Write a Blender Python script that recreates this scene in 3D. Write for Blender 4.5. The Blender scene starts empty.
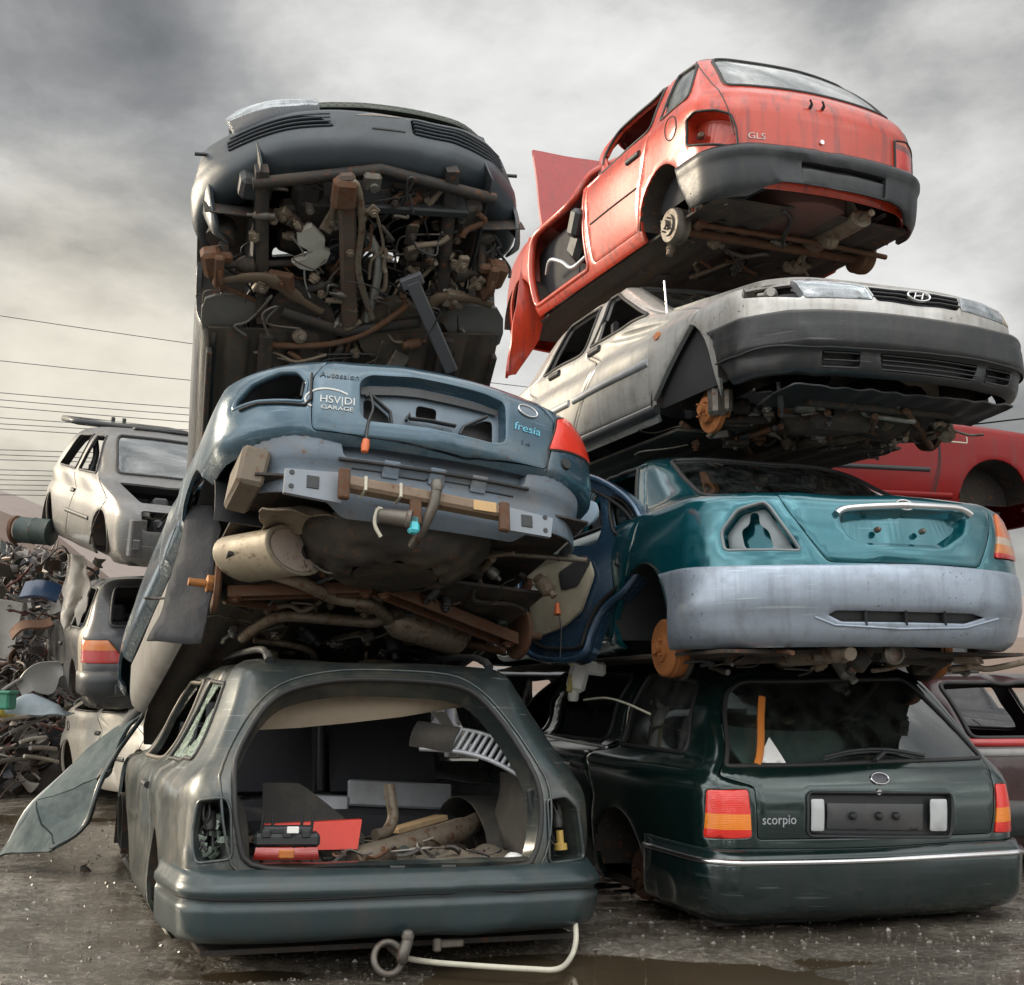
import bpy, bmesh, math, random
import numpy as np
from mathutils import Vector, Matrix
from mathutils.geometry import delaunay_2d_cdt
from mathutils import noise as mnoise
random.seed(7)
rng = np.random.default_rng(7)
PI = math.pi
sc = bpy.context.scene
COL = sc.collection
R = math.radians

# ------------------------------------------------------------------ camera
FPX, CAM_H, PITCH = 1200.0, 1.05, math.atan((690 - 492.5) / 1200.0)
CP, SP = math.cos(PITCH), math.sin(PITCH)
CAM_POS = np.array([0.0, 0.0, CAM_H])
def project(P):
    P = np.asarray(P, float) - CAM_POS
    d = P[..., 1] * CP + P[..., 2] * SP
    w = -P[..., 1] * SP + P[..., 2] * CP
    return np.stack([512 + FPX * P[..., 0] / d, 492.5 - FPX * w / d], -1), d
def ray(px, py):
    a, b = (px - 512) / FPX, (492.5 - py) / FPX
    return np.array([a, CP - b * SP, SP + b * CP])
def ground_at(px, py, z=0.0):
    r = ray(px, py); return CAM_POS + r * ((z - CAM_H) / r[2])
def depth_at(px, py, Y):
    r = ray(px, py); return CAM_POS + r * (Y / r[1])

# ------------------------------------------------------------------ nodes
def newmat(name):
    m = bpy.data.materials.new(name); m.use_nodes = True
    nt = m.node_tree; nt.nodes.clear()
    return m, nt
class N:
    def __init__(s, nt): s.nt = nt
    def __call__(s, typ, ins=None, **kw):
        n = s.nt.nodes.new(typ)
        for k, v in kw.items(): setattr(n, k, v)
        for k, v in (ins or {}).items():
            if isinstance(v, bpy.types.NodeSocket): s.nt.links.new(v, n.inputs[k])
            else: n.inputs[k].default_value = v
        return n
def c4(c): return (c[0], c[1], c[2], 1.0)
def ramp(n, fac, stops):
    r = n('ShaderNodeValToRGB', {'Fac': fac})
    e = r.color_ramp.elements
    while len(e) > 1: e.remove(e[-1])
    e[0].position = stops[0][0]; e[0].color = c4(stops[0][1]) if not np.isscalar(stops[0][1]) else c4((stops[0][1],) * 3)
    for p, c in stops[1:]:
        x = e.new(p); x.color = c4(c) if not np.isscalar(c) else c4((c,) * 3)
    return r.outputs['Color']
def mixc(n, fac, a, b, mode='MIX'):
    m = n('ShaderNodeMix', data_type='RGBA', blend_type=mode)
    for k, v in (('Factor', fac), ('A', a), ('B', b)):
        idx = {'Factor': 0, 'A': 6, 'B': 7}[k]
        if isinstance(v, bpy.types.NodeSocket): n.nt.links.new(v, m.inputs[idx])
        else: m.inputs[idx].default_value = v if k == 'Factor' else (c4(v) if len(v) == 3 else v)
    return m.outputs[2]
def math_(n, op, a, b=0.5, clamp=False):
    m = n('ShaderNodeMath', operation=op, use_clamp=clamp)
    for i, v in ((0, a), (1, b)):
        if isinstance(v, bpy.types.NodeSocket): n.nt.links.new(v, m.inputs[i])
        else: m.inputs[i].default_value = v
    return m.outputs[0]
MATS = {}
def surf_mat(name, base, rough=.5, metal=0., coat=0., dirt=.3, dirtcol=(.11, .095, .075), dscale=4., streak=0., streakcol=(.05, .042, .035),
             var=.15, bump=.15, bscale=60., rust=0., rustcol=(.17, .065, .025), spec=.5, dust_up=0., seed=0., scuff=0.):
    """weathered surface: base colour varied by noise, dirt patches, rain streaks, rust blooms, settled dust"""
    if name in MATS: return MATS[name]
    m, nt = newmat(name); n = N(nt)
    tc = n('ShaderNodeTexCoord'); geo = n('ShaderNodeNewGeometry')
    mp = n('ShaderNodeMapping', {'Vector': tc.outputs['Object'], 'Location': (seed, seed * .7, seed * .3)})
    P = mp.outputs[0]
    n1 = n('ShaderNodeTexNoise', {'Vector': P, 'Scale': dscale, 'Detail': 9., 'Roughness': .68})
    n2 = n('ShaderNodeTexNoise', {'Vector': P, 'Scale': dscale * 6.3, 'Detail': 6., 'Roughness': .7})
    n3 = n('ShaderNodeTexNoise', {'Vector': P, 'Scale': bscale, 'Detail': 4., 'Roughness': .6})
    col = mixc(n, math_(n, 'MULTIPLY', n2.outputs[0], var * 2, True), base, tuple(x * .45 for x in base))
    if streak:
        ms = n('ShaderNodeMapping', {'Vector': P, 'Scale': (14., 14., .55)})
        ns = n('ShaderNodeTexNoise', {'Vector': ms.outputs[0], 'Scale': 1.6, 'Detail': 6., 'Roughness': .62})
        f = ramp(n, ns.outputs[0], [(.50, 0.), (.72, 1.)])
        col = mixc(n, math_(n, 'MULTIPLY', f, streak, True), col, streakcol)
    if scuff:
        mv = n('ShaderNodeMapping', {'Vector': P, 'Scale': (3., 3., 9.), 'Rotation': (.3, .5, .2)})
        sn = n('ShaderNodeTexNoise', {'Vector': mv.outputs[0], 'Scale': 7., 'Detail': 12., 'Roughness': .82, 'Distortion': 1.2})
        f = ramp(n, sn.outputs[0], [(.60, 0.), (.66, 1.)])
        col = mixc(n, math_(n, 'MULTIPLY', f, scuff, True), col, tuple(min(.55, x * 1.5 + .05) for x in base))
        ch = n('ShaderNodeTexNoise', {'Vector': P, 'Scale': 46., 'Detail': 3., 'Roughness': .6}); pt = n('ShaderNodeTexNoise', {'Vector': P, 'Scale': 1.9, 'Detail': 3.})
        f = math_(n, 'MULTIPLY', ramp(n, ch.outputs[0], [(.64, 0.), (.68, 1.)]), ramp(n, pt.outputs[0], [(.48, 0.), (.58, 1.)]))
        col = mixc(n, math_(n, 'MULTIPLY', f, min(1., scuff * 1.6), True), col, (.05, .032, .022))
        mk = n('ShaderNodeMapping', {'Vector': P, 'Scale': (.7, .7, 22.), 'Rotation': (.1, .12, 0)}); sk = n('ShaderNodeTexNoise', {'Vector': mk.outputs[0], 'Scale': 5., 'Detail': 3., 'Roughness': .5})
        f = math_(n, 'MULTIPLY', ramp(n, sk.outputs[0], [(.655, 0.), (.67, 1.)]), ramp(n, pt.outputs[0], [(.42, 1.), (.5, 0.)]))
        col = mixc(n, math_(n, 'MULTIPLY', f, min(1., scuff * 1.3), True), col, tuple(min(.6, x * 1.2 + .09) for x in base))
    if rust:
        f = ramp(n, n2.outputs[0], [(.62 - .3 * rust, 0.), (.72 - .25 * rust, 1.)])
        rc = mixc(n, n3.outputs[0], rustcol, tuple(x * .35 for x in rustcol))
        col = mixc(n, f, col, rc)
    df = ramp(n, n1.outputs[0], [(.62 - .35 * dirt, 0.), (.85 - .2 * dirt, min(1., .25 + dirt))]) if dirt else None
    if dirt: col = mixc(n, df, col, dirtcol)
    if dust_up:
        sx = n('ShaderNodeSeparateXYZ', {'Vector': geo.outputs['Normal']})
        u = math_(n, 'MULTIPLY', ramp(n, sx.outputs[2], [(.35, 0.), (.95, 1.)]), dust_up)
        u = math_(n, 'MULTIPLY', u, n1.outputs[0], True)
        col = mixc(n, u, col, (.24, .21, .17))
    rg = math_(n, 'ADD', rough - .12, math_(n, 'MULTIPLY', n2.outputs[0], .24))
    if dirt: rg = math_(n, 'ADD', rg, math_(n, 'MULTIPLY', df, .35), True)
    b = n('ShaderNodeBsdfPrincipled', {'Base Color': col, 'Roughness': rg, 'Metallic': metal, 'Coat Weight': coat, 'Coat Roughness': .12, 'Specular IOR Level': spec})
    if bump:
        h = math_(n, 'ADD', math_(n, 'MULTIPLY', n3.outputs[0], .5), n2.outputs[0])
        bp = n('ShaderNodeBump', {'Height': h, 'Strength': bump, 'Distance': .006})
        nt.links.new(bp.outputs[0], b.inputs['Normal'])
    o = n('ShaderNodeOutputMaterial'); nt.links.new(b.outputs[0], o.inputs[0])
    MATS[name] = m; return m
def glass_mat(name, tint=(.5, .55, .55), dirt=.25, dirtcol=(.2, .2, .19), rough=.03, seed=0., crack=0.):
    if name in MATS: return MATS[name]
    m, nt = newmat(name); n = N(nt)
    tc = n('ShaderNodeTexCoord')
    mp = n('ShaderNodeMapping', {'Vector': tc.outputs['Object'], 'Location': (seed, seed, 0), 'Scale': (5., 5., 1.6)})
    n1 = n('ShaderNodeTexNoise', {'Vector': mp.outputs[0], 'Scale': 2.2, 'Detail': 8., 'Roughness': .7})
    fr = n('ShaderNodeFresnel', {'IOR': 1.5})
    frm = math_(n, 'ADD', math_(n, 'MULTIPLY', fr.outputs[0], 1.4), .11, True)
    t = n('ShaderNodeBsdfTransparent', {'Color': c4(tint)})
    g = n('ShaderNodeBsdfGlossy', {'Color': (.9, .93, .93, 1), 'Roughness': rough})
    mx = n('ShaderNodeMixShader', {0: frm, 1: t.outputs[0], 2: g.outputs[0]})
    d = n('ShaderNodeBsdfDiffuse', {'Color': c4(dirtcol)})
    f = ramp(n, n1.outputs[0], [(.42, .04), (.75, 1.)])
    f = math_(n, 'MULTIPLY', f, dirt * 1.6, True)
    if crack:
        v = n('ShaderNodeTexVoronoi', {'Vector': tc.outputs['Object'], 'Scale': 34.}, feature='DISTANCE_TO_EDGE')
        fc = ramp(n, v.outputs['Distance'], [(.0, crack), (.12, crack * .25), (.3, crack * .12)])
        f = math_(n, 'ADD', f, fc, True)
    mx2 = n('ShaderNodeMixShader', {0: f, 1: mx.outputs[0], 2: d.outputs[0]})
    o = n('ShaderNodeOutputMaterial'); nt.links.new(mx2.outputs[0], o.inputs[0])
    MATS[name] = m; return m
def lamp_mat(name, stops, rough=.12):
    """moulded lamp lens: colour bands stacked in z of the object's own space, fine fluting"""
    if name in MATS: return MATS[name]
    m, nt = newmat(name); n = N(nt)
    tc = n('ShaderNodeTexCoord'); s = n('ShaderNodeSeparateXYZ', {'Vector': tc.outputs['Object']})
    r = n('ShaderNodeValToRGB', {'Fac': s.outputs[2]}); e = r.color_ramp.elements; r.color_ramp.interpolation = 'CONSTANT'
    while len(e) > 1: e.remove(e[-1])
    e[0].position = 0; e[0].color = c4(stops[0][1])
    for p, c in stops[1:]: x = e.new(p); x.color = c4(c)
    ns = n('ShaderNodeTexNoise', {'Vector': tc.outputs['Object'], 'Scale': 9., 'Detail': 6.})
    col = mixc(n, math_(n, 'MULTIPLY', ns.outputs[0], .22), r.outputs[0], (.16, .03, .02))
    w = n('ShaderNodeTexWave', {'Vector': tc.outputs['Object'], 'Scale': 42., 'Distortion': .0}, bands_direction='Z')
    bp = n('ShaderNodeBump', {'Height': w.outputs[0], 'Strength': .25, 'Distance': .003})
    b = n('ShaderNodeBsdfPrincipled', {'Base Color': col, 'Roughness': rough, 'Coat Weight': .6, 'Coat Roughness': .08, 'Normal': bp.outputs[0],
                                       'Subsurface Weight': .25, 'Subsurface Radius': (.03, .01, .01), 'Subsurface Scale': .3})
    o = n('ShaderNodeOutputMaterial'); nt.links.new(b.outputs[0], o.inputs[0])
    MATS[name] = m; return m

# ------------------------------------------------------------------ 2D outline tools
def rnd(poly, r=.03, n=4):
    """round the corners of a closed 2D polygon; r may be a list, one per corner"""
    P = [np.array(p, float) for p in poly]; out = []
    rs = r if isinstance(r, (list, tuple)) else [r] * len(P)
    for i, p in enumerate(P):
        a, b = P[i - 1] - p, P[(i + 1) % len(P)] - p
        la, lb = np.linalg.norm(a), np.linalg.norm(b)
        q = min(rs[i], la * .48, lb * .48)
        if q < 1e-4: out.append(p); continue
        p0, p1 = p + a / la * q, p + b / lb * q
        for k in range(n + 1):
            t = k / n; out.append((1 - t) ** 2 * p0 + 2 * t * (1 - t) * p + t * t * p1)
    return [tuple(x) for x in out]
def spl(pts, n=5, closed=True):
    """Catmull-Rom through points of any dimension"""
    P = [np.array(p, float) for p in pts]; m = len(P); out = []
    for i in range(m if closed else m - 1):
        if closed: p0, p1, p2, p3 = P[i - 1], P[i], P[(i + 1) % m], P[(i + 2) % m]
        else: p0, p1, p2, p3 = P[max(i - 1, 0)], P[i], P[i + 1], P[min(i + 2, m - 1)]
        for k in range(n):
            t = k / n
            out.append(.5 * ((2 * p1) + (p2 - p0) * t + (2 * p0 - 5 * p1 + 4 * p2 - p3) * t * t + (3 * p1 - p0 - 3 * p2 + p3) * t ** 3))
    if not closed: out.append(P[-1])
    return [tuple(x) for x in out]
def area2(P):
    P = np.asarray(P); return .5 * np.sum(P[:, 0] * np.roll(P[:, 1], -1) - np.roll(P[:, 0], -1) * P[:, 1])
def inset(poly, d):
    """offset a closed polygon inwards by d (negative d: outwards)"""
    P = np.asarray(poly, float); s = 1 if area2(P) > 0 else -1
    a = P - np.roll(P, 1, 0); b = np.roll(P, -1, 0) - P
    a /= np.maximum(np.linalg.norm(a, axis=1, keepdims=True), 1e-9); b /= np.maximum(np.linalg.norm(b, axis=1, keepdims=True), 1e-9)
    na = np.stack([-a[:, 1], a[:, 0]], 1) * s; nb = np.stack([-b[:, 1], b[:, 0]], 1) * s
    nn = na + nb; l = np.linalg.norm(nn, axis=1, keepdims=True); nn /= np.maximum(l, 1e-6)
    k = np.clip(1 / np.maximum((nn * na).sum(1, keepdims=True), .35), 1, 2.2)
    return [tuple(x) for x in P + nn * d * k]
def resample(poly, res):
    out = []
    for i, p in enumerate(poly):
        q = poly[(i + 1) % len(poly)]; L = math.hypot(q[0] - p[0], q[1] - p[1])
        if L < 1e-6: continue
        k = max(1, int(math.ceil(L / res)))
        for j in range(k): out.append((p[0] + (q[0] - p[0]) * j / k, p[1] + (q[1] - p[1]) * j / k))
    return out
def inside(P, poly):
    poly = np.asarray(poly); x, y = P[:, 0], P[:, 1]; c = np.zeros(len(P), bool)
    for i in range(len(poly)):
        x1, y1 = poly[i - 1]; x2, y2 = poly[i]
        if y1 == y2: continue
        k = ((y1 > y) != (y2 > y)) & (x < (x2 - x1) * (y - y1) / (y2 - y1) + x1)
        c ^= k
    return c
def seg_dist(P, poly):
    poly = np.asarray(poly); d = np.full(len(P), 1e9)
    for i in range(len(poly)):
        a, b = poly[i - 1], poly[i]; ab = b - a; L = ab @ ab
        t = np.clip(((P - a) @ ab) / max(L, 1e-12), 0, 1)
        d = np.minimum(d, np.linalg.norm(P - a - t[:, None] * ab, axis=1))
    return d

# ------------------------------------------------------------------ mesh builder
class MB:
    """collects shapes; build() links them as ONE mesh object"""
    def __init__(s): s.v = []; s.f = []; s.sharp = []; s.nsm = []
    def add(s, vs, fs, smooth=True, sharp=()):
        o = len(s.v); s.v += [tuple(map(float, p)) for p in vs]
        s.f += [tuple(i + o for i in f) for f in fs]; s.nsm += [smooth] * len(fs)
        s.sharp += [(a + o, b + o) for a, b in sharp]; return s
    def box(s, c, size, rot=None, bev=.006):
        """bevelled box"""
        h = np.array(size) / 2; b = min(bev, min(h) * .6); vs = []; key = {}
        for sx in (-1, 1):
            for sy in (-1, 1):
                for sz in (-1, 1):
                    for k in range(3):
                        p = h - b; p = p.copy(); p[k] = h[k]; key[(sx, sy, sz, k)] = len(vs); vs.append(p * np.array([sx, sy, sz]))
        fs = []
        S = (-1, 1)
        for k in range(3):
            a, b_ = [(1, 2), (2, 0), (0, 1)][k]
            for sg in S:
                idx = []
                for (i, j) in ((-1, -1), (1, -1), (1, 1), (-1, 1)):
                    t = [0, 0, 0]; t[k] = sg; t[a] = i; t[b_] = j; idx.append(key[(*t, k)])
                fs.append(tuple(idx if sg > 0 else idx[::-1]))
        for k in range(3):
            a, b_ = (k + 1) % 3, (k + 2) % 3
            for i in S:
                for j in S:
                    t = [0, 0, 0]; t[a] = i; t[b_] = j; q = []
                    for e in S:
                        t[k] = e; q.append((key[(*t, a)], key[(*t, b_)]))
                    f = (q[0][0], q[1][0], q[1][1], q[0][1]); fs.append(f if i * j > 0 else f[::-1])
        for sx in S:
            for sy in S:
                for sz in S:
                    f = tuple(key[(sx, sy, sz, k)] for k in range(3)); fs.append(f if sx * sy * sz > 0 else f[::-1])
        V = np.array(vs)
        if rot is not None: V = V @ np.array(Matrix(rot).to_3x3() if not isinstance(rot, np.ndarray) else rot).T
        return s.add(V + np.array(c), fs, False)
    def tube(s, pts, r, n=8, closed=False, caps=True, sq=1., up=None):
        """round (or oval, sq) bar along a path; r may be a list"""
        P = np.array(pts, float); m = len(P)
        rr = np.full(m, r) if np.isscalar(r) else np.array(r)
        T = (np.roll(P, -1, 0) - np.roll(P, 1, 0)) if closed else np.gradient(P, axis=0)
        T /= np.maximum(np.linalg.norm(T, axis=1, keepdims=True), 1e-9)
        u = np.array(up if up is not None else ((0, 0, 1) if abs(T[0][2]) < .9 else (1, 0, 0)), float)
        vs = []
        for i in range(m):
            if up is not None and np.ndim(up) == 2: u = np.array(up[i])
            u = u - T[i] * (u @ T[i]); l = np.linalg.norm(u)
            if l < 1e-6: u = np.cross(T[i], (1, .3, .2)); l = np.linalg.norm(u)
            u = u / l; w = np.cross(T[i], u)
            for k in range(n):
                a = 2 * PI * (k + .5) / n; vs.append(P[i] + rr[i] * (math.cos(a) * w + math.sin(a) * u * sq))
        fs = []
        for i in range(m if closed else m - 1):
            j = (i + 1) % m
            for k in range(n):
                l = (k + 1) % n; fs.append((i * n + k, i * n + l, j * n + l, j * n + k))
        sh = []
        if caps and not closed:
            fs.append(tuple(range(n))[::-1]); fs.append(tuple((m - 1) * n + k for k in range(n)))
            for k in range(n): sh += [(k, (k + 1) % n), ((m - 1) * n + k, (m - 1) * n + (k + 1) % n)]
        return s.add(vs, fs, True, sh)
    def lathe(s, c, axis, prof, n=24, sharp=True):
        """surface of revolution: prof = [(r, h)...] along axis from c"""
        ax = np.array(axis, float); ax /= np.linalg.norm(ax)
        u = np.cross(ax, (0, 0, 1) if abs(ax[2]) < .9 else (1, 0, 0)); u /= np.linalg.norm(u); w = np.cross(ax, u)
        vs, fs, sh = [], [], []
        for r, h in prof:
            for k in range(n):
                a = 2 * PI * k / n; vs.append(np.array(c) + ax * h + r * (math.cos(a) * u + math.sin(a) * w))
        for i in range(len(prof) - 1):
            for k in range(n):
                l = (k + 1) % n; fs.append((i * n + k, i * n + l, (i + 1) * n + l, (i + 1) * n + k))
        if sharp:
            for i in range(1, len(prof) - 1):
                a = np.array(prof[i]) - np.array(prof[i - 1]); b = np.array(prof[i + 1]) - np.array(prof[i])
                la, lb = np.linalg.norm(a), np.linalg.norm(b)
                if la > 1e-9 and lb > 1e-9 and (a @ b) / la / lb < .75: sh += [(i * n + k, i * n + (k + 1) % n) for k in range(n)]
        return s.add(vs, fs, True, sh)
    def grid(s, F, nu, nv, thick=0., flip=False):
        """F(u,v in 0..1) -> point; optional thickness along the normal"""
        G = np.array([[F(i / nu, j / nv) for j in range(nv + 1)] for i in range(nu + 1)])
        idx = lambda i, j: i * (nv + 1) + j
        fs = [(idx(i, j), idx(i + 1, j), idx(i + 1, j + 1), idx(i, j + 1)) for i in range(nu) for j in range(nv)]
        if flip: fs = [f[::-1] for f in fs]
        V = G.reshape(-1, 3)
        if not thick: return s.add(V, fs)
        du = np.gradient(G, axis=0); dv = np.gradient(G, axis=1); nr = np.cross(du, dv)
        nr /= np.maximum(np.linalg.norm(nr, axis=2, keepdims=True), 1e-9)
        if flip: nr = -nr
        B = (G - nr * thick).reshape(-1, 3); k = len(V)
        fs2 = fs + [tuple(i + k for i in f[::-1]) for f in fs]
        per = [idx(i, 0) for i in range(nu + 1)] + [idx(nu, j) for j in range(1, nv + 1)] + [idx(i, nv) for i in range(nu - 1, -1, -1)] + [idx(0, j) for j in range(nv - 1, 0, -1)]
        sh = []
        for a, b in zip(per, per[1:] + per[:1]):
            fs2.append((b, a, a + k, b + k) if not flip else (a, b, b + k, a + k)); sh += [(a, b), (a + k, b + k)]
        return s.add(np.vstack([V, B]), fs2, True, sh)
    def prism(s, poly, F, t, res=None):
        """flat plate from a 2D polygon; F maps (a,b,h) to a point, thickness t in h"""
        P = resample(poly, res) if res else list(poly)
        if area2(P) < 0: P = P[::-1]
        n = len(P); vs = [F(a, b, 0) for a, b in P] + [F(a, b, t) for a, b in P]
        fs = [tuple(range(n))[::-1], tuple(range(n, 2 * n))] + [(i, (i + 1) % n, (i + 1) % n + n, i + n) for i in range(n)]
        return s.add(vs, fs, False)
    def xf(s, M, start=0):
        A = np.array(Matrix(M)); V = np.array(s.v[start:]) @ A[:3, :3].T + A[:3, 3]; s.v[start:] = [tuple(p) for p in V]; return s
    def jitter(s, amt, scale=3., start=0):
        for i in range(start, len(s.v)):
            q = mnoise.noise_vector(Vector(s.v[i]) * scale); s.v[i] = tuple(np.array(s.v[i]) + np.array(q) * amt)
        return s
    def build(s, name, mat, parent=None, label=None, cat=None, group=None, kind=None, loc=None):
        me = bpy.data.meshes.new(name); me.from_pydata(s.v, [], s.f)
        me.polygons.foreach_set('use_smooth', s.nsm)
        if s.sharp:
            at = me.attributes.new('sharp_edge', 'BOOLEAN', 'EDGE')
            want = {(min(a, b), max(a, b)) for a, b in s.sharp}
            for e in me.edges:
                a, b = e.vertices
                if (min(a, b), max(a, b)) in want: at.data[e.index].value = True
        me.materials.append(mat); me.update()
        o = bpy.data.objects.new(name, me); COL.objects.link(o)
        if parent is not None: o.parent = parent
        if loc is not None: o.location = loc
        tag(o, label, cat, group, kind); return o
def tag(o, label=None, cat=None, group=None, kind=None):
    if label: o['label'] = label
    if cat: o['category'] = cat
    if group: o['group'] = group
    if kind: o['kind'] = kind
    return o

# ------------------------------------------------------------------ surfaces
def pchip(xs, ys):
    xs, ys = np.array(xs, float), np.array(ys, float); h = np.diff(xs); d = np.diff(ys) / h
    m = np.zeros(len(xs)); m[0], m[-1] = d[0], d[-1]
    for i in range(1, len(xs) - 1):
        if d[i - 1] * d[i] > 0:
            w1, w2 = 2 * h[i] + h[i - 1], h[i] + 2 * h[i - 1]; m[i] = (w1 + w2) / (w1 / d[i - 1] + w2 / d[i])
    def f(x):
        x = np.clip(x, xs[0], xs[-1]); i = np.clip(np.searchsorted(xs, x) - 1, 0, len(h) - 1)
        t = (x - xs[i]) / h[i]
        return ((1 + 2 * t) * (1 - t) ** 2 * ys[i] + t * (1 - t) ** 2 * h[i] * m[i] + t * t * (3 - 2 * t) * ys[i + 1] + t * t * (t - 1) * h[i] * m[i + 1])
    return f
class Wrap:
    """closed car skin. u runs round the plan (0 = middle of the near end, + to its right), v climbs the section.
    rows: (v, z, half width, near-end inset, far-end inset, bow of the near end)"""
    def __init__(s, A, L, rc, rows, taper=(.06, .9, .10, 1.2), wob=.0022, seed=1, rcf=None, feat=None, crown=None, drop=None, dents=8):
        rd = np.random.default_rng(seed + 500); s.D = []
        for _ in range(dents):
            s.D.append((rd.uniform(-1, 1) * (A + 1.6), rd.uniform(rows[0][0] + .05, rows[0][0] + .75 * (rows[-1][0] - rows[0][0])), rd.uniform(.07, .24), rd.uniform(.5, 1.8), rd.uniform(.004, .014), rd.uniform(0, 3.1)))
        s.DR = pchip(*zip(*drop)) if drop else None
        s.CR = pchip(*zip(*crown)) if crown else None
        s.A, s.L, s.rc = A, L, rc; s.rows = rows; c = list(zip(*rows))
        s.Z, s.HW, s.E, s.FE, s.B = (pchip(c[0], c[k]) for k in (1, 2, 3, 4, 5))
        s.s1 = A - rc; s.s2 = rc * PI / 2; s.mid = L - 2 * rc
        s.U = 2 * s.s1 + 2 * s.s2 + s.mid; s.tp = taper; s.wob = wob; s.v0, s.v1 = c[0][0], c[0][-1]; s.feat = feat
        r = np.random.default_rng(seed); s.w = [(r.uniform(1.5, 7), r.uniform(1.5, 7), r.uniform(0, 6.3), r.uniform(0, 6.3)) for _ in range(7)]
    def plan(s, u):
        a = np.abs(u); sg = np.sign(u); sg = np.where(sg == 0, 1, sg)
        x = np.where(a <= s.s1, a, s.A); y = np.zeros_like(a)
        k = (a > s.s1) & (a <= s.s1 + s.s2); th = (a - s.s1) / s.rc
        x = np.where(k, s.s1 + s.rc * np.sin(th), x); y = np.where(k, s.rc * (1 - np.cos(th)), y)
        b = a - s.s1 - s.s2
        y = np.where(b > 0, s.rc + b, y)
        c = b - s.mid; k = (c > 0) & (c <= s.s2); th = c / s.rc
        x = np.where(k, s.s1 + s.rc * np.cos(th), x); y = np.where(k, s.L - s.rc + s.rc * np.sin(th), y)
        d = c - s.s2; x = np.where(d > 0, s.s1 - d, x); y = np.where(d > 0, s.L, y)
        return x * sg, y
    def base(s, u, v):
        u = np.asarray(u, float); v = np.asarray(v, float); x0, y0 = s.plan(u)
        e, fe = s.E(v), s.FE(v); y = e + y0 * (s.L - e - fe) / s.L
        t = 1 - s.tp[0] * np.clip(1 - y0 / s.tp[1], 0, 1) ** 2 - s.tp[2] * np.clip(1 - (s.L - y0) / s.tp[3], 0, 1) ** 2
        q = (x0 / s.A) ** 2
        y = y + s.B(v) * q * np.clip(1 - y0 / .8, 0, 1) - s.B(v) * 1.2 * q * np.clip(1 - (s.L - y0) / .8, 0, 1)
        z = s.Z(v) + 0 * u
        if s.CR is not None: z = z + s.CR(v) * (1 - q)
        if s.DR is not None: z = z - s.DR(v) * np.clip((y0 - .05) / .4, 0, 1)
        return np.stack([x0 / s.A * s.HW(v) * t, y, z], -1)
    def normal(s, u, v, f=None):
        f = f or s.base; h = 2e-3
        n = np.cross(f(u + h, v) - f(u - h, v), f(u, v + h) - f(u, v - h))
        return n / np.maximum(np.linalg.norm(n, axis=-1, keepdims=True), 1e-9)
    def __call__(s, u, v, off=0.):
        u = np.asarray(u, float); v = np.asarray(v, float); p = s.base(u, v)
        w = sum(np.sin(a * u + c) * np.sin(b * v + d) for a, b, c, d in s.w) * s.wob
        for du, dv, rr_, asp, dep, an in s.D:
            a = ((u - du) * math.cos(an) + (v - dv) * math.sin(an)) / rr_; b = (-(u - du) * math.sin(an) + (v - dv) * math.cos(an)) / (rr_ * asp); q = np.sqrt(a * a + b * b + .02)
            w = w - dep * np.clip(1.15 - q, 0, 2) + dep * .35 * np.exp(-((q - 1.25) / .22) ** 2)
        if s.feat is not None: w = w + s.feat(s, u, v, p)
        return p + s.normal(u, v) * np.asarray(w + off)[..., None]
    def uy(s, y, v, side=-1):
        """u of the point on the side (-1 left, 1 right) lying y behind the near end"""
        e, fe = float(s.E(v)), float(s.FE(v)); y0 = (y - e) / (s.L - e - fe) * s.L
        return side * (s.s1 + s.s2 + y0 - s.rc)
    def side(s, pts, side=-1): return [(s.uy(y, v, side), v) for y, v in pts]
    def end(s, pts):
        """(x, v) on the near end -> (u, v)"""
        out = []
        for x, v in pts:
            us = np.linspace(0, s.s1 + s.s2, 60); xs = np.abs(s.base(us, np.full(60, v))[:, 0])
            out.append((math.copysign(np.interp(abs(x), xs, us), x), v))
        return out

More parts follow.
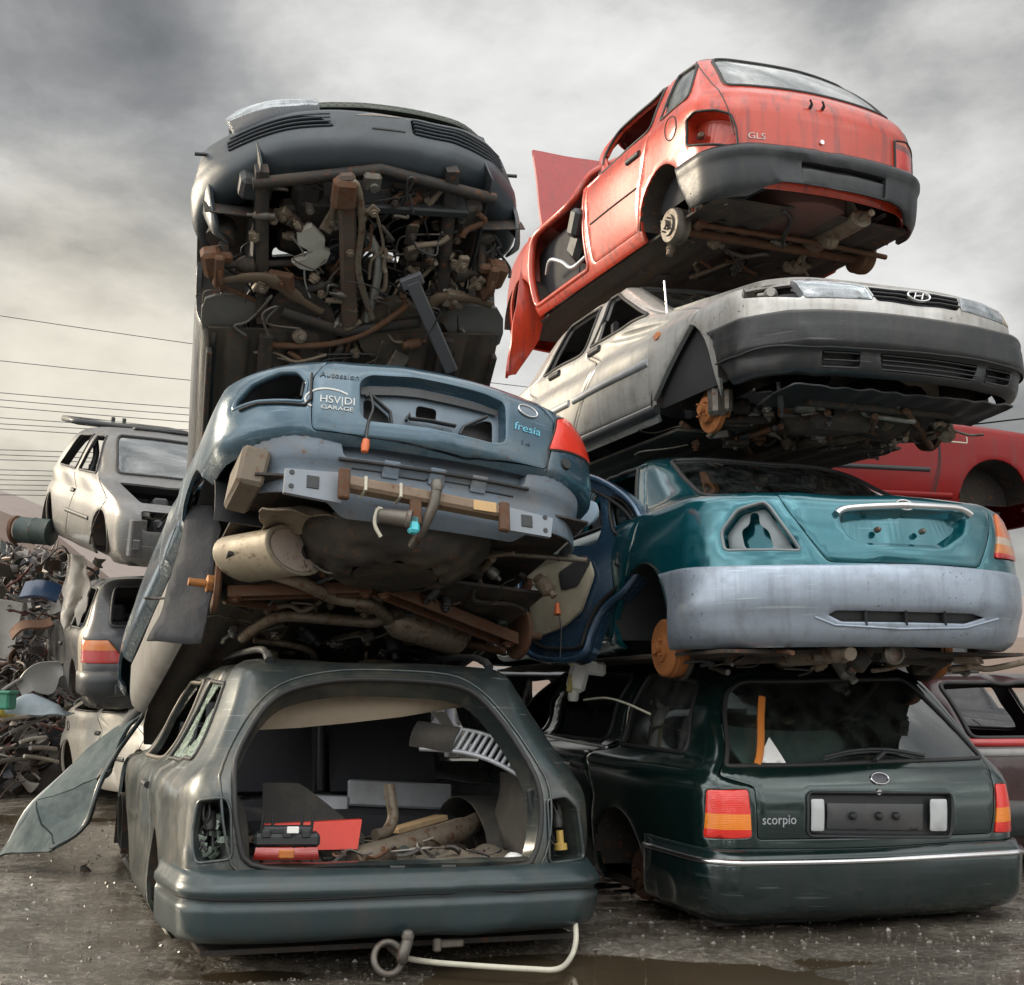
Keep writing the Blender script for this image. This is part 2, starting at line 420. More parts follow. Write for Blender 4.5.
def sheet_mesh(S, outline, holes=(), res=.045, t=.018, off=0., edge=True, roll=.0025, back=True):
    """trimmed curved panel: polygon with holes in the surface's (u,v), triangulated, mapped, thickened; rolled rim"""
    loops = [resample(outline, res)] + [resample(h, res) for h in holes]
    pts, edges = [], []
    for L in loops:
        o = len(pts); pts += L; edges += [(o + i, o + (i + 1) % len(L)) for i in range(len(L))]
    nb = len(pts)
    if edge:
        for k, L in enumerate(loops):
            q = np.array(inset(L, .007 if k == 0 else -.007)); ok = inside(q, outline)
            for h in holes: ok &= ~inside(q, h)
            for L2 in loops: ok &= seg_dist(q, L2) > .0055
            pts += [tuple(p) for p in q[ok]]
    P = np.array(outline); lo, hi = P.min(0), P.max(0)
    gx, gy = np.meshgrid(np.arange(lo[0] + res / 2, hi[0], res), np.arange(lo[1] + res / 2, hi[1], res)); g = np.stack([gx.ravel(), gy.ravel()], 1)
    if len(g):
        ok = inside(g, outline)
        for h in holes: ok &= ~inside(g, h)
        g = g[ok]
        for L in loops:
            if len(g): g = g[seg_dist(g, L) > (.02 if edge else res * .4)]
        pts += [tuple(p) for p in g]
    V, E, F, ov, oe, of = delaunay_2d_cdt([Vector(p) for p in pts], edges, [], 0, 1e-6)
    V = np.array([tuple(v) for v in V]); F = [tuple(f) for f in F]
    cen = np.array([V[list(f)].mean(0) for f in F]); ok = inside(cen, outline)
    for h in holes: ok &= ~inside(cen, h)
    F = [f for f, k in zip(F, ok) if k]
    isb = np.zeros(len(V), bool)
    for i, src in enumerate(ov):
        if any(k < nb for k in src): isb[i] = True
    used = sorted({i for f in F for i in f}); mp = {i: k for k, i in enumerate(used)}
    V = V[used]; isb = isb[used]; F = [tuple(mp[i] for i in f) for f in F]
    pos = S(V[:, 0], V[:, 1], off); nr = S.normal(V[:, 0], V[:, 1])
    top = pos - nr * (isb * roll)[:, None]
    ec = {}
    for f in F:
        for a, b in ((f[0], f[1]), (f[1], f[2]), (f[2], f[0])): ec[(a, b)] = 1
    # orientation: want the face normal along nr
    f0 = F[len(F) // 2]; nn = np.cross(top[f0[1]] - top[f0[0]], top[f0[2]] - top[f0[0]])
    if nn @ nr[f0[0]] < 0: F = [f[::-1] for f in F]; ec = {(b, a): 1 for a, b in ec}
    k = len(V); fs = list(F); vs = [tuple(p) for p in top]; sh = []
    if t:
        vs += [tuple(p) for p in pos - nr * t]
        if back: fs += [tuple(i + k for i in f[::-1]) for f in F]
        for a, b in ec:
            if (b, a) not in ec: fs.append((b, a, a + k, b + k)); sh += [(a + k, b + k), (a, b)]
    return vs, fs, sh

class Thing:
    """an Empty at the thing's base with its parts; pose: yaw, pitch, roll in degrees"""
    def __init__(s, name, label, cat, pos, ypr=(0, 0, 0), group=None):
        y, p, r = map(R, ypr)
        M = Matrix.Translation(Vector(pos)) @ Matrix.Rotation(y, 4, 'Z') @ Matrix.Rotation(p, 4, 'X') @ Matrix.Rotation(r, 4, 'Y')
        s.M = np.array(M); o = bpy.data.objects.new(name, None); COL.objects.link(o); o.matrix_world = M; o.empty_display_size = .2
        tag(o, label, cat, group); s.o = o; s.cache = {}
    def w2l(s, P): return (np.asarray(P) - s.M[:3, 3]) @ s.M[:3, :3]
    def onplane(s, px, py, p0, nrm):
        o, d = s.lray(px, py); nrm = np.array(nrm, float); return o + d * (((np.array(p0) - o) @ nrm) / (d @ nrm))
    def l2w(s, P): return np.asarray(P) @ s.M[:3, :3].T + s.M[:3, 3]
    def lray(s, px, py): return s.w2l(CAM_POS), s.M[:3, :3].T @ ray(px, py)
    def plane(s, px, py, axis, val):
        """where the sight line of a photo point meets the local plane axis = val"""
        o, d = s.lray(px, py); return o + d * ((val - o[axis]) / d[axis])
    def at(s, S, pts, umax=None, vr=None):
        """photo points -> (u,v) on surface S of this thing"""
        key = id(S)
        if key not in s.cache:
            U, V = np.meshgrid(np.linspace(-S.U * .8, S.U * .8, 520), np.linspace(S.v0, S.v1, 120))
            P = s.l2w(S.base(U, V)); nw = S.normal(U, V) @ s.M[:3, :3].T
            q, d = project(P); fr = ((CAM_POS - P) * nw).sum(-1) > 0
            s.cache[key] = (U, V, q, fr)
        U, V, q, fr = s.cache[key]; out = []
        for p in pts:
            e = np.linalg.norm(q - np.array(p), axis=-1) + np.where(fr, 0, 400)
            if vr: e = e + np.where((V >= vr[0]) & (V <= vr[1]), 0, 400)
            i = np.unravel_index(np.argmin(e), e.shape); x = np.array([U[i], V[i]])
            for _ in range(12):
                f = lambda z: project(s.l2w(S.base(z[0], z[1])))[0] - np.array(p)
                r0 = f(x); h = 1e-4; J = np.stack([(f(x + (h, 0)) - r0) / h, (f(x + (0, h)) - r0) / h], 1)
                dx = np.linalg.lstsq(J.T @ J + 4. * np.eye(2), -J.T @ r0, rcond=None)[0]
                x = x + np.clip(dx, -.1, .1)
            out.append((float(x[0]), float(np.clip(x[1], S.v0, S.v1))))
        return out
    def sheet(s, name, S, outline, holes=(), mat=None, parent=None, label=None, **kw):
        vs, fs, sh = sheet_mesh(S, outline, holes, **kw)
        return MB().add(vs, fs, True, sh).build(name, mat, parent or s.o, label)
    def part(s, name, mb, mat, parent=None, label=None): return mb.build(name, mat, parent or s.o, label)
    def recess(s, name, S, outline, depth, mat, parent=None, back=True, shrink=.01, res=.03, off=-.004, mid=None):
        """pocket behind an opening: walls along the inward normal and a bottom"""
        P = np.array(resample(outline, res));
        if area2(P) < 0: P = P[::-1]
        Q = np.array(inset(P, shrink)); n = len(P)
        nr = S.normal(P[:, 0], P[:, 1]); cn = nr.mean(0); cn /= np.linalg.norm(cn)
        a = S(P[:, 0], P[:, 1], off); b = S(Q[:, 0], Q[:, 1], off) - cn * depth
        vs = [tuple(p) for p in np.vstack([a, b])]; fs = [(i, i + n, (i + 1) % n + n, (i + 1) % n) for i in range(n)]
        mb = MB().add(vs, fs, True)
        if back:
            V, E, F, *_ = delaunay_2d_cdt([Vector(p) for p in Q], [(i, (i + 1) % n) for i in range(n)], [], 1, 1e-6)
            V = np.array([tuple(v) for v in V]); p = S(V[:, 0], V[:, 1], off) - cn * depth
            mb.add(p, [tuple(f) for f in F], False)
        return mb.build(name, mat, parent or s.o)
    def strip(s, name, S, path, w, h, mat, parent=None, closed=False, off=0., n=8, build=True, mb=None, res=.03):
        """moulding or seal lying along a path on the surface"""
        P = np.array(resample(path, res) if closed else [q for a, b in zip(path, path[1:]) for q in resample([a, b], res)[:max(1, int(math.ceil(math.hypot(b[0] - a[0], b[1] - a[1]) / res)))]] + [path[-1]])
        pos = S(P[:, 0], P[:, 1], off); nr = S.normal(P[:, 0], P[:, 1])
        mb = mb or MB(); mb.tube(pos, w / 2, n, closed, True, h / w * 2, up=nr)
        return mb.build(name, mat, parent or s.o) if build else mb

# ------------------------------------------------------------------ text strokes
def text_mb(body, size, depth, F, font_scale=1.):
    """lettering as real geometry; F maps (a, b, h) on its plane to a point"""
    cu = bpy.data.curves.new('t', 'FONT'); cu.body = body; cu.size = size; cu.extrude = depth; cu.align_x = 'CENTER'; cu.align_y = 'CENTER'; cu.resolution_u = 3
    o = bpy.data.objects.new('t', cu); COL.objects.link(o)
    dg = bpy.context.evaluated_depsgraph_get(); dg.update(); me = o.evaluated_get(dg).to_mesh()
    vs = [F(v.co.x, v.co.y, v.co.z) for v in me.vertices]; fs = [tuple(p.vertices) for p in me.polygons]
    mb = MB().add(vs, fs, False); o.evaluated_get(dg).to_mesh_clear(); bpy.data.objects.remove(o); bpy.data.curves.remove(cu); return mb
# ------------------------------------------------------------------ camera, sky, light
cam_d = bpy.data.cameras.new('camera'); cam = bpy.data.objects.new('camera', cam_d); COL.objects.link(cam)
cam.location = (0, 0, CAM_H); cam.rotation_euler = (PI / 2 + PITCH, 0, 0)
cam_d.sensor_width = 36; cam_d.lens = 36 * FPX / 1024; cam_d.clip_start = .05; cam_d.clip_end = 6000
sc.camera = cam
w = bpy.data.worlds.new('World'); sc.world = w; w.use_nodes = True
nt = w.node_tree; nt.nodes.clear(); n = N(nt)
SUN_AZ, SUN_EL = R(-68), R(20)          # azimuth from +Y towards +X
sky = n('ShaderNodeTexSky', sky_type='NISHITA', sun_disc=False, sun_elevation=SUN_EL, sun_rotation=SUN_AZ, air_density=1.4, dust_density=3.)
tc = n('ShaderNodeTexCoord'); D = tc.outputs['Generated']
sep = n('ShaderNodeSeparateXYZ', {'Vector': D})
mp = n('ShaderNodeMapping', {'Vector': D, 'Scale': (1.5, 1.3, 2.7), 'Location': (.35, .2, .1)})
c1 = n('ShaderNodeTexNoise', {'Vector': mp.outputs[0], 'Scale': 2.3, 'Detail': 9., 'Roughness': .54, 'Distortion': .15})
mp2 = n('ShaderNodeMapping', {'Vector': D, 'Scale': (1., 1., 1.9), 'Location': (3.1, 1.7, .4)})
c2 = n('ShaderNodeTexNoise', {'Vector': mp2.outputs[0], 'Scale': 5.2, 'Detail': 8., 'Roughness': .6, 'Distortion': .2})
cl = math_(n, 'ADD', math_(n, 'MULTIPLY', c1.outputs[0], .66), math_(n, 'MULTIPLY', c2.outputs[0], .40))
# thin bright cloud where the hidden sun shines through, low in the middle and to the left
def glow(az, el, width):
    v = (math.sin(az) * math.cos(el), math.cos(az) * math.cos(el), math.sin(el))
    dp = n('ShaderNodeVectorMath', {0: D, 1: v}, operation='DOT_PRODUCT').outputs['Value']
    return n('ShaderNodeMapRange', {'Value': dp, 'From Min': math.cos(width), 'From Max': 1.}, interpolation_type='SMOOTHSTEP').outputs[0]
g1 = glow(R(1), R(25), R(17)); g2 = glow(R(-20), R(13), R(13)); g3 = glow(R(21), R(20), R(8)); dk = glow(R(-23), R(28), R(15)); dk2 = glow(R(21), R(34), R(17))
cl = math_(n, 'SUBTRACT', cl, .03)
lev = math_(n, 'ADD', cl, math_(n, 'MULTIPLY', g1, .24))
lev = math_(n, 'ADD', lev, math_(n, 'MULTIPLY', g2, .17)); lev = math_(n, 'ADD', lev, math_(n, 'MULTIPLY', g3, .22))
lev = math_(n, 'SUBTRACT', lev, math_(n, 'MULTIPLY', dk, .06)); lev = math_(n, 'SUBTRACT', lev, math_(n, 'MULTIPLY', dk2, .02))
cloud = ramp(n, lev, [(.32, (.095, .097, .10)), (.44, (.17, .171, .172)), (.53, (.265, .263, .26)), (.61, (.39, .385, .372)), (.70, (.53, .525, .51)), (.84, (.66, .655, .64))])
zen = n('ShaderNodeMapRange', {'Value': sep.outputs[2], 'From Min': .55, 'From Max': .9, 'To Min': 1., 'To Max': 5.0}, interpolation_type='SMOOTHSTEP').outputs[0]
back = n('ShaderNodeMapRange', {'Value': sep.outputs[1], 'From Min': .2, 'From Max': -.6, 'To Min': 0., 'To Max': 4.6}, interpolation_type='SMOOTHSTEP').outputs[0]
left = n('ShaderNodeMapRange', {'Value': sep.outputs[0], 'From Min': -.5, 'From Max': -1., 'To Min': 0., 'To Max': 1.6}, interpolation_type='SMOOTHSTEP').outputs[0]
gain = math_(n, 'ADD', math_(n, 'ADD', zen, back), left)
cloud = mixc(n, math_(n, 'MULTIPLY', g2, .9, True), cloud, (1., .93, .80), 'MULTIPLY')
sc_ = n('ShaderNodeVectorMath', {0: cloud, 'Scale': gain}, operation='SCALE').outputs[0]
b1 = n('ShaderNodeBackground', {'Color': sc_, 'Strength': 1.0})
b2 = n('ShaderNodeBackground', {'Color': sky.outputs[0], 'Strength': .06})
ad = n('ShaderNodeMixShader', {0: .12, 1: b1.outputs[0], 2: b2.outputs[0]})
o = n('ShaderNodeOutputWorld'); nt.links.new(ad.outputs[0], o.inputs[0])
sd = bpy.data.lights.new('sun', 'SUN'); sd.energy = 2.3; sd.angle = R(14); sd.color = (1., .86, .66)
so = bpy.data.objects.new('sun', sd); COL.objects.link(so)
sv = Vector((math.sin(SUN_AZ) * math.cos(SUN_EL), math.cos(SUN_AZ) * math.cos(SUN_EL), math.sin(SUN_EL)))
so.rotation_euler = sv.to_track_quat('Z', 'Y').to_euler(); so.location = (-20, 5, 20)
vs = sc.view_settings; vs.view_transform = 'Standard'; vs.look = 'None'; vs.exposure = 0.7; vs.gamma = 1; vs.use_curve_mapping = False
sc.render.engine = 'CYCLES'; sc.cycles.use_denoising = True; sc.cycles.max_bounces = 8; sc.cycles.transparent_max_bounces = 12
sc.cycles.sample_clamp_indirect = 6.

# ------------------------------------------------------------------ materials
M_ = dict(
    black=surf_mat('black_plastic', (.022, .024, .026), .5, dirt=.25, dirtcol=(.07, .062, .05), bump=.2),
    bumper=surf_mat('grey_bumper_plastic', (.022, .026, .029), .42, dirt=.3, dirtcol=(.075, .068, .058), streak=.35, bump=.2, dust_up=.5),
    rubber=surf_mat('seal_rubber', (.018, .018, .018), .6, dirt=.2, dirtcol=(.07, .06, .05)),
    under=surf_mat('underseal', (.03, .027, .024), .75, dirt=.5, dirtcol=(.085, .066, .046), var=.3, bump=.5, bscale=45, rust=.25),
    under_grey=surf_mat('grey_underbody_paint', (.10, .115, .13), .55, dirt=.45, dirtcol=(.16, .135, .10), rust=.12, bump=.3),
    rust=surf_mat('rusty_steel', (.13, .07, .04), .8, metal=.2, dirt=.4, dirtcol=(.07, .05, .038), var=.35, bump=.6, bscale=90, rust=.5),
    rust_bright=surf_mat('orange_rust', (.36, .13, .035), .8, dirt=.25, dirtcol=(.12, .06, .03), var=.3, bump=.5, bscale=110),
    steel=surf_mat('dull_steel', (.16, .145, .125), .5, metal=.6, dirt=.45, dirtcol=(.10, .075, .05), rust=.2, bump=.35),
    alloy=surf_mat('grey_alloy_casting', (.32, .31, .28), .5, metal=.5, dirt=.4, dirtcol=(.10, .085, .06), bump=.4),
    chrome=surf_mat('chrome', (.72, .72, .72), .2, metal=1., dirt=.2, bump=.05),
    dark_in=surf_mat('dark_interior', (.035, .035, .038), .8, dirt=.3, dirtcol=(.055, .05, .045), bump=.3),
    seat=surf_mat('dark_seat_cloth', (.060, .062, .072), .9, dirt=.3, dirtcol=(.08, .075, .065), bump=.5, bscale=150),
    carpet=surf_mat('grey_boot_carpet', (.055, .052, .048), .95, dirt=.5, dirtcol=(.13, .115, .09), bump=.6, bscale=130),
    board=surf_mat('beige_fibre_board', (.42, .35, .26), .9, dirt=.35, dirtcol=(.17, .14, .10), var=.2, bump=.3, bscale=90),
    wood=surf_mat('pale_wood', (.40, .28, .15), .8, dirt=.3, var=.25),
    white=surf_mat('white_plastic', (.82, .82, .78), .4, dirt=.3, dirtcol=(.3, .27, .2), spec=.4),
    red_box=surf_mat('red_plastic_box', (.62, .04, .02), .35, dirt=.15, dirtcol=(.2, .06, .04)),
    silver=surf_mat('silver_trim', (.48, .50, .53), .42, metal=.4, dirt=.35, dirtcol=(.2, .19, .16)),
    glass=glass_mat('side_glass', (.62, .68, .66), .18),
    glass_dirty=glass_mat('dirty_glass', (.45, .5, .49), .5, (.22, .23, .22), seed=3.),
    glass_dark=glass_mat('dark_glass', (.30, .36, .34), .16, (.10, .11, .10), seed=5.),
    glass_green=glass_mat('crazed_green_glass', (.45, .62, .55), .5, (.30, .36, .30), seed=8., crack=.9),
    wire=surf_mat('wiring', (.03, .03, .03), .5, dirt=.2),
    cable=surf_mat('pale_cable_sheath', (.55, .52, .42), .6, dirt=.3),
    exhaust=surf_mat('exhaust_pipe', (.22, .185, .14), .6, metal=.5, dirt=.5, dirtcol=(.13, .085, .05), rust=.3, bump=.4),
)
def paint(name, base, **kw):
    d = dict(rough=.34, metal=.35, coat=.55, dirt=.32, dirtcol=(.13, .115, .09), streak=.25, bump=.10, var=.3, scuff=.55); d.update(kw)
    return surf_mat(name, base, **d)
# ------------------------------------------------------------------ shared car-body builder
def vz(W, z):
    vs = np.linspace(W.v0, W.v1, 800); return float(np.interp(z, W.Z(vs), vs))
def arch_pts(W, y, zc, r, side, vb, n=14, zs=None):
    """points of a wheel arch from its rear foot to its front foot"""
    out = []
    for k in range(n + 1):
        a = PI * k / n
        yy, zz = y - r * math.cos(a), zc + r * math.sin(a)
        if k == 0 or k == n: zz = W.Z(vb)
        out.append((W.uy(yy, vz(W, max(zz, float(W.Z(vb)))), side), max(vz(W, zz), vb)))
    return out
def shell_outline(W, arches, vb, vt, vrear=None):
    left, right = [], []
    for y, zc, r in sorted(arches, reverse=True): left += arch_pts(W, y, zc, r, -1, vb)[::-1]
    for y, zc, r in sorted(arches): right += arch_pts(W, y, zc, r, 1, vb)
    if vrear is not None: left, right = left + [(left[-1][0], vrear)], [(right[0][0], vrear)] + right
    return [(-W.U, vb)] + left + right + [(W.U, vb), (W.U, vt), (-W.U, vt)]
def wheel_wells(T, W, arches, mat, depth=.30, sides=(-1, 1)):
    for y, zc, r in arches:
        for sd in sides:
            mb = MB(); v = vz(W, zc + r * .5); x1 = abs(float(W.base(W.uy(y, v, sd), v)[0])) - .008
            def F(u, t):
                a = PI * u; rr = r * (1.0 - .06 * t)
                return (sd * (x1 - depth * t), y - rr * math.cos(a), zc + rr * math.sin(a))
            mb.grid(F, 18, 3, .006, flip=(sd > 0))
            poly = [(y - r * .95 * math.cos(PI * k / 16), zc + r * .95 * math.sin(PI * k / 16)) for k in range(17)]
            mb.prism(poly, lambda a, b, h: (sd * (x1 - depth - h), a, b), .01)
            T.part('wheel_arch_liner', mb, mat)
def hub_mb(c, sd, kind='drum', r=.115, mb=None):
    """brake drum or disc with hub and stub; axis along x, outer face towards sd"""
    mb = mb or MB(); ax = (sd, 0, 0)
    if kind == 'drum':
        mb.lathe(c, ax, [(0, .085), (.028, .085), (.030, .06), (.065, .058), (.068, .045), (r * .93, .043), (r, .034), (r, .016), (r * 1.03, .012), (r * 1.03, -.012), (r, -.016), (r, -.05), (r * .8, -.056), (0, -.056)], 32)
    else:
        mb.lathe(c, ax, [(0, .075), (.024, .075), (.026, .05), (.06, .048), (.068, .042), (.070, .012), (r, .010), (r + .002, .008), (r + .002, -.002), (r, -.004), (r, -.008), (r + .002, -.01), (r + .002, -.02), (r, -.022), (.05, -.022), (.045, -.09), (0, -.09)], 36)
    for k in range(4):
        a = PI / 4 + k * PI / 2; q = (c[0] + sd * (.058 if kind == 'drum' else .048), c[1] + .046 * math.cos(a), c[2] + .046 * math.sin(a))
        mb.tube([q, (q[0] + sd * .022, q[1], q[2])], .006, 6)
    return mb
def coil_mb(a, b, r, wire, turns, mb=None):
    mb = mb or MB(); a, b = np.array(a, float), np.array(b, float); ax = b - a; L = np.linalg.norm(ax); ax /= L
    u = np.cross(ax, (0, 1, 0)); u /= np.linalg.norm(u); w = np.cross(ax, u); n = turns * 14
    mb.tube([a + ax * L * k / n + r * (math.cos(2 * PI * k / 14) * u + math.sin(2 * PI * k / 14) * w) for k in range(n + 1)], wire, 6); return mb
def seat_mb(c, w=.50, h=.62, mb=None, head=True):
    mb = mb or MB(); x, y, z = c; rk = .22
    st = len(mb.v)
    mb.grid(lambda u, v: (x + w * (u - .5) * (1 - .1 * v ** 3), y + rk * h * v * -1 + .05 * math.sin(PI * u) - .06 * abs(2 * u - 1) ** 4, z + h * (v if v < 1 else 1)), 8, 8, .12)
    mb.grid(lambda u, v: (x + w * (u - .5), y + .02 + .5 * v, z + .03 - .05 * math.sin(PI * u) + .03 * v), 8, 6, .14, flip=False)
    if head:
        mb.box((x, y - rk * h - .02, z + h + .12), (.26, .09, .17), None, .03)
        for q in (-.06, .06): mb.tube([(x + q, y - rk * h, z + h - .04), (x + q, y - rk * h - .02, z + h + .06)], .007, 6)
    return mb
def ribbed_floor(T, name, x0, x1, y0, y1, z, mat, ribs=9, amp=.012):
    mb = MB().grid(lambda u, v: (x0 + (x1 - x0) * u, y0 + (y1 - y0) * v, z + amp * (1 if math.sin(ribs * 2 * PI * u) > .2 else -1) * (1 if .05 < v < .95 else 0) + (.11 * math.exp(-((u - .5) / .08) ** 2))), 90, 16, .012)
    return T.part(name, mb, mat)
def loc_plane(T, pts, axis, val): return [T.plane(p[0], p[1], axis, val) for p in pts]
def glazing(T, W, side, wins, mat, seal=True, sides=(-1, 1), off=-.006, name='side_window'):
    for s in sides:
        for wn in wins:
            o = rnd(W.side([(y, vz(W, z)) for y, z in wn], s), .05)
            T.sheet(name, W, inset(o, -.004), [], mat, t=.004, off=off, roll=0)
            if seal: T.strip('window_seal', W, o, .018, .010, M_['rubber'], closed=True)
def wz(W, pts, s): return W.side([(y, vz(W, z)) for y, z in pts], s)
def interior(T, rows, z=.40, hw=.62, x=.36, dash=None, h=.66):
    for y in rows:
        for sx in (-1, 1): T.part('seat', seat_mb((sx * x, y, z), .5, h), M_['seat'])
    if dash: T.part('dashboard', MB().box((0, dash, .80), (2 * hw, .35, .28), None, .06), M_['dark_in'])
def liner(T, W, off=-.05, vtop=None, mat=None, holes=(), vb=.05):
    vt = vtop or W.v1
    return T.sheet('inner_skin', W, [(-W.U, vb), (W.U, vb), (W.U, vt), (-W.U, vt)], holes, mat or M_['dark_in'], t=.004, off=off, res=.09, edge=False)
def floor_pan(T, hw, y0, y1, z, mat=None):
    return T.part('floor_pan', MB().grid(lambda u, v: ((-hw + 2 * hw * u) * (1 - .16 * max(0, (v - .6) / .4) ** 2), y0 + (y1 - y0) * v, z + .012 * math.sin(50 * u) * (1 if .02 < v < .98 else 0) + .09 * math.exp(-((u - .5) / .09) ** 2)), 44, 10, .015), mat or M_['under'])
def badge_oval(T, W, at, a, b, mat_ring, mat_in, tilt=0.):
    """oval maker's badge lying on the surface at (u,v)"""
    P = [(at[0] + a * math.cos(t), at[1] + b * math.sin(t)) for t in np.linspace(0, 2 * PI, 25)[:-1]]
    o = T.sheet('badge', W, P, [], mat_in, t=.003, off=.004, res=.02, edge=False)
    T.strip('badge_ring', W, P, .008, .006, mat_ring, parent=o, closed=True, off=.004, res=.012); return o
def letter_on(T, W, body, at, h, mat, name='lettering', slant=0., sx=1., depth=.0015, parent=None):
    def F(a, b, c):
        u, v = at[0] + (a * sx + b * slant), at[1] + b
        return tuple(W(np.array([u]), np.array([v]), .003 + c)[0])
    return T.part(name, text_mb(body, h, depth, F), mat, parent)
# ================================================================== estate car with the open boot (bottom left)
A = Thing('estate_car', 'dull grey green estate car without a tailgate, its open boot full of scrap', 'car', (-.405, 4.82, -.228), (21.2, -1.2, 1.5))
WA = Wrap(.88, 4.5, .125, [(0, .26, .82, .10, .10, .07), (.08, .34, .865, .05, .05, .07), (.34, .60, .88, .03, .0, .07), (.55, .81, .886, .05, .06, .07), (.61, .87, .88, .065, .12, .07),
    (.66, .92, .858, .09, .25, .07), (.72, .97, .815, .115, 1.15, .07), (.95, 1.18, .705, .25, 1.55, .09), (1.10, 1.315, .65, .36, 1.85, .08),
    (1.17, 1.375, .615, .425, 1.98, .07), (1.22, 1.402, .56, .50, 2.08, .06), (1.34, 1.415, .40, .66, 2.25, .04), (1.75, 1.425, .02, 1.2, 2.6, 0)], dents=14, wob=.003)
ARCH_A = [(.98, .34, .34), (3.62, .34, .34)]
P_A = paint('dull_grey_green_paint', (.034, .050, .050), dirt=.48, streak=.5, dirtcol=(.15, .13, .095), scuff=.6)
opA = spl(A.at(WA, [(250,866),(237,835),(233,790),(234,762),(246,734),(266,705),(292,688),(340,680),(400,680),(450,684),(478,696),(505,725),(530,763),(541,790),(542,830),(534,858),(520,867),(450,872),(385,874),(310,872)]), 3)
lhA = rnd(A.at(WA, [(198,801),(226,799),(230,812),(231,858),(196,862),(192,832)]), .02)
rhA = rnd(A.at(WA, [(548,800),(566,797),(577,810),(582,857),(550,862)]), .02)
def sideA(pts, sd=-1): return WA.side([(y, vz(WA, z)) for y, z in pts], sd)
qwA = {s: rnd(sideA([(.46, .99), (.62, 1.30), (1.22, 1.33), (1.22, .97)], s), .05) for s in (-1, 1)}
rdA = {s: rnd(sideA([(1.34, .36), (1.28, .70), (1.30, 1.345), (2.26, 1.36), (2.26, .30), (1.40, .30)], s), .03) for s in (-1, 1)}
rwA = {s: rnd(sideA([(1.40, .98), (1.42, 1.325), (2.18, 1.335), (2.18, .96)], s), .05) for s in (-1, 1)}
fdA = {s: rnd(sideA([(2.28, .30), (2.28, 1.36), (2.55, 1.35), (3.25, .96), (3.28, .30)], s), .03) for s in (-1, 1)}
wsA = rnd([(-WA.U + .12, .80), (-WA.U + .12, 1.13), (-WA.U + .72, 1.12), (-WA.U + .80, .80)], .05)
body = A.sheet('body_shell', WA, shell_outline(WA, ARCH_A, 0., 1.75, .12), [opA, lhA, rhA, qwA[-1], qwA[1], rdA[-1], rdA[1], fdA[-1], fdA[1]], P_A, t=.022, res=.034)
wheel_wells(A, WA, ARCH_A, M_['under'])
A.recess('boot_flange', WA, opA, .085, P_A, back=False, shrink=.03, off=-.02)
A.strip('boot_seal', WA, inset(opA, .006), .022, .014, M_['rubber'], closed=True, off=.004)
A.strip('boot_frame_ridge', WA, inset(opA, -.045), .012, .008, P_A, closed=True, off=.001)
for h in (lhA, rhA):
    s_ = A.recess('lamp_socket', WA, h, .15, P_A, shrink=.012)
    A.strip('socket_rim', WA, inset(h, -.004), .012, .01, P_A, parent=s_, closed=True)
    c = np.array([WA(np.array([u]), np.array([v]))[0] for u, v in h]).mean(0) + (0, .09, 0)
    mb = MB()
    for k in range(5):
        q = c + (random.uniform(-.03, .03), random.uniform(-.02, .03), .09)
        mb.tube(spl([q, q + (random.uniform(-.02, .02), -.02, -.06), q + (random.uniform(-.03, .03), .01, -.12), q + (random.uniform(-.02, .02), -.03, -.18)], 4, False), .006, 6)
    mb.lathe(c + (0, .0, .05), (0, -.3, -1), [(0, 0), (.022, 0), (.026, .05), (.02, .07), (0, .07)], 14)
    A.part('lamp_wiring', mb, M_['wire'])
mb = MB()
c = np.array([WA(np.array([u]), np.array([v]))[0] for u, v in lhA]).mean(0)
for k in range(16):
    q = c + (random.uniform(-.035, .05), random.uniform(.05, .1), random.uniform(-.11, .03)); mb.box(q, (random.uniform(.02, .05), .004, random.uniform(.02, .05)), Matrix.Rotation(random.uniform(-1, 1), 3, 'Y') @ Matrix.Rotation(random.uniform(-.6, .6), 3, 'Z'), .001)
A.part('broken_glass', mb, M_['glass_green'])
c = np.array([WA(np.array([u]), np.array([v]))[0] for u, v in rhA]).mean(0)
A.part('bulb_holder', MB().lathe(c + (.0, .05, -.045), (.05, -.1, -1), [(0, -.02), (.016, -.02), (.016, .03), (.028, .035), (.028, .06), (0, .06)], 14), surf_mat('yellow_plastic', (.45, .30, .07), .5))
# glass: crazed quarter window on the left with a hole smashed through it
hole = rnd(sideA([(.80, 1.08), (.72, 1.20), (.80, 1.29), (1.02, 1.31), (1.12, 1.2), (1.05, 1.10), (.94, 1.03)]), .03)
hole = [(u + random.uniform(-.012, .012), v + random.uniform(-.012, .012)) for u, v in resample(hole, .04)]
A.sheet('quarter_window', WA, inset(qwA[-1], .002), [hole], M_['glass_green'], t=.004, off=-.008, roll=0, label='crazed quarter window with a hole smashed through it')
A.sheet('quarter_window', WA, inset(qwA[1], .002), [], M_['glass'], t=.004, off=-.008, roll=0)
for s in (-1, 1):
    A.strip('window_seal', WA, qwA[s], .02, .01, M_['rubber'], closed=True)
    d = A.sheet('rear_door', WA, inset(rdA[s], .004), [rwA[s]], P_A, t=.03)
    A.strip('window_frame', WA, inset(rwA[s], -.008), .022, .012, surf_mat('pitted_window_trim', (.16, .14, .115), .5, metal=.4, dirt=.4), parent=d, closed=True)
    A.strip('door_handle', WA, sideA([(1.42, .84), (1.58, .845)], s), .035, .022, M_['black'], parent=d)
A.sheet('front_door', WA, inset(fdA[1], .004), [rnd(sideA([(2.36, .97), (2.36, 1.325), (2.55, 1.32), (3.1, .98)], 1), .05)], P_A, t=.03)
A.sheet('windscreen', WA, wsA, [], M_['glass_dirty'], t=.004, off=.004, roll=0)
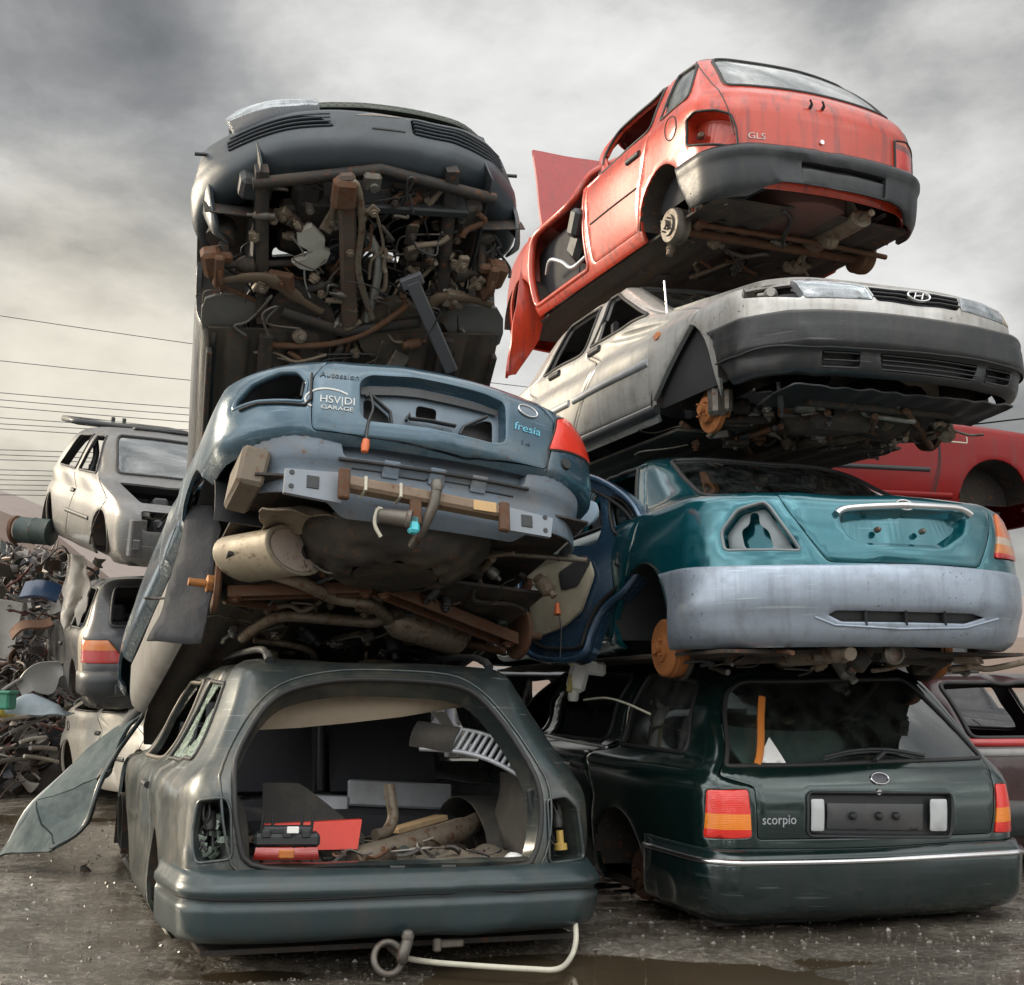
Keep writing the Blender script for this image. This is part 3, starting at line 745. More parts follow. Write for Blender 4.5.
# bumper
WAb = Wrap(.90, 4.5, .15, [(0,   .325, .85, .07, .1, .07), (.05,   .345, .892, -.005, 0, .07), (.12, .385, .90, -.035, 0, .07), (.215, .478, .905, -.045, 0, .07), (.230, .492, .888, -.018, 0, .07), (.25, .510, .912, -.052, 0, .07),
    (.285, .545, .912, -.052, 0, .07), (.305, .560, .893, -.018, 0, .07), (.33, .585, .892, -.02, 0, .07), (.36, .603, .865, .06, 0, .07)], taper=(.06, .9, 0, 1), seed=4)
ob = [(WAb.uy(.60, .1), .02), (WAb.uy(.60, .1), .35), (WAb.uy(.60, .1, 1), .35), (WAb.uy(.60, .1, 1), .02)]
bmp = A.sheet('bumper', WAb, rnd(ob, .03), [], surf_mat('painted_grey_green_bumper', (.026, .044, .048), .34, dirt=.35, dirtcol=(.065, .058, .045), streak=.35, bump=.12, metal=.2, coat=.2), t=.02, res=.022)
A.strip('bumper_crease', WAb, [(WAb.uy(.58, .1), .238), (WAb.uy(.58, .1, 1), .238)], .012, .006, M_['rubber'], parent=bmp)
for x in (-.05, .16): A.strip('bumper_clip', WAb, WAb.end([(x - .03, .345), (x + .03, .345)]), .012, .012, M_['black'], parent=bmp)
# roof rails
for s in (-1, 1):
    f = lambda y: (s * .50, y, float(np.interp(y, [.5, .7, 2.6], [1.40, 1.41, 1.42])))
    mb = MB().tube(spl([f(.52), (s * .50, .60, 1.435), (s * .495, .85, 1.465), (s * .49, 1.6, 1.475), (s * .49, 2.3, 1.465), (s * .49, 2.6, 1.42)], 5, False), [.02] * 5 + [.016] * 21, 8)
    A.part('roof_rail', mb, M_['bumper'])
# interior: load floor, wheel humps, side trims, folded seats, sagging headlining
A.part('boot_floor', MB().grid(lambda u, v: (-.62 + 1.24 * u, .10 + 1.75 * v, .60 - .03 * min(1, v * 8) + .006 * math.sin(9 * u + 7 * v)), 14, 16, .02), M_['carpet'])
def inner(s, a, b):
    W = WA; o = [(y, vz(W, z)) for y, z in ((.16, .58), (.22, .95), (1.9, .95), (1.9, .58))]
    return A.sheet('side_trim', W, W.side(o, s), [], M_['dark_in'], t=.01, off=-.13, res=.08)
for s in (-1, 1):
    inner(s, 0, 0)
    A.part('wheel_hump', MB().grid(lambda u, v: (s * (.80 - .27 * min(1, 1.6 * math.sin(PI * min(v, .5)))), .98 - .42 * math.cos(PI * u), .55 + .26 * math.sin(PI * u) * (1 if v < .5 else 1)), 14, 8, .01, flip=(s < 0)), M_['carpet'])
for x0, x1 in ((-.60, -.06), (.03, .60)):
    mb = MB().grid(lambda u, v: (x0 + (x1 - x0) * u, 1.55 + .14 * v + .03 * abs(2 * u - 1) ** 4, .80 + .44 * v), 10, 8, .09).jitter(.006, 4)
    A.part('seat_back', mb, M_['seat'])
A.part('seat_frame', MB().tube([(-.015, 1.6, .80), (-.012, 1.66, 1.26)], .028, 8), M_['black'])
for x0, x1, y_, z0, z1 in ((-.22, .06, 1.30, .72, .80), (.06, .60, 1.32, .73, .86)):
    A.part('seat_hinge_panel', MB().box(((x0 + x1) / 2, y_, (z0 + z1) / 2), (x1 - x0, .03, z1 - z0), Matrix.Rotation(-.25, 3, 'X') @ Matrix.Rotation(.05, 3, 'Y'), .01), M_['silver'])
A.part('seat_base', MB().grid(lambda u, v: (-.6 + 1.2 * u, 1.15 + .5 * v, .68 + .08 * v + .03 * math.sin(PI * u)), 10, 6, .1).jitter(.01, 5), M_['seat'])
for s in (-1, 1): A.part('front_seat', seat_mb((s * .36, 2.35, .45), .5, .66), M_['seat'])
hd = loc_plane(A, [(262,692),(300,683),(360,680),(420,680),(460,688),(478,700)], 1, .50); lo = loc_plane(A, [(259,729),(300,727),(350,722),(400,716),(445,708),(474,704)], 1, .60)
def hl(u, v):
    t = u * 5; i = min(int(t), 4); f = t - i; a = hd[i] * (1 - f) + hd[i + 1] * f; b = lo[i] * (1 - f) + lo[i + 1] * f
    p = a * (1 - v) + b * v; return (p[0], p[1] + (.10 * (1 - v) ** 2 + .02 * math.sin(8 * u)), p[2])
A.part('sagging_headlining', MB().grid(hl, 20, 8, .008), M_['board'])
A.part('boot_side_lining', MB().grid(lambda u, v: (.60 + .03 * v, .22 + .5 * u, .60 + .34 * v), 8, 8, .02, flip=True).jitter(.02, 5), M_['carpet'])
A.part('lock_panel', MB().box((.59, .17, .77), (.04, .03, .24), Matrix.Rotation(-.18, 3, 'Y'), .01), M_['bumper'])
A.part('boot_sill', MB().grid(lambda u, v: (-.60 + 1.2 * u, .045 + .10 * v + .04 * (2 * u - 1) ** 2, .605 + .012 * math.sin(PI * v)), 24, 5, .02).jitter(.004, 9), P_A)
# inner face of the roof and floor pan so that nothing shows through
A.part('floor_pan', MB().grid(lambda u, v: (-.76 + 1.52 * u, .15 + 4.0 * v, .30), 8, 20, .02), M_['under'])
# tow bar
q = A.plane(407, 940, 1, -.06); q2 = A.plane(388, 958, 1, -.02)
mb = MB().tube(spl([q + (0, .25, -.05), q + (0, .06, -.07), q + (-.02, -.01, -.06), q + (0, -.01, .0)], 5, False), .022, 10).lathe(q + (0, -.01, .015), (0, 0, 1), [(0, -.025), (.018, -.022), (.025, 0), (.018, .02), (0, .026)], 16)
tw = A.part('tow_bar', mb, M_['steel'])
A.part('tow_ring', MB().tube([q2 + (.055 * math.cos(a), .02 * math.sin(a), .055 * math.sin(a)) for a in np.linspace(0, 2 * PI, 25)[:-1]], .013, 8, closed=True), M_['steel'], parent=tw)
pts = [A.plane(x, y, 2, .245) for x, y in ((400,957),(430,962),(480,966),(530,969),(558,969))] + [A.plane(x, y, 1, yy) for x, y, yy in ((571,957,-.03),(576,940,.0),(575,920,.06))]
A.part('hanging_pipe', MB().tube(spl(pts, 5, False), .011, 8), M_['cable'])
A.part('socket_bracket', MB().box(A.plane(448, 943, 1, .05), (.12, .05, .03), None, .006).box(A.plane(437, 945, 1, .02), (.03, .03, .05)), M_['steel'])
# front door swung wide, torn and folded down to the ground
dp = {k: A.w2l(depth_at(px, py, Y)) for k, (px, py, Y) in dict(a=(150,704,7.85), b=(104,776,7.25), c=(84,826,7.15), d=(52,848,7.05), e=(36,802,7.55), f=(5,853,7.6), g=(96,746,7.8)).items()}
def tri_patch(mb, P, n=7, sd=0):
    a, b, c = P; idx = {}; vs = []
    for i in range(n + 1):
        for j in range(n + 1 - i):
            idx[(i, j)] = len(vs); vs.append(a + (b - a) * i / n + (c - a) * j / n)
    fs = []
    for i in range(n):
        for j in range(n - i):
            fs.append((idx[(i, j)], idx[(i + 1, j)], idx[(i, j + 1)]))
            if i + j < n - 1: fs.append((idx[(i + 1, j)], idx[(i + 1, j + 1)], idx[(i, j + 1)]))
    mb.add(vs, fs, False)
mb = MB()
tri_patch(mb, (dp['a'], dp['b'], dp['g'])); tri_patch(mb, (dp['g'], dp['b'], dp['e'])); tri_patch(mb, (dp['b'], dp['c'], dp['e'])); tri_patch(mb, (dp['c'], dp['d'], dp['e'])); tri_patch(mb, (dp['e'], dp['d'], dp['f']))
mb.jitter(.05, 2.4).jitter(.012, 9)
dr = A.part('bent_front_door', mb, surf_mat('scuffed_door_skin', (.075, .10, .10), .8, metal=.0, coat=.0, spec=.25, dirt=.5, dirtcol=(.028, .034, .038), var=.3, dscale=3.), label='front door torn open, folded and hanging down to the ground')
m_ = dr.modifiers.new('thickness', 'SOLIDIFY'); m_.thickness = .018
A.part('door_edge', MB().tube(spl([dp['a'], dp['g'], dp['e'], dp['f']], 6, False), .022, 8).jitter(.02, 3), surf_mat('pale_door_edge', (.30, .32, .30), .45, dirt=.4), parent=dr)
A.part('door_edge', MB().tube(spl([dp['a'], dp['b'], dp['c'], dp['d']], 6, False), .015, 8).jitter(.02, 3), P_A, parent=dr)
A.part('door_seal', MB().tube(spl([dp['a'] + (0, .05, .02), A.w2l(depth_at(128, 722, 7.75)), A.w2l(depth_at(112, 752, 7.6)), dp['b']], 6, False), .05, 8, sq=.4), M_['rubber'])

# ------------------------------------------------------------------ loose things in the open boot
def own(T, mb, name, mat, label, cat, origin, group=None):
    """a loose thing lying in car T, built in T's space: an object of its own"""
    o = np.array(origin, float); mb.v = [tuple(np.array(v) - o) for v in mb.v]
    ob = mb.build(name, mat, None, label, cat, group); ob.matrix_world = Matrix(T.M) @ Matrix.Translation(Vector(o)); return ob
def own_root(T, name, label, cat, origin, rot=None, group=None):
    e = bpy.data.objects.new(name, None); COL.objects.link(e); e.matrix_world = Matrix(T.M) @ Matrix.Translation(Vector(origin)) @ (rot or Matrix()); e.empty_display_size = .1
    tag(e, label, cat, group); return e
# tail lamp unit lying on its lens
o_ = A.plane(286, 860, 2, .625); e = own_root(A, 'tail_lamp_unit', 'loose black tail lamp unit with a red lens, lying at the boot opening', 'car lamp', o_, Matrix.Rotation(-.18, 4, 'Z'))
MB().grid(lambda u, v: ((u - .5) * (.25 - .02 * v), -.055 - .012 * math.sin(PI * v) + .02 * (2 * u - 1) ** 2, .005 + .045 * v), 12, 5, .03).build('red_lens', lamp_mat('loose_lens', [(0, (.30, .02, .015)), (.5, (.30, .02, .015))]), e)
MB().box((.0, -.045, .028), (.06, .05, .035), None, .006).build('amber_lens', surf_mat('amber_lens', (.45, .13, .02), .2, coat=.5, dirt=.2), e)
mb = MB().box((0, .03, .075), (.25, .14, .05), None, .012).box((0, .02, .11), (.19, .10, .03), None, .008)
for x in (-.10, -.06, .05, .09): mb.tube([(x, .0, .1), (x + .005, -.01, .17)], .006, 6)
for x in (-.08, .0, .07): mb.box((x, -.035, .10), (.035, .02, .03), None, .004)
mb.build('lamp_housing', M_['black'], e); MB().box((.02, -.045, .115), (.045, .006, .025), None, .002).build('white_tag', M_['white'], e)
o_ = A.plane(310, 852, 2, .63)
own(A, MB().prism([(-.2, 0), (.19, 0), (.21, .115), (-.19, .10)], lambda a, b, h: (o_[0] + a, o_[1] + .02 - h * .9 + b * .2, o_[2] + b + .01), .05), 'red_plastic_box', M_['red_box'], 'flat bright red plastic box lying behind the loose tail lamp', 'box', o_)
o_ = A.plane(300, 835, 1, .72)
own(A, MB().grid(lambda u, v: (o_[0] - .16 + .46 * u, o_[1] + .06 * v - .03 * math.sin(3 * u), .60 + (.28 - .22 * max(0, (u - .35) / .65)) * v), 12, 8, .012).jitter(.01, 4), 'dark_trim_panel', M_['carpet'], 'dark grey felt trim panel leaning behind the red box', 'trim panel', o_)
o_ = A.plane(382, 838, 1, .72)
pts = [A.plane(x, y, 1, yy) for x, y, yy in ((375,835,.62),(386,832,.66),(393,818,.70),(391,800,.72),(389,785,.74))]
own(A, MB().tube(spl(pts, 5, False), .026, 12), 'exhaust_elbow', M_['exhaust'], 'short bent exhaust elbow standing upright in the middle of the open boot', 'exhaust pipe', o_)
pts = [A.plane(x, y, 1, yy) for x, y, yy in ((352,862,.32),(385,852,.42),(420,842,.55),(455,832,.68),(478,821,.82))]
own(A, MB().tube(spl(pts, 5, False), [.045, .05] + [.055] * 15 + [.045] * 4, 14).jitter(.006, 8), 'flexible_pipe', M_['exhaust'], 'thick dusty flexible pipe lying slantwise across the open boot floor', 'pipe', pts[0])
o_ = A.plane(418, 824, 1, .85)
own(A, MB().box(o_, (.26, .12, .025), Matrix.Rotation(-.22, 3, 'Y') @ Matrix.Rotation(.2, 3, 'Z'), .004), 'wooden_board', M_['wood'], 'pale wooden board wedged behind the thick flexible pipe in the boot', 'board', o_)
pts = [A.plane(x, y, 1, yy) for x, y, yy in ((395,866,.18),(425,852,.26),(450,842,.32),(472,846,.34),(490,843,.36),(515,850,.38),(535,862,.36))]
pp = spl(pts, 5, False)
def carp(u, v):
    t = u * (len(pp) - 1); i = min(int(t), len(pp) - 2); f = t - i; p = np.array(pp[i]) * (1 - f) + np.array(pp[i + 1]) * f
    return (p[0] + .05 * v, p[1] - .13 * (1 - v) + .16 * v, max(.60, p[2] - .05 * (1 - v) - .03 * v + .012 * math.sin(14 * u + 5 * v)))
own(A, MB().grid(carp, 30, 10, .01).jitter(.008, 10), 'crumpled_carpet', surf_mat('brown_carpet', (.17, .14, .10), .95, dirt=.5, bump=.6, bscale=130), 'crumpled brown carpet piece lying at the right of the open boot', 'carpet', pts[0])
o_ = A.plane(517, 862, 1, .12)
own(A, MB().grid(lambda u, v: (o_[0] - .06 + .12 * u, o_[1] + .1 * v, o_[2] + .035 * math.sin(PI * u) * math.sin(PI * v)), 8, 8, .004).jitter(.012, 18), 'white_rag', M_['white'], 'small white rag in the right corner of the open boot', 'rag', o_)
# slotted trim strip hanging from the right pillar
a, b = A.plane(424, 737, 1, .62), A.plane(541, 775, 1, .30); d_ = b - a; Ls = np.linalg.norm(d_); ex = d_ / Ls; up = np.array((0, .25, 1.)); up -= ex * (up @ ex); up /= np.linalg.norm(up); nn_ = np.cross(ex, up)
e = own_root(A, 'slotted_trim_strip', 'pale grey slotted trim strip hanging inside the right side of the boot opening', 'trim strip', a)
mb = MB(); F = lambda s, h, t: tuple(ex * s + up * h + nn_ * t)
lines = lambda h, r: mb.tube([F(Ls * k / 20, h + .05 * math.sin(PI * k / 20), 0) for k in range(21)], r, 8)
lines(-.055, .012); lines(.045, .010)
for k in range(15):
    t = .14 + .78 * k / 14; hh = .05 * math.sin(PI * t); mb.tube([F(Ls * t - .012, -.055 + hh, 0), F(Ls * t + .012, .045 + hh, .0)], .0085, 6, sq=1.3)
mb.build('slats', M_['silver'], e)
MB().grid(lambda u, v: F(-.05 + .20 * u, -.06 + .12 * v + .03 * u, .03 * math.sin(PI * v) + .01), 6, 6, .01).build('worn_end_cap', M_['carpet'], e)
pts = [A.plane(x, y, 1, yy) for x, y, yy in ((432,712,1.0),(446,712,1.0),(456,730,1.0),(450,731,1.0))]
own(A, MB().add([tuple(p) for p in pts] + [tuple(p + (0, .03, 0)) for p in pts], [(0, 1, 2, 3), (7, 6, 5, 4), (0, 4, 5, 1), (1, 5, 6, 2), (2, 6, 7, 3), (3, 7, 4, 0)], False), 'white_plastic_scrap', M_['white'], 'white plastic scrap behind the top of the slotted trim strip', 'scrap', pts[0])
# ================================================================== dark green estate (bottom right)
G = Thing('estate_car', 'glossy dark green estate car with its tailgate shut, at the bottom right', 'car', (1.665, 5.60, -.238), (18.9, 1.6, .6))
WG = Wrap(.89, 4.5, .135, [(0, .26, .80, .10, .10, .06), (.08, .34, .845, .05, .05, .06), (.34, .60, .885, .025, .0, .06), (.46, .72, .888, .02, .03, .06), (.58, .84, .886, .035, .06, .06), (.63, .89, .878, .06, .14, .06),
    (.66, .92, .855, .075, .25, .06), (.70, .955, .81, .10, 1.15, .06), (.95, 1.18, .705, .25, 1.55, .09), (1.10, 1.31, .63, .36, 1.85, .08),
    (1.17, 1.365, .585, .425, 1.98, .07), (1.22, 1.395, .52, .50, 2.08, .06), (1.34, 1.415, .40, .66, 2.25, .04), (1.75, 1.425, .02, 1.2, 2.6, 0)], seed=11, dents=5, wob=.0016)
ARCH_G = [(.98, .34, .33), (3.62, .34, .33)]
P_G = paint('dark_green_gloss_paint', (.008, .030, .026), rough=.12, coat=1., metal=.5, dirt=.10, streak=.12, dirtcol=(.05, .055, .045), scuff=.25, bump=.03)
tgG = rnd(G.at(WG, [(757,840),(754,787),(717,776),(720,690),(737,676),(905,674),(978,750),(992,776),(992,834)]), [.02, .02, .03, .05, .06, .06, .05, .02, .02])
wnG = rnd(G.at(WG, [(724,766),(726,692),(741,681),(902,679),(968,742),(982,757)]), [.03, .05, .05, .06, .05, .04])
lmG = rnd(G.at(WG, [(706,789),(748,789),(752,838),(703,838)]), .02); rmG = rnd(G.at(WG, [(995,783),(1011,783),(1013,832),(995,833)]), .012)
rdG = {s: rnd(wz(WG, [(1.34, .36), (1.28, .70), (1.24, 1.345), (2.16, 1.36), (2.16, .30), (1.40, .30)], s), .03) for s in (-1, 1)}
rwG = {s: rnd(wz(WG, [(1.34, .98), (1.33, 1.325), (2.10, 1.335), (2.10, .96)], s), .05) for s in (-1, 1)}
fdG = {s: rnd(wz(WG, [(2.19, .30), (2.19, 1.36), (2.55, 1.35), (3.25, .96), (3.28, .30)], s), .03) for s in (-1, 1)}
fwG = {s: rnd(wz(WG, [(2.27, .97), (2.27, 1.325), (2.55, 1.32), (3.10, .98)], s), .05) for s in (-1, 1)}
qwG = {s: rnd(wz(WG, [(.40, .98), (.55, 1.31), (1.14, 1.33), (1.14, .97)], s), .05) for s in (-1, 1)}
wsG = rnd([(-WG.U + .12, .80), (-WG.U + .12, 1.13), (-WG.U + .72, 1.12), (-WG.U + .80, .80)], .05)
G.sheet('body_shell', WG, shell_outline(WG, ARCH_G, 0., 1.75), [tgG, lmG, rmG] + [d[s] for d in (rdG, fdG, qwG) for s in (-1, 1)], P_G, t=.022, res=.034)
wheel_wells(G, WG, ARCH_G, M_['under'])
pr = rnd(G.at(WG, [(808,793),(951,794),(950,836),(808,835)]), .025)
tg = G.sheet('tailgate', WG, inset(tgG, .005), [wnG, pr], P_G, t=.025)
G.recess('door_gap', WG, tgG, .04, M_['black'], back=False, off=-.012)
G.sheet('rear_window', WG, inset(wnG, .001), [], glass_mat('rear_glass', (.70, .78, .75), .05, (.2, .22, .2), seed=21.), parent=tg, t=.004, off=-.004, roll=0)
G.strip('window_seal', WG, wnG, .022, .008, M_['rubber'], parent=tg, closed=True)
pl = G.recess('plate_recess', WG, pr, .022, M_['black'], parent=tg, shrink=.008)
G.strip('plate_frame', WG, inset(pr, -.004), .014, .012, M_['black'], parent=pl, closed=True)
G.sheet('plate_backing', WG, rnd(G.at(WG, [(829,803),(926,804),(925,831),(829,830)]), .01), [], surf_mat('dusty_plate_plinth', (.05, .052, .055), .4, dirt=.5), parent=pl, t=.004, off=-.016)
for x0, x1 in ((811, 824), (930, 947)):
    G.sheet('reversing_lamp', WG, rnd(G.at(WG, [(x0,799),(x1,799),(x1,831),(x0,831)]), .012), [], surf_mat('milky_lens', (.50, .52, .52), .2, coat=.5, dirt=.2), parent=tg, t=.006, off=.003)
for x in (854, 880, 897):
    q = G.at(WG, [(x, 816)])[0]; p = WG(np.array([q[0]]), np.array([q[1]]), -.004)[0]
    G.part('plate_bolt', MB().lathe(p, (0, -1, 0), [(0, .014), (.012, .012), (.018, .004), (.018, -.012)], 12), M_['black'], tg)
q = G.at(WG, [(878, 792)])[0]; G.part('lock', MB().lathe(WG(np.array([q[0]]), np.array([q[1]]))[0], (0, -1, 0), [(0, .01), (.012, .01), (.016, -.01)], 14), M_['chrome'], tg)
badge_oval(G, WG, G.at(WG, [(879, 779)])[0], .05, .024, M_['chrome'], surf_mat('navy_enamel', (.01, .015, .03), .3, coat=.6))
letter_on(G, WG, 'scorpio', G.at(WG, [(779, 820)])[0], .058, M_['silver'], 'model_script', sx=1.0)
LENS = lamp_mat('tail_lens', [(0, (.80, .03, .018)), (.672, (.90, .26, .02)), (.742, (.80, .03, .018))])
for o_ in (lmG, rmG): G.sheet('tail_lamp', WG, inset(o_, .003), [], LENS, t=.03, off=.006)
# wiper resting across the bottom of the glass
p = [tuple(WG(np.array([u]), np.array([v]), .02)[0]) for u, v in G.at(WG, [(822,759),(850,753),(885,752),(922,758)])]
wp = G.part('wiper', MB().tube(spl(p, 4, False), .008, 6).tube([np.array(x) + (0, .004, -.012) for x in spl(p, 4, False)], .006, 6), M_['black'], tg)
wa = G.at(WG, [(872,764),(880,756)]); p = [tuple(WG(np.array([u]), np.array([v]), .03)[0]) for u, v in wa]; G.part('wiper_arm', MB().tube(p, .012, 8), M_['black'], wp)
for s in (-1, 1):
    G.sheet('quarter_window', WG, inset(qwG[s], .001), [], M_['glass'], t=.004, off=-.006, roll=0); G.strip('window_seal', WG, qwG[s], .022, .01, M_['rubber'], closed=True)
    d = G.sheet('rear_door', WG, inset(rdG[s], .005), [rwG[s]], P_G, t=.03); G.strip('window_frame', WG, inset(rwG[s], -.006), .02, .01, M_['rubber'], parent=d, closed=True)
    G.strip('door_handle', WG, wz(WG, [(1.42, .83), (1.57, .835)], s), .04, .02, M_['black'], parent=d)
    if s > 0: G.sheet('window_glass', WG, rwG[s], [], M_['glass'], parent=d, t=.004, off=-.008, roll=0)
    d = G.sheet('front_door', WG, inset(fdG[s], .005), [fwG[s]], P_G, t=.03); G.strip('window_frame', WG, inset(fwG[s], -.006), .02, .01, M_['rubber'], parent=d, closed=True)
    G.strip('belt_trim', WG, wz(WG, [(1.26, .945), (2.14, .945)], s), .022, .012, M_['chrome'])
G.sheet('windscreen', WG, wsG, [], M_['glass'], t=.004, off=.004, roll=0)
# bumper with its bright strip
WGb = Wrap(.915, 4.5, .15, [(0, .27, .78, .09, .1, .06), (.06, .31, .87, .01, 0, .06), (.13, .38, .895, -.03, 0, .06), (.24, .49, .912, -.045, 0, .06), (.29, .54, .912, -.045, 0, .06), (.31, .56, .897, -.03, 0, .06), (.335, .585, .893, -.015, 0, .06), (.355, .602, .872, .05, 0, .06)], taper=(.06, .9, 0, 1), seed=14, dents=5)
ob = [(WGb.uy(.64, .1), .0), (WGb.uy(.64, .1), .345), (WGb.uy(.64, .1, 1), .345), (WGb.uy(.64, .1, 1), .0)]
b_ = G.sheet('bumper', WGb, rnd(ob, .03), [], paint('dark_green_bumper_paint', (.008, .026, .025), rough=.2, coat=.9, metal=.4, dirt=.15, streak=.3, dirtcol=(.05, .05, .045)), t=.02, res=.022)
G.strip('bright_strip', WGb, [(WGb.uy(.63, .1), .295), (WGb.uy(.63, .1, 1), .295)], .026, .010, M_['chrome'], parent=b_)
G.part('brake_drum', hub_mb((-.70, .98, .34), -1, 'drum', .125), M_['rust'])
G.part('brake_drum', hub_mb((.70, .98, .34), 1, 'drum', .125), M_['rust'])
G.part('axle_beam', MB().tube([(-.68, 1.0, .32), (.68, 1.0, .32)], .04, 10), M_['under'])
floor_pan(G, .74, .2, 4.0, .26)
interior(G, (1.55, 2.5), .42, dash=3.2)
G.part('luggage_floor', MB().grid(lambda u, v: (-.62 + 1.24 * u, .14 + 1.2 * v, .62), 8, 8, .02), M_['carpet'])
G.part('pale_reflection_panel', MB().grid(lambda u, v: (-.62 + .70 * u, .16 + .30 * v, .945 + .17 * v - .02 * math.sin(PI * u) - .03 * u), 8, 6, .01), surf_mat('pale_reflection_grey', (.62, .66, .68), .7, dirt=.2))  # pale panel inside stands in for a bright reflection in the rear glass
# strap and triangle seen through the rear window
u0 = G.at(WG, [(757,765),(762,697)]); G.strip('orange_strap', WG, u0, .035, .006, surf_mat('orange_webbing', (.62, .20, .03), .7, dirt=.15), off=.004)
q = G.at(WG, [(755,763),(786,763),(769,737)]); o_ = G.sheet('triangle_sticker', WG, q, [], M_['white'], t=.002, off=.004, edge=False)
own(G, MB().box((.42, .42, .98), (.42, .14, .07), Matrix.Rotation(-.08, 3, 'Y'), .01), 'red_plastic_case', M_['red_box'], 'red plastic case behind the rear window of the dark green estate', 'case', (.42, .42, .98))
# ================================================================== teal saloon on the dark green estate
F_ = Thing('saloon_car', 'teal saloon car with a silver grey bumper, lying on the dark green estate', 'car', (1.70, 5.09, .951), (17.4, -.4, .1))
WF = Wrap(.87, 4.55, .36, [(0, .30, .80, .10, .1, .18), (.05, .33, .84, .05, .05, .18), (.17, .44, .868, .02, .0, .18), (.30, .56, .872, .0, .0, .18), (.365, .62, .868, .0, .02, .18), (.50, .75, .862, .015, .06, .18), (.60, .85, .845, .04, .12, .18),
    (.66, .915, .83, .07, .25, .17), (.70, .948, .81, .14, .7, .16), (.78, .97, .775, .34, 1.0, .13), (.88, .995, .745, .55, 1.25, .11), (1.10, 1.12, .68, .85, 1.5, .10), (1.32, 1.27, .60, 1.15, 1.8, .08), (1.43, 1.335, .53, 1.34, 1.98, .07), (1.52, 1.365, .44, 1.5, 2.1, .05), (1.65, 1.385, .30, 1.7, 2.25, .03), (1.95, 1.39, .02, 2.2, 2.5, 0)], taper=(.05, .9, .12, 1.2), seed=21, dents=5, wob=.0012)
ARCH_F = [(.88, .35, .345), (3.65, .35, .345)]
P_F = paint("teal_metallic_paint", (.004, .13, .165), rough=.13, metal=.6, coat=1., dirt=.08, scuff=.25, bump=.03, streak=.08, dirtcol=(.07, .10, .10))
lhF = rnd(F_.at(WF, [(723,551),(720,531),(736,509),(764,500),(771,506),(803,551)]), .025)
rhF = [(-u, v) for u, v in lhF][::-1]
lidF = rnd(F_.at(WF, [(809,559),(768,502),(770,493)]) + F_.at(WF, [(773,489),(1003,489),(1012,500),(985,569)]), .02)
lidF = rnd([(lidF[0][0], lidF[0][1])] + [], .01) if False else rnd([(-.40, .372), (-.56, .605), (-.59, .66), (-.57, .83), (.57, .83), (.59, .66), (.56, .605), (.40, .372)], [.03, .05, .03, .03, .03, .03, .05, .03])
prF = rnd(F_.at(WF, [(838,514),(852,507),(955,508),(967,516),(964,534),(944,548),(868,545),(848,536)]), .03)
bwF = rnd(WF.end([(-.60, .905), (-.50, 1.36), (.50, 1.36), (.60, .905)]), .06)
rdF = {s: rnd(wz(WF, [(1.26, .36), (1.08, .62), (.98, .93), (1.42, 1.30), (2.05, 1.345), (2.10, .34)], s), .05) for s in (-1, 1)}
rwF = {s: rnd(wz(WF, [(1.10, .97), (1.52, 1.285), (2.02, 1.315), (2.04, .95)], s), .05) for s in (-1, 1)}
fdF = {s: rnd(wz(WF, [(2.13, .34), (2.08, 1.345), (2.45, 1.345), (3.18, .95), (3.22, .34)], s), .04) for s in (-1, 1)}
fwF = {s: rnd(wz(WF, [(2.16, .95), (2.14, 1.31), (2.42, 1.31), (3.02, .97)], s), .05) for s in (-1, 1)}
F_.sheet('body_shell', WF, shell_outline(WF, ARCH_F, .0, 1.95), [lhF, rhF, lidF, bwF] + [d[s] for d in (rdF, fdF) for s in (-1, 1)], P_F, t=.02)
wheel_wells(F_, WF, ARCH_F, M_['black'])
lid = F_.sheet('boot_lid', WF, inset(lidF, .004), [prF], P_F, t=.025, res=.035)
F_.recess('lid_gap', WF, lidF, .03, M_['black'], back=False, off=-.012)
pc = F_.recess('plate_recess', WF, prF, .045, P_F, parent=lid, shrink=.03)
bar = F_.at(WF, [(836,514),(845,509),(875,507),(930,508),(958,510),(969,516)])
F_.strip('chrome_grab_bar', WF, spl(bar, 4, False), .032, .022, M_['chrome'], parent=lid, off=.006)
badge_oval(F_, WF, F_.at(WF, [(904, 506)])[0], .045, .02, M_['chrome'], surf_mat('navy_enamel', (.01, .015, .03), .3))
for x, y in ((880, 528), (925, 530)):
    q = F_.at(WF, [(x, y)])[0]; p = WF(np.array([q[0]]), np.array([q[1]]), -.02)[0]
    F_.part('plate_bolt', MB().lathe(p, (0, -1, .1), [(0, .02), (.008, .018), (.013, .006), (.013, -.01)], 12), M_['steel'], pc)
sk = F_.recess('lamp_socket', WF, lhF, .11, P_F, shrink=.03)
lb = [(723,551),(720,531),(736,509),(764,500),(771,506),(803,551)]
F_.strip('socket_rim', WF, inset(lhF, .003), .016, .012, surf_mat('bare_grey_flange', (.20, .23, .24), .5, metal=.3, dirt=.3), parent=sk, closed=True, off=-.01)
hol = rnd(F_.at(WF, [(742,546),(738,526),(747,520),(748,508),(757,508),(758,520),(768,526),(774,546)]), .02)
F_.sheet('lamp_backplate', WF, inset(lhF, .012), [hol], surf_mat('bare_grey_flange', (.2, .23, .24), .5), parent=sk, t=.006, off=-.05)
F_.sheet('tail_lamp', WF, inset(rhF, .003), [], lamp_mat('teal_tail_lens', [(0, (.55, .02, .02)), (.70, (.62, .22, .06)), (.745, (.5, .40, .30)), (.78, (.62, .16, .04))]), t=.03, off=.008)
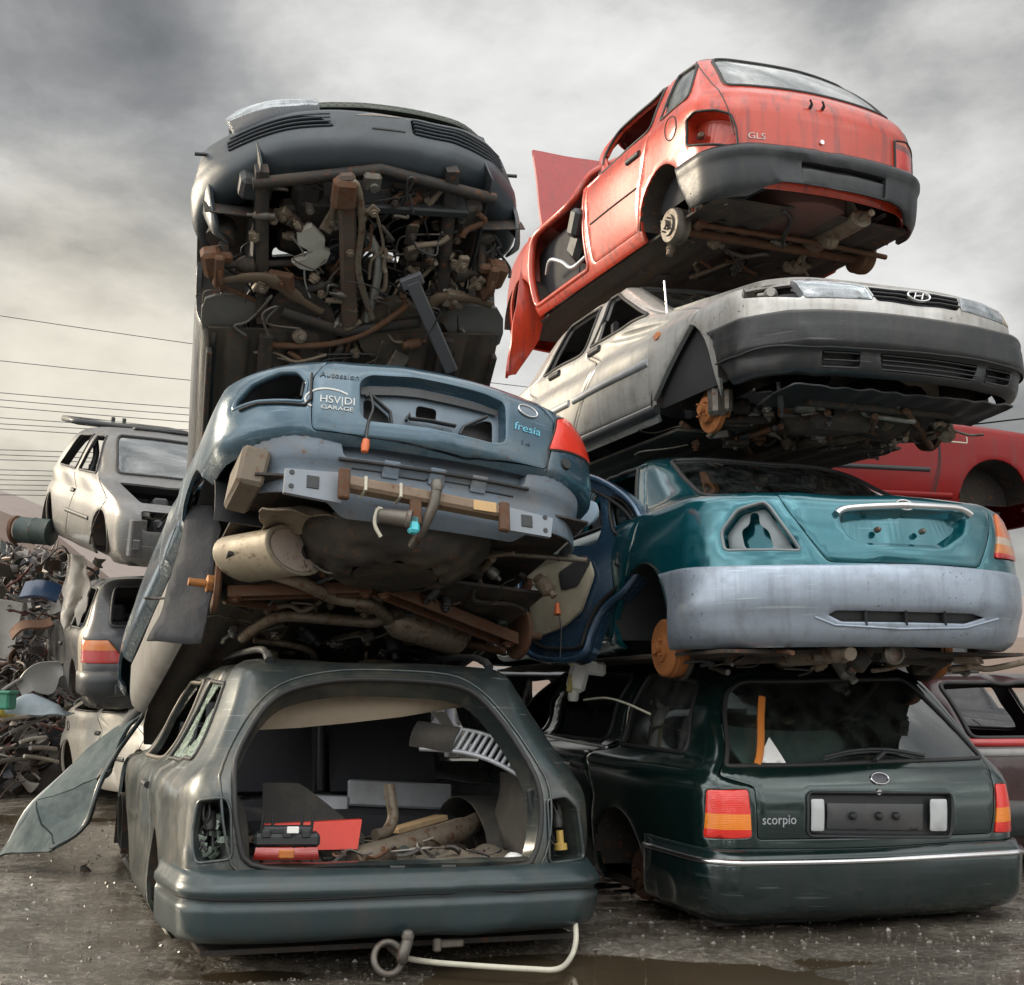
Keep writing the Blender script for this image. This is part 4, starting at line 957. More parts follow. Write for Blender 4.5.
# silver bumper cover
WFb = Wrap(.885, 4.55, .40, [(0, .27, .80, .10, .1, .19), (.04, .285, .84, .05, 0, .19), (.10, .34, .872, .012, 0, .19), (.18, .42, .884, -.008, 0, .19), (.20, .44, .887, -.022, 0, .19), (.30, .54, .885, -.03, 0, .19), (.36, .60, .882, -.025, 0, .19), (.385, .625, .874, -.008, 0, .19), (.40, .632, .85, .04, 0, .19)], taper=(.05, .9, 0, 1), seed=24, dents=5, wob=.002)
yb = .50
ob = [(WFb.uy(yb + .10, .05), .02), (WFb.uy(yb + .02, .15), .14), (WFb.uy(yb - .02, .25), .24), (WFb.uy(yb + .06, .34), .34), (WFb.uy(yb + .16, .39), .385)]
ob = ob + [(-u, v) for u, v in ob[::-1]]
slot = rnd(F_.at(WFb, [(828,615),(836,611),(972,614),(985,618),(965,624),(842,622)]), .012)
bm = F_.sheet('bumper', WFb, rnd(ob, .03), [slot], surf_mat('silver_grey_bumper_paint', (.34, .40, .48), .33, metal=.55, coat=.35, dirt=.3, dirtcol=(.12, .13, .14), scuff=.5, streak=.35, streakcol=(.12, .13, .14), bump=.08, dscale=6), t=.02, res=.03)
sl = F_.recess('bumper_slot', WFb, slot, .018, M_['black'], parent=bm, shrink=.004)
for x in (866, 906, 945): F_.strip('slot_rib', WFb, F_.at(WFb, [(x, 611), (x + 1, 625)]), .012, .02, M_['bumper'], parent=sl, off=-.012)
F_.strip('slot_lip', WFb, F_.at(WFb, [(815,617),(835,625),(900,629),(965,628),(998,619)]), .012, .006, MATS['silver_grey_bumper_paint'], parent=bm)
# glass and doors
F_.sheet('rear_window', WF, inset(bwF, .002), [], glass_mat('saloon_rear_glass', (.30, .40, .40), .14, (.1, .11, .11), seed=31.), t=.004, off=-.004, roll=0)
F_.strip('window_seal', WF, bwF, .026, .010, M_['rubber'], closed=True)
for s in (-1, 1):
    d = F_.sheet('rear_door', WF, inset(rdF[s], .005), [rwF[s]], P_F, t=.03); F_.strip('window_frame', WF, inset(rwF[s], -.008), .024, .012, M_['rubber'], parent=d, closed=True)
    d = F_.sheet('front_door', WF, inset(fdF[s], .005), [fwF[s]], P_F, t=.03); F_.strip('window_frame', WF, inset(fwF[s], -.008), .024, .012, M_['rubber'], parent=d, closed=True)
F_.strip('orange_strap', WF, F_.at(WF, [(720,487),(705,478),(696,462)]), .05, .006, surf_mat('brown_webbing', (.30, .12, .03), .7), off=-.03)
interior(F_, (1.75, 2.6), .40, dash=3.2, h=.6)
F_.part('parcel_shelf', MB().grid(lambda u, v: (-.6 + 1.2 * u, .62 + .6 * v, .93), 6, 6, .02), M_['dark_in'])
floor_pan(F_, .76, .25, 4.0, .27)
for s in (-1, 1):
    F_.part('brake_drum', hub_mb((s * .72, .88, .30), s, 'drum', .135), M_['rust_bright'], label='orange rusty brake drum')
for s in (-1, 1): F_.part('backing_plate', MB().lathe((s * .66, .88, .30), (s, 0, 0), [(0, 0), (.15, 0), (.155, .012), (.15, .02), (0, .02)], 28), M_['under'])
mb = MB().tube([(-.66, .90, .28), (.66, .90, .28)], .035, 10)
for s in (-1, 1):
    mb.tube([(s * .60, .90, .27), (s * .5, 1.5, .28)], .03, 8); mb.tube([(s * .58, .6, .24), (s * .15, .5, .26)], .03, 8); mb.tube([(s * .52, .85, .28), (s * .50, .75, .62)], .03, 10)
F_.part('rear_suspension', mb, M_['under'])
F_.part('exhaust_silencer', MB().tube(spl([(-.25, .10, .25), (-.25, .16, .26), (-.25, .30, .27)], 4, False), [.03] * 4 + [.05] * 5, 12).tube([(-.25, .3, .27), (-.25, .62, .27)], .085, 14, sq=.7), M_['exhaust'])
F_.part('tow_eye', MB().lathe((-.02, .12, .255), (0, -1, 0), [(0, -.03), (.045, -.03), (.05, .0), (.036, .01), (.034, -.012), (0, -.012)], 16), M_['steel'])
# ================================================================== red hatchback on top of the right stack
D_ = Thing('hatchback_car', 'faded red hatchback without wheels, highest car of the right stack, bonnet raised', 'car', (1.92, 6.58, 3.585), (22.5, .2, .0))
WD = Wrap(.79, 3.7, .24, [(0, .26, .73, .14, .08, .12), (.07, .33, .765, .10, .03, .12), (.30, .56, .79, .05, .0, .12), (.50, .75, .792, .045, .06, .12), (.62, .87, .785, .075, .14, .12),
    (.68, .925, .772, .11, .28, .12), (.74, .965, .745, .15, .95, .12), (.95, 1.15, .67, .31, 1.35, .10), (1.12, 1.29, .605, .45, 1.65, .09), (1.19, 1.345, .565, .525, 1.78, .08),
    (1.24, 1.375, .51, .59, 1.88, .07), (1.35, 1.395, .39, .74, 2.0, .05), (1.72, 1.405, .02, 1.2, 2.3, 0)], taper=(.05, .8, .12, 1.1), seed=31)
ARCH_D = [(.72, .33, .31), (3.02, .33, .31)]
P_D = paint('faded_red_paint', (.52, .048, .018), rough=.30, metal=.05, coat=.45, scuff=.12, dirt=.2, dirtcol=(.20, .07, .05), streak=1., streakcol=(.15, .03, .025), var=.2)
glD = rnd(D_.at(WD, [(701,65),(760,71),(812,82),(850,96),(868,108),(884,121),(810,105),(728,95),(711,93),(704,80)], vr=(.6, 1.3)), .012)
glD = rnd(WD.end([(-.60, .775), (-.50, 1.165), (.50, 1.165), (.60, .775)]), .07)
lhD = rnd(D_.at(WD, [(687,121),(695,112),(717,110),(731,114),(736,127),(738,147),(688,146)], vr=(.2, .8)), .02)
rhD = rnd(D_.at(WD, [(894,141),(905,143),(912,158),(914,177),(895,171)], vr=(.2, .8)), .012)
qwD = {s: rnd(wz(WD, [(.44, .985), (.53, 1.29), (.80, 1.31), (.83, .985)], s), .05) for s in (-1, 1)}
rdD = {s: rnd(wz(WD, [(1.06, .34), (1.00, .62), (.90, .92), (.88, 1.335), (1.70, 1.35), (1.74, .92), (1.70, .34)], s), .04) for s in (-1, 1)}
rwD = {s: rnd(wz(WD, [(.96, .98), (.95, 1.30), (1.62, 1.315), (1.66, .97)], s), .05) for s in (-1, 1)}
fdD = {s: rnd(wz(WD, [(1.78, .33), (1.80, .90), (1.76, 1.345), (2.02, 1.335), (2.66, .92), (2.70, .33)], s), .05) for s in (-1, 1)}
fwD = rnd(wz(WD, [(1.84, .95), (1.82, 1.31), (2.02, 1.305), (2.56, .95)], 1), .05)
wsD = rnd([(-WD.U + .10, .80), (-WD.U + .10, 1.14), (-WD.U + .64, 1.13), (-WD.U + .70, .80)], .05)
bayD = rnd([(-WD.U + .0, .64), (-WD.U + .0, .75), (-WD.U + .62, .75), (-WD.U + .60, .64)], .02)
D_.sheet('body_shell', WD, shell_outline(WD, ARCH_D, .0, 1.72, .06), [glD, lhD, rhD, wsD] + [d[s] for d in (qwD, rdD, fdD) for s in (-1, 1)], P_D, t=.02)
wheel_wells(D_, WD, ARCH_D, M_['under'])
D_.sheet('rear_window', WD, inset(glD, .002), [], M_['glass_dirty'], t=.004, off=-.003, roll=0); D_.strip('window_seal', WD, glD, .024, .010, M_['rubber'], closed=True)
# tailgate shut line, lock, washer jets, badge
tl = WD.end([(-.63, .36), (-.65, .72), (-.545, 1.215), (.545, 1.215), (.65, .72), (.63, .36)])
D_.strip('tailgate_gap', WD, tl, .007, .003, M_['rubber'], off=.0)
q = D_.at(WD, [(821, 143)], vr=(.3, .8))[0]; D_.part('lock', MB().lathe(WD(np.array([q[0]]), np.array([q[1]]))[0], (0, -1, 0), [(0, .012), (.014, .012), (.018, -.01)], 14), M_['chrome'])
for x, y in ((810, 108), (822, 110)):
    q = D_.at(WD, [(x, y)], vr=(.5, 1.))[0]; p = WD(np.array([q[0]]), np.array([q[1]]))[0]; D_.part('washer_jet', MB().tube([p, p + (0, -.02, .015)], .01, 8).tube([p + (0, -.02, .015), p + (-.02, -.03, .035)], .006, 6), M_['black'])
letter_on(D_, WD, 'GLS', D_.at(WD, [(757, 136)], vr=(.3, .8))[0], .055, surf_mat('tarnished_letters', (.62, .50, .48), .4, metal=.2), 'model_letters', sx=1.2)
sk = D_.recess('lamp_socket', WD, lhD, .10, P_D, shrink=.02); D_.strip('socket_rim', WD, inset(lhD, .0), .014, .01, M_['rubber'], parent=sk, closed=True)
q = D_.at(WD, [(694, 133)], vr=(.2, .8))[0]; D_.part('bulb_hole', MB().lathe(WD(np.array([q[0]]), np.array([q[1]]), -.06)[0], (-.4, -1, 0), [(0, .012), (.014, .012), (.022, .0), (.022, -.03)], 12), M_['steel'], sk)
D_.sheet('tail_lamp', WD, inset(rhD, .002), [], lamp_mat('hatch_tail_lens', [(0, (.60, .03, .02)), (.70, (.20, .05, .04)), (.74, (.55, .12, .07)), (.78, (.12, .10, .09))]), t=.03, off=.006)
D_.strip('lamp_seal', WD, rhD, .014, .012, M_['rubber'], closed=True)
c = WD.side([(.56, vz(WD, .83))])[0]
for s in (-1, 1):
    D_.sheet('quarter_window', WD, inset(qwD[s], .001), [], M_['glass_dirty'], t=.004, off=-.006, roll=0); D_.strip('window_seal', WD, qwD[s], .02, .01, M_['rubber'], closed=True)
    d = D_.sheet('rear_door', WD, inset(rdD[s], .004), [rwD[s]], P_D, t=.03); D_.strip('window_frame', WD, inset(rwD[s], -.006), .02, .01, M_['rubber'], parent=d, closed=True)
    D_.strip('door_handle', WD, wz(WD, [(1.00, .84), (1.16, .84)], s), .045, .022, M_['black'], parent=d)
    D_.strip('door_moulding', WD, wz(WD, [(1.04, .62), (1.70, .62)], s), .014, .008, M_['rubber'], parent=d)
P = [(c[0] + .075 * math.cos(t), c[1] + .075 * math.sin(t)) for t in np.linspace(0, 2 * PI, 21)[:-1]]
fc = D_.sheet('fuel_flap', WD, P, [], P_D, t=.004, off=.004, edge=False, res=.03); D_.strip('flap_gap', WD, inset(P, -.006), .008, .006, M_['rubber'], parent=fc, closed=True, res=.02)
D_.sheet('front_door', WD, inset(fdD[1], .004), [fwD], P_D, t=.03)
D_.strip('doorway_frame', WD, fdD[-1], .05, .03, P_D, closed=True, off=-.02)
# bumper with its cut-outs
WDb = Wrap(.80, 3.7, .26, [(0, 0.245, .77, .045, .1, .12), (.06, 0.300, .79, .015, 0, .12), (.16, 0.395, .80, .0, 0, .12), (.23, 0.465, .805, -.005, 0, .12), (.26, 0.495, .812, -.018, 0, .12), (.30, 0.535, .812, -.018, 0, .12), (.32, 0.550, .80, .0, 0, .12), (.335, 0.555, .775, .05, 0, .12)], taper=(.05, .8, 0, 1), seed=34)
ob = [(-.62, .0), (WDb.uy(.36, .1), -.0 + .01), (WDb.uy(.46, .3), .20), (WDb.uy(.50, .3), .31), (WDb.uy(.48, .3), .33)]
ob2 = [(-u, v) for u, v in ob[::-1]]
ob = ob + ob2 + [(.60, .0), (.50, .075), (.40, .09), (-.40, .09), (-.50, .06)]
prD = rnd(WDb.end([(-.27, .10), (-.27, .225), (.33, .225), (.33, .10)]), .012)
b_ = D_.sheet('bumper', WDb, rnd(ob, .025), [prD], surf_mat('faded_black_bumper', (.012, .015, .018), .4, dirt=.18, dirtcol=(.05, .05, .048), streak=.3, bump=.15), t=.02, res=.025)
D_.recess('plate_recess', WDb, prD, .05, M_['black'], parent=b_, shrink=.01)
D_.sheet('plate_step', WDb, rnd(WDb.end([(-.265, .09), (-.265, .19), (.325, .19), (.325, .09)]), .01), [], M_['bumper'], parent=b_, t=.006, off=-.012)
# rear axle: drums, beam, springs, dampers, panhard rod
for s in (-1, 1):
    D_.part('brake_drum', hub_mb((s * .70, .72, .26), s, 'drum', .108), M_['steel'] if s < 0 else M_['rust'])
    D_.part('coil_spring', coil_mb((s * .53, .66, .24), (s * .53, .62, .50), .062, .009, 6), M_['under'])
    D_.part('damper', MB().tube([(s * .56, .80, .22), (s * .54, .74, .60)], .022, 10), M_['under'])
D_.part('axle_beam', MB().tube([(-.66, .72, .24), (.66, .72, .24)], .03, 10), M_['rust'])
D_.part('panhard_rod', MB().tube([(-.60, .60, .245), (.30, .58, .245), (.78, .58, .225)], .017, 8).lathe((-.60, .60, .245), (0, 1, 0), [(0, -.03), (.03, -.03), (.03, .03), (0, .03)], 12), M_['rust'])
D_.part('spare_wheel_well', MB().lathe((0, .5, .36), (0, 0, -1), [(.33, -.05), (.32, .05), (.29, .075), (0, .08)], 28), surf_mat('dull_red_underbody', (.10, .035, .03), .7, dirt=.7, dirtcol=(.07, .05, .04), rust=.2, bump=.3))
D_.part('exhaust_silencer', MB().tube([(.30, .22, .28), (.30, .72, .28)], .075, 14, sq=.7).tube([(.30, .12, .28), (.30, .24, .28)], .022, 8), M_['exhaust'])
D_.part('trailing_arm', MB().box((.20, .68, .30), (.5, .05, .04), Matrix.Rotation(.5, 3, 'Z'), .01), M_['rust'])
floor_pan(D_, .70, .25, 3.3, .28)
liner(D_, WD, off=-.14, vtop=.66, vb=.16)
interior(D_, (1.5,), .42, dash=2.55, h=.62)
D_.part('front_seat', seat_mb((-.33, 2.15, .42), .48, .64), M_['seat']); D_.part('front_seat', seat_mb((.33, 2.15, .42), .48, .64), M_['seat'])
D_.part('steering_column', MB().tube([(.3, 2.5, .70), (.3, 2.25, .85)], .03, 8).tube([(.3 + .17 * math.cos(a), 2.24 + .06 * math.sin(a), .86 + .16 * math.sin(a)) for a in np.linspace(0, 2 * PI, 21)[:-1]], .013, 8, closed=True), M_['black'])
D_.part('door_mirror', MB().box((-.80, 1.9, .70), (.09, .13, .2), Matrix.Rotation(.5, 3, 'X'), .03).box((-.66, 2.05, .62), (.2, .2, .25), Matrix.Rotation(.7, 3, 'X'), .04), M_['black'], label='door mirror housing dangling in the open doorway')
D_.part('loose_cable', MB().tube(spl([(-.74, 2.55, .55), (-.80, 2.35, .58), (-.80, 2.15, .50), (-.80, 1.98, .40), (-.76, 1.84, .44)], 6, False), .014, 8), M_['silver'])
# bonnet standing open at the far end and the torn front wing
bn = D_.part('bonnet', MB().grid(lambda u, v: (-.68 + 1.36 * u, 2.72 + .22 * v + .02 * math.cos(3 * u), .95 + .78 * v - .0 * u), 14, 12, .025).jitter(.008, 3), paint('bonnet_red', (.36, .03, .026), rough=.4, metal=.05, coat=.3, dirt=.15, dirtcol=(.2, .08, .06)), label='faded red bonnet standing wide open')
mb = MB()
pw = [(523,245,9.2),(512,290,9.1),(506,335,8.9),(503,380,8.8)]
L1 = [D_.w2l(depth_at(x, y, Y)) for x, y, Y in ((531,238,9.1),(520,280,9.0),(511,330,8.9),(505,378,8.85))]; R1 = [D_.w2l(depth_at(x, y, Y)) for x, y, Y in ((549,243,9.05),(546,290,9.0),(541,338,9.0),(514,374,8.95))]
def wing(u, v):
    t = v * 3; i = min(int(t), 2); f = t - i; a = L1[i] * (1 - f) + L1[i + 1] * f; b = R1[i] * (1 - f) + R1[i + 1] * f; p = a * (1 - u) + b * u; return (p[0] - .025 * math.sin(PI * u), p[1], p[2])
D_.part('torn_front_wing', mb.grid(wing, 6, 16, .02).jitter(.02, 4), P_D)
# ================================================================== silver saloon, nose towards us
E_ = Thing('saloon_car', 'dirty silver saloon facing forward with a black bumper, third car up in the right stack', 'car', (2.0, 5.60, 2.237), (20.5, .8, .0))
WE = Wrap(.85, 4.4, .30, [(0, .26, .79, .12, .1, .16), (.07, .33, .83, .06, .05, .16), (.30, .55, .85, .03, .0, .16), (.40, .64, .85, .03, .02, .16), (.50, .735, .835, .06, .05, .16), (.54, .765, .815, .10, .08, .16),
    (.60, .79, .79, .25, .10, .15), (.76, .86, .775, .75, .14, .13), (.90, .92, .765, 1.16, .4, .10), (.95, .945, .75, 1.24, .55, .09), (1.20, 1.13, .675, 1.60, .85, .09), (1.42, 1.285, .60, 1.92, 1.1, .08),
    (1.50, 1.335, .55, 2.05, 1.25, .07), (1.56, 1.36, .49, 2.15, 1.35, .06), (1.68, 1.38, .36, 2.3, 1.5, .04), (2.0, 1.39, .02, 2.7, 1.9, 0)], taper=(.05, .8, .08, 1.2), seed=41)
ARCH_E = [(.90, .34, .365), (3.45, .34, .335)]
P_E = paint('dirty_silver_paint', (.52, .51, .48), rough=.34, metal=.45, coat=.35, dirt=.42, dirtcol=(.19, .165, .13), streak=.35, streakcol=(.10, .09, .075), var=.15)
vE = lambda z: vz(WE, z)
def sE(pts, s=-1): return WE.side([(y, v) for y, v in pts], s)
hlL = rnd(E_.at(WE, [(787,297),(781,279),(838,281),(862,297)], vr=(.38, .62)), .012); hlL = rnd(WE.end([(-.60, .415), (-.61, .555), (-.28, .52), (-.255, .43)]), .02); hlR = [(-u, v) for u, v in hlL[::-1]]
e0 = WE.s1 + WE.s2
crL = rnd([(-.635, .415), (-.64, .56), (-.76, .575), (-.90, .565), (-.93, .46)], .03)
crR = [(-u, v) for u, v in crL[::-1]]
grl = rnd(WE.end([(-.24, .425), (-.27, .515), (.27, .515), (.24, .425)]), .02)
bon = [(-.70, .585), (-.78, .60)] ; 
rearm = lambda s: rnd(sE([(2.35, .10), (2.33, 1.47), (1.94 + .22, 1.46), (1.30, .95), (1.27, .10)], s), .04)
fdE = {s: rearm(s) for s in (-1, 1)}
fwE = {s: rnd(sE([(2.28, .96), (2.27, 1.42), (2.14, 1.42), (1.45, .97)], s), .05) for s in (-1, 1)}
rdE = {s: rnd(sE([(2.38, .10), (2.36, 1.47), (2.95, 1.45), (3.18, .95), (3.05, .50), (2.95, .10)], s), .04) for s in (-1, 1)}
rwE = {s: rnd(sE([(2.42, .96), (2.42, 1.41), (2.90, 1.40), (3.08, .96)], s), .05) for s in (-1, 1)}
wsE = rnd([(-.66, .965), (-.53, 1.46), (.53, 1.46), (.66, .965)], .06)
wsE = rnd(WE.end([(-.62, .965), (-.50, 1.46), (.50, 1.46), (.62, .965)]), .06)
bnE = rnd(WE.end([(-.70, .575), (-.69, .885), (.69, .885), (.70, .575)]), .04)
E_.sheet('body_shell', WE, shell_outline(WE, ARCH_E, 0., 2., .26), [hlL, hlR, crL, crR, grl, wsE, bnE] + [d[s] for d in (fdE, rdE) for s in (-1, 1)], P_E, t=.02)
wheel_wells(E_, WE, ARCH_E, M_['under'])
bo = E_.sheet('bonnet', WE, inset(bnE, -.006), [], P_E, t=.03, off=.022)
E_.sheet('engine_bay_void', WE, inset(bnE, -.03), [], M_['black'], t=.004, off=-.03, edge=False, res=.08)
HL = glass_mat('headlamp_glass', (.9, .93, .95), .35, (.6, .62, .65), rough=.08, seed=12.)
REFL = surf_mat('headlamp_reflector', (.80, .82, .86), .3, metal=.6, dirt=.25, dirtcol=(.25, .24, .22))
for h in (hlL, hlR):
    r_ = E_.recess('headlamp', WE, h, .06, REFL, shrink=.015); E_.sheet('lens', WE, inset(h, .001), [], HL, parent=r_, t=.006, off=.004)
E_.recess('empty_corner_lamp', WE, crL, .09, M_['under'], shrink=.02)
E_.sheet('corner_lamp', WE, inset(crR, .002), [], surf_mat('corner_lens', (.45, .30, .16), .2, coat=.5), t=.02, off=.003)
q = [tuple(WE(np.array([u]), np.array([v]), -.05)[0]) for u, v in ((-.78, .50), (-.84, .52))]
E_.part('bulb_holder', MB().lathe(q[0], (-.6, -1, 0), [(0, .03), (.02, .03), (.034, .0), (.034, -.03)], 14).tube([q[0], q[1]], .012, 8), M_['alloy'])
g_ = E_.recess('grille', WE, grl, .05, M_['black'], shrink=.006)
for v in (.45, .475, .50): E_.strip('grille_slat', WE, WE.end([(-.255, v), (0, v), (.255, v)]), .010, .012, M_['bumper'], parent=g_, off=-.006)
# oval badge with a slanted H
bq = (0., .472); P = [(bq[0] + .068 * math.cos(t), bq[1] + .027 * math.sin(t)) for t in np.linspace(0, 2 * PI, 29)[:-1]]
bg = E_.strip('badge', WE, P, .011, .012, M_['chrome'], closed=True, off=.008, res=.015)
mb = None
for a in ([(-.034, -.018), (-.012, .019)], [(.012, -.019), (.034, .018)], [(-.024, -.002), (0, .003), (.024, .001)]): mb = E_.strip('', WE, [(bq[0] + x, bq[1] + y) for x, y in a], .010, .010, None, build=False, mb=mb, off=.008, res=.01)
E_.part('badge_letter', mb, M_['chrome'], bg)
# bumper
WEb = Wrap(.865, 4.4, .30, [(0, .275, .80, .10, .1, .14), (.05, .295, .84, .04, 0, .14), (.12, .345, .853, .015, 0, .14), (.185, .40, .857, .005, 0, .14), (.20, .41, .868, -.02, 0, .14), (.31, .52, .87, -.03, 0, .16), (.325, .535, .862, -.022, 0, .16), (.34, .548, .87, -.028, 0, .16), (.375, .585, .868, -.02, 0, .16), (.39, .597, .845, .03, 0, .16)], taper=(.05, .8, 0, 1), seed=44)
yb = .40
ob = [(WEb.uy(yb - .06, .05), .02), (WEb.uy(yb - .02, .15), .12), (WEb.uy(yb + .03, .2), .2), (WEb.uy(yb + .10, .3), .34), (WEb.uy(yb + .16, .3), .38)]; ob = ob + [(-u, v) for u, v in ob[::-1]]
ink = rnd(WEb.end([(-.24, .075), (-.26, .175), (.34, .175), (.30, .075)]), .02); fgL = rnd(WEb.end([(-.55, .09), (-.55, .175), (-.36, .175), (-.36, .09)]), .015); fgR = rnd(WEb.end([(.38, .08), (.40, .175), (.58, .175), (.56, .09)]), .015)
b_ = E_.sheet('bumper', WEb, rnd(ob, .02), [ink, fgL, fgR], surf_mat('black_bumper_plastic', (.016, .018, .020), .4, dirt=.34, dirtcol=(.075, .07, .062), streak=.3, bump=.2, dust_up=1., scuff=.5), t=.02, res=.025)
for nm, h, n_ in (('lower_intake', ink, 4), ('fog_lamp_slot', fgL, 3), ('fog_lamp_slot', fgR, 3)):
    r_ = E_.recess(nm, WEb, h, .06, M_['black'], parent=b_, shrink=.006); us = [p[0] for p in h]
    for k in range(n_):
        v = .085 + .08 * k / (n_ - 1); E_.strip('intake_slat', WEb, [(min(us) + .01, v), (max(us) - .01, v)], .009, .012, M_['bumper'], parent=r_, off=-.008)
E_.strip('bumper_groove', WEb, [(WEb.uy(yb + .05, .3), .195), (WEb.uy(yb + .05, .3, 1), .195)], .010, .006, M_['rubber'], parent=b_)
# doors and glass
for s in (-1, 1):
    for nm, dd, ww in (('front_door', fdE, fwE), ('rear_door', rdE, rwE)):
        d = E_.sheet(nm, WE, inset(dd[s], .005), [ww[s]], P_E, t=.03); E_.strip('window_frame', WE, inset(ww[s], -.008), .024, .012, M_['rubber'], parent=d, closed=True)
        y1 = 2.18 if nm == 'front_door' else 2.84
        E_.strip('door_handle', WE, sE([(y1 - .10, .84), (y1 + .06, .84)], s), .05, .02, M_['black'], parent=d)
        a, b = (1.29, 2.33) if nm == 'front_door' else (2.40, 3.0)
        E_.strip('door_moulding', WE, sE([(a, .36), (b, .36)], s), .05, .014, M_['silver'], parent=d)
    q = sE([(1.20, .50)], s)[0]; P = [(q[0] + .04 * math.cos(t), q[1] + .03 * math.sin(t)) for t in np.linspace(0, 2 * PI, 17)[:-1]]
    E_.sheet('side_repeater', WE, P, [], surf_mat('orange_lens', (.55, .17, .03), .25, coat=.5, dirt=.1), t=.01, off=.01, edge=False, res=.02)
    E_.strip('sill_strip', WE, sE([(1.22, .06), (3.05, .06)], s), .06, .02, M_['bumper'])
E_.sheet('windscreen', WE, inset(wsE, .002), [], M_['glass_dark'], t=.004, off=-.004, roll=0); E_.strip('window_seal', WE, wsE, .03, .012, M_['rubber'], closed=True)
p = np.array(WE(np.array([sE([(1.15, .80)])[0][0]]), np.array([.80]))[0]); E_.part('aerial', MB().tube([p, p + (0, .03, .20)], .006, 6), M_['chrome'])
# running gear under the nose
for s in (-1, 1):
    E_.part('brake_disc', hub_mb((s * .70, .85, .25), s, 'disc', .118), M_['rust_bright'] if s < 0 else M_['rust'], label='orange rusty brake disc' if s < 0 else None)
    mb = MB().box((s * .715, .76, .28), (.09, .09, .16), None, .02).box((s * .68, .75, .28), (.05, .12, .13), None, .015)
    for dz in (-.05, .05): mb.tube([(s * .76, .76, .28 + dz), (s * .66, .76, .28 + dz)], .013, 8)
    E_.part('brake_caliper', mb, M_['steel'])
    E_.part('wishbone', MB().tube([(s * .64, .85, .20), (s * .35, .80, .22)], .025, 8).tube([(s * .64, .85, .20), (s * .33, 1.15, .22)], .025, 8), M_['under'])
    E_.part('suspension_strut', MB().tube([(s * .64, .87, .28), (s * .56, .90, .75)], .03, 10), M_['under']); E_.part('drive_shaft', MB().tube([(s * .66, .86, .27), (s * .25, .80, .30)], .018, 8).lathe((s * .55, .84, .28), (s, 0, 0), [(.02, -.06), (.05, -.05), (.045, -.03), (.05, -.015), (.04, .0), (.045, .015), (.02, .05)], 16), M_['under'])
E_.part('sump', MB().box((-.15, .62, .20), (.38, .36, .14), Matrix.Rotation(.1, 3, 'X'), .04), M_['under'])
E_.part('gearbox_casing', MB().lathe((.28, .62, .28), (1, 0, 0), [(0, -.25), (.15, -.22), (.17, -.05), (.13, .05), (.14, .12), (.08, .2), (0, .22)], 18, False).jitter(.02, 6), M_['under'])
E_.part('undertray', MB().grid(lambda u, v: (-.66 + 1.32 * u, .16 + .32 * v, .25 - .04 * v + .012 * math.sin(60 * u) * .25), 60, 6, .008).jitter(.012, 9), M_['black'])
E_.part('crossmember', MB().box((0, .95, .22), (1.0, .12, .07), None, .02).box((0, .36, .22), (.9, .05, .05), None, .01), M_['under'])
mb = MB()
for a, b in (((-.3, .4, .18), (.1, .95, .17)), ((-.05, .35, .17), (.3, .9, .16)), ((.1, .3, .2), (.62, .75, .13)), ((-.5, .5, .2), (.2, .6, .14))): mb.tube([a, ((a[0] + b[0]) / 2, (a[1] + b[1]) / 2, a[2] - .02), b], .018, 8)
E_.part('stay_rods', mb, M_['rust'])
E_.part('exhaust_pipe', MB().tube(spl([(.15, .5, .18), (.15, .8, .16), (.05, 1.2, .18), (.05, 2.2, .18)], 5, False), .03, 10), M_['exhaust'])
floor_pan(E_, .74, 1.15, 3.9, .21)
interior(E_, (), .4, dash=1.75)
for s in (-1, 1):
    for y in (2.35, 3.2):
        E_.part('seat', seat_mb((s * .36, y, .42), .5, .6).xf(Matrix.Translation((s * .36, y, 0)) @ Matrix.Rotation(PI, 4, 'Z') @ Matrix.Translation((-s * .36, -y, 0))), M_['seat'])
liner(E_, WE, off=-.06, vtop=.52)
# ================================================================== blue grey saloon, tail up, lying on the open estate
B = Thing('saloon_car', 'blue grey saloon lying tail up on the open estate, rear bumper gone and underside showing', 'car', (-.275, 4.74, 1.475), (24.0, -15.3, 5.1))
WB = Wrap(.89, 4.45, .34, [(.0, .56, .84, .03, .0, .15), (.02, .60, .885, -.01, .0, .15), (.10, .68, .896, -.015, .02, .15), (.22, .80, .892, -.01, .06, .15), (.32, .90, .872, .01, .15, .15),
    (.37, .945, .845, .05, .35, .14), (.41, .965, .815, .12, .7, .13), (.52, .985, .79, .35, 1.0, .11), (.70, 1.0, .765, .60, 1.25, .10), (.95, 1.14, .68, .88, 1.55, .09), (1.15, 1.27, .60, 1.15, 1.8, .08),
    (1.26, 1.335, .53, 1.34, 1.98, .07), (1.35, 1.365, .44, 1.5, 2.1, .05), (1.48, 1.385, .30, 1.7, 2.25, .03), (1.78, 1.39, .02, 2.2, 2.5, 0)], taper=(.05, .9, .12, 1.2), seed=51, wob=.0018,
    crown=[(0, 0), (.2, .0), (.37, .035), (.5, .04), (.8, .03), (1.2, .01), (1.78, .01)])
_at = B.at; B.at = lambda S, pts, vr=(0., .42): _at(S, pts, vr=vr)
P_B = paint('blue_grey_paint', (.050, .108, .150), rough=.24, metal=.35, coat=.6, dirt=.3, streak=.2, dirtcol=(.15, .14, .12))
lhB = rnd(B.at(WB, [(309,381),(304,402),(256,402),(243,406),(231,412),(234,403),(250,384),(281,370),(300,370)]), .02)
rhB = rnd(B.at(WB, [(557,419),(570,416),(584,424),(593,438),(597,464),(549,449)]), .012)
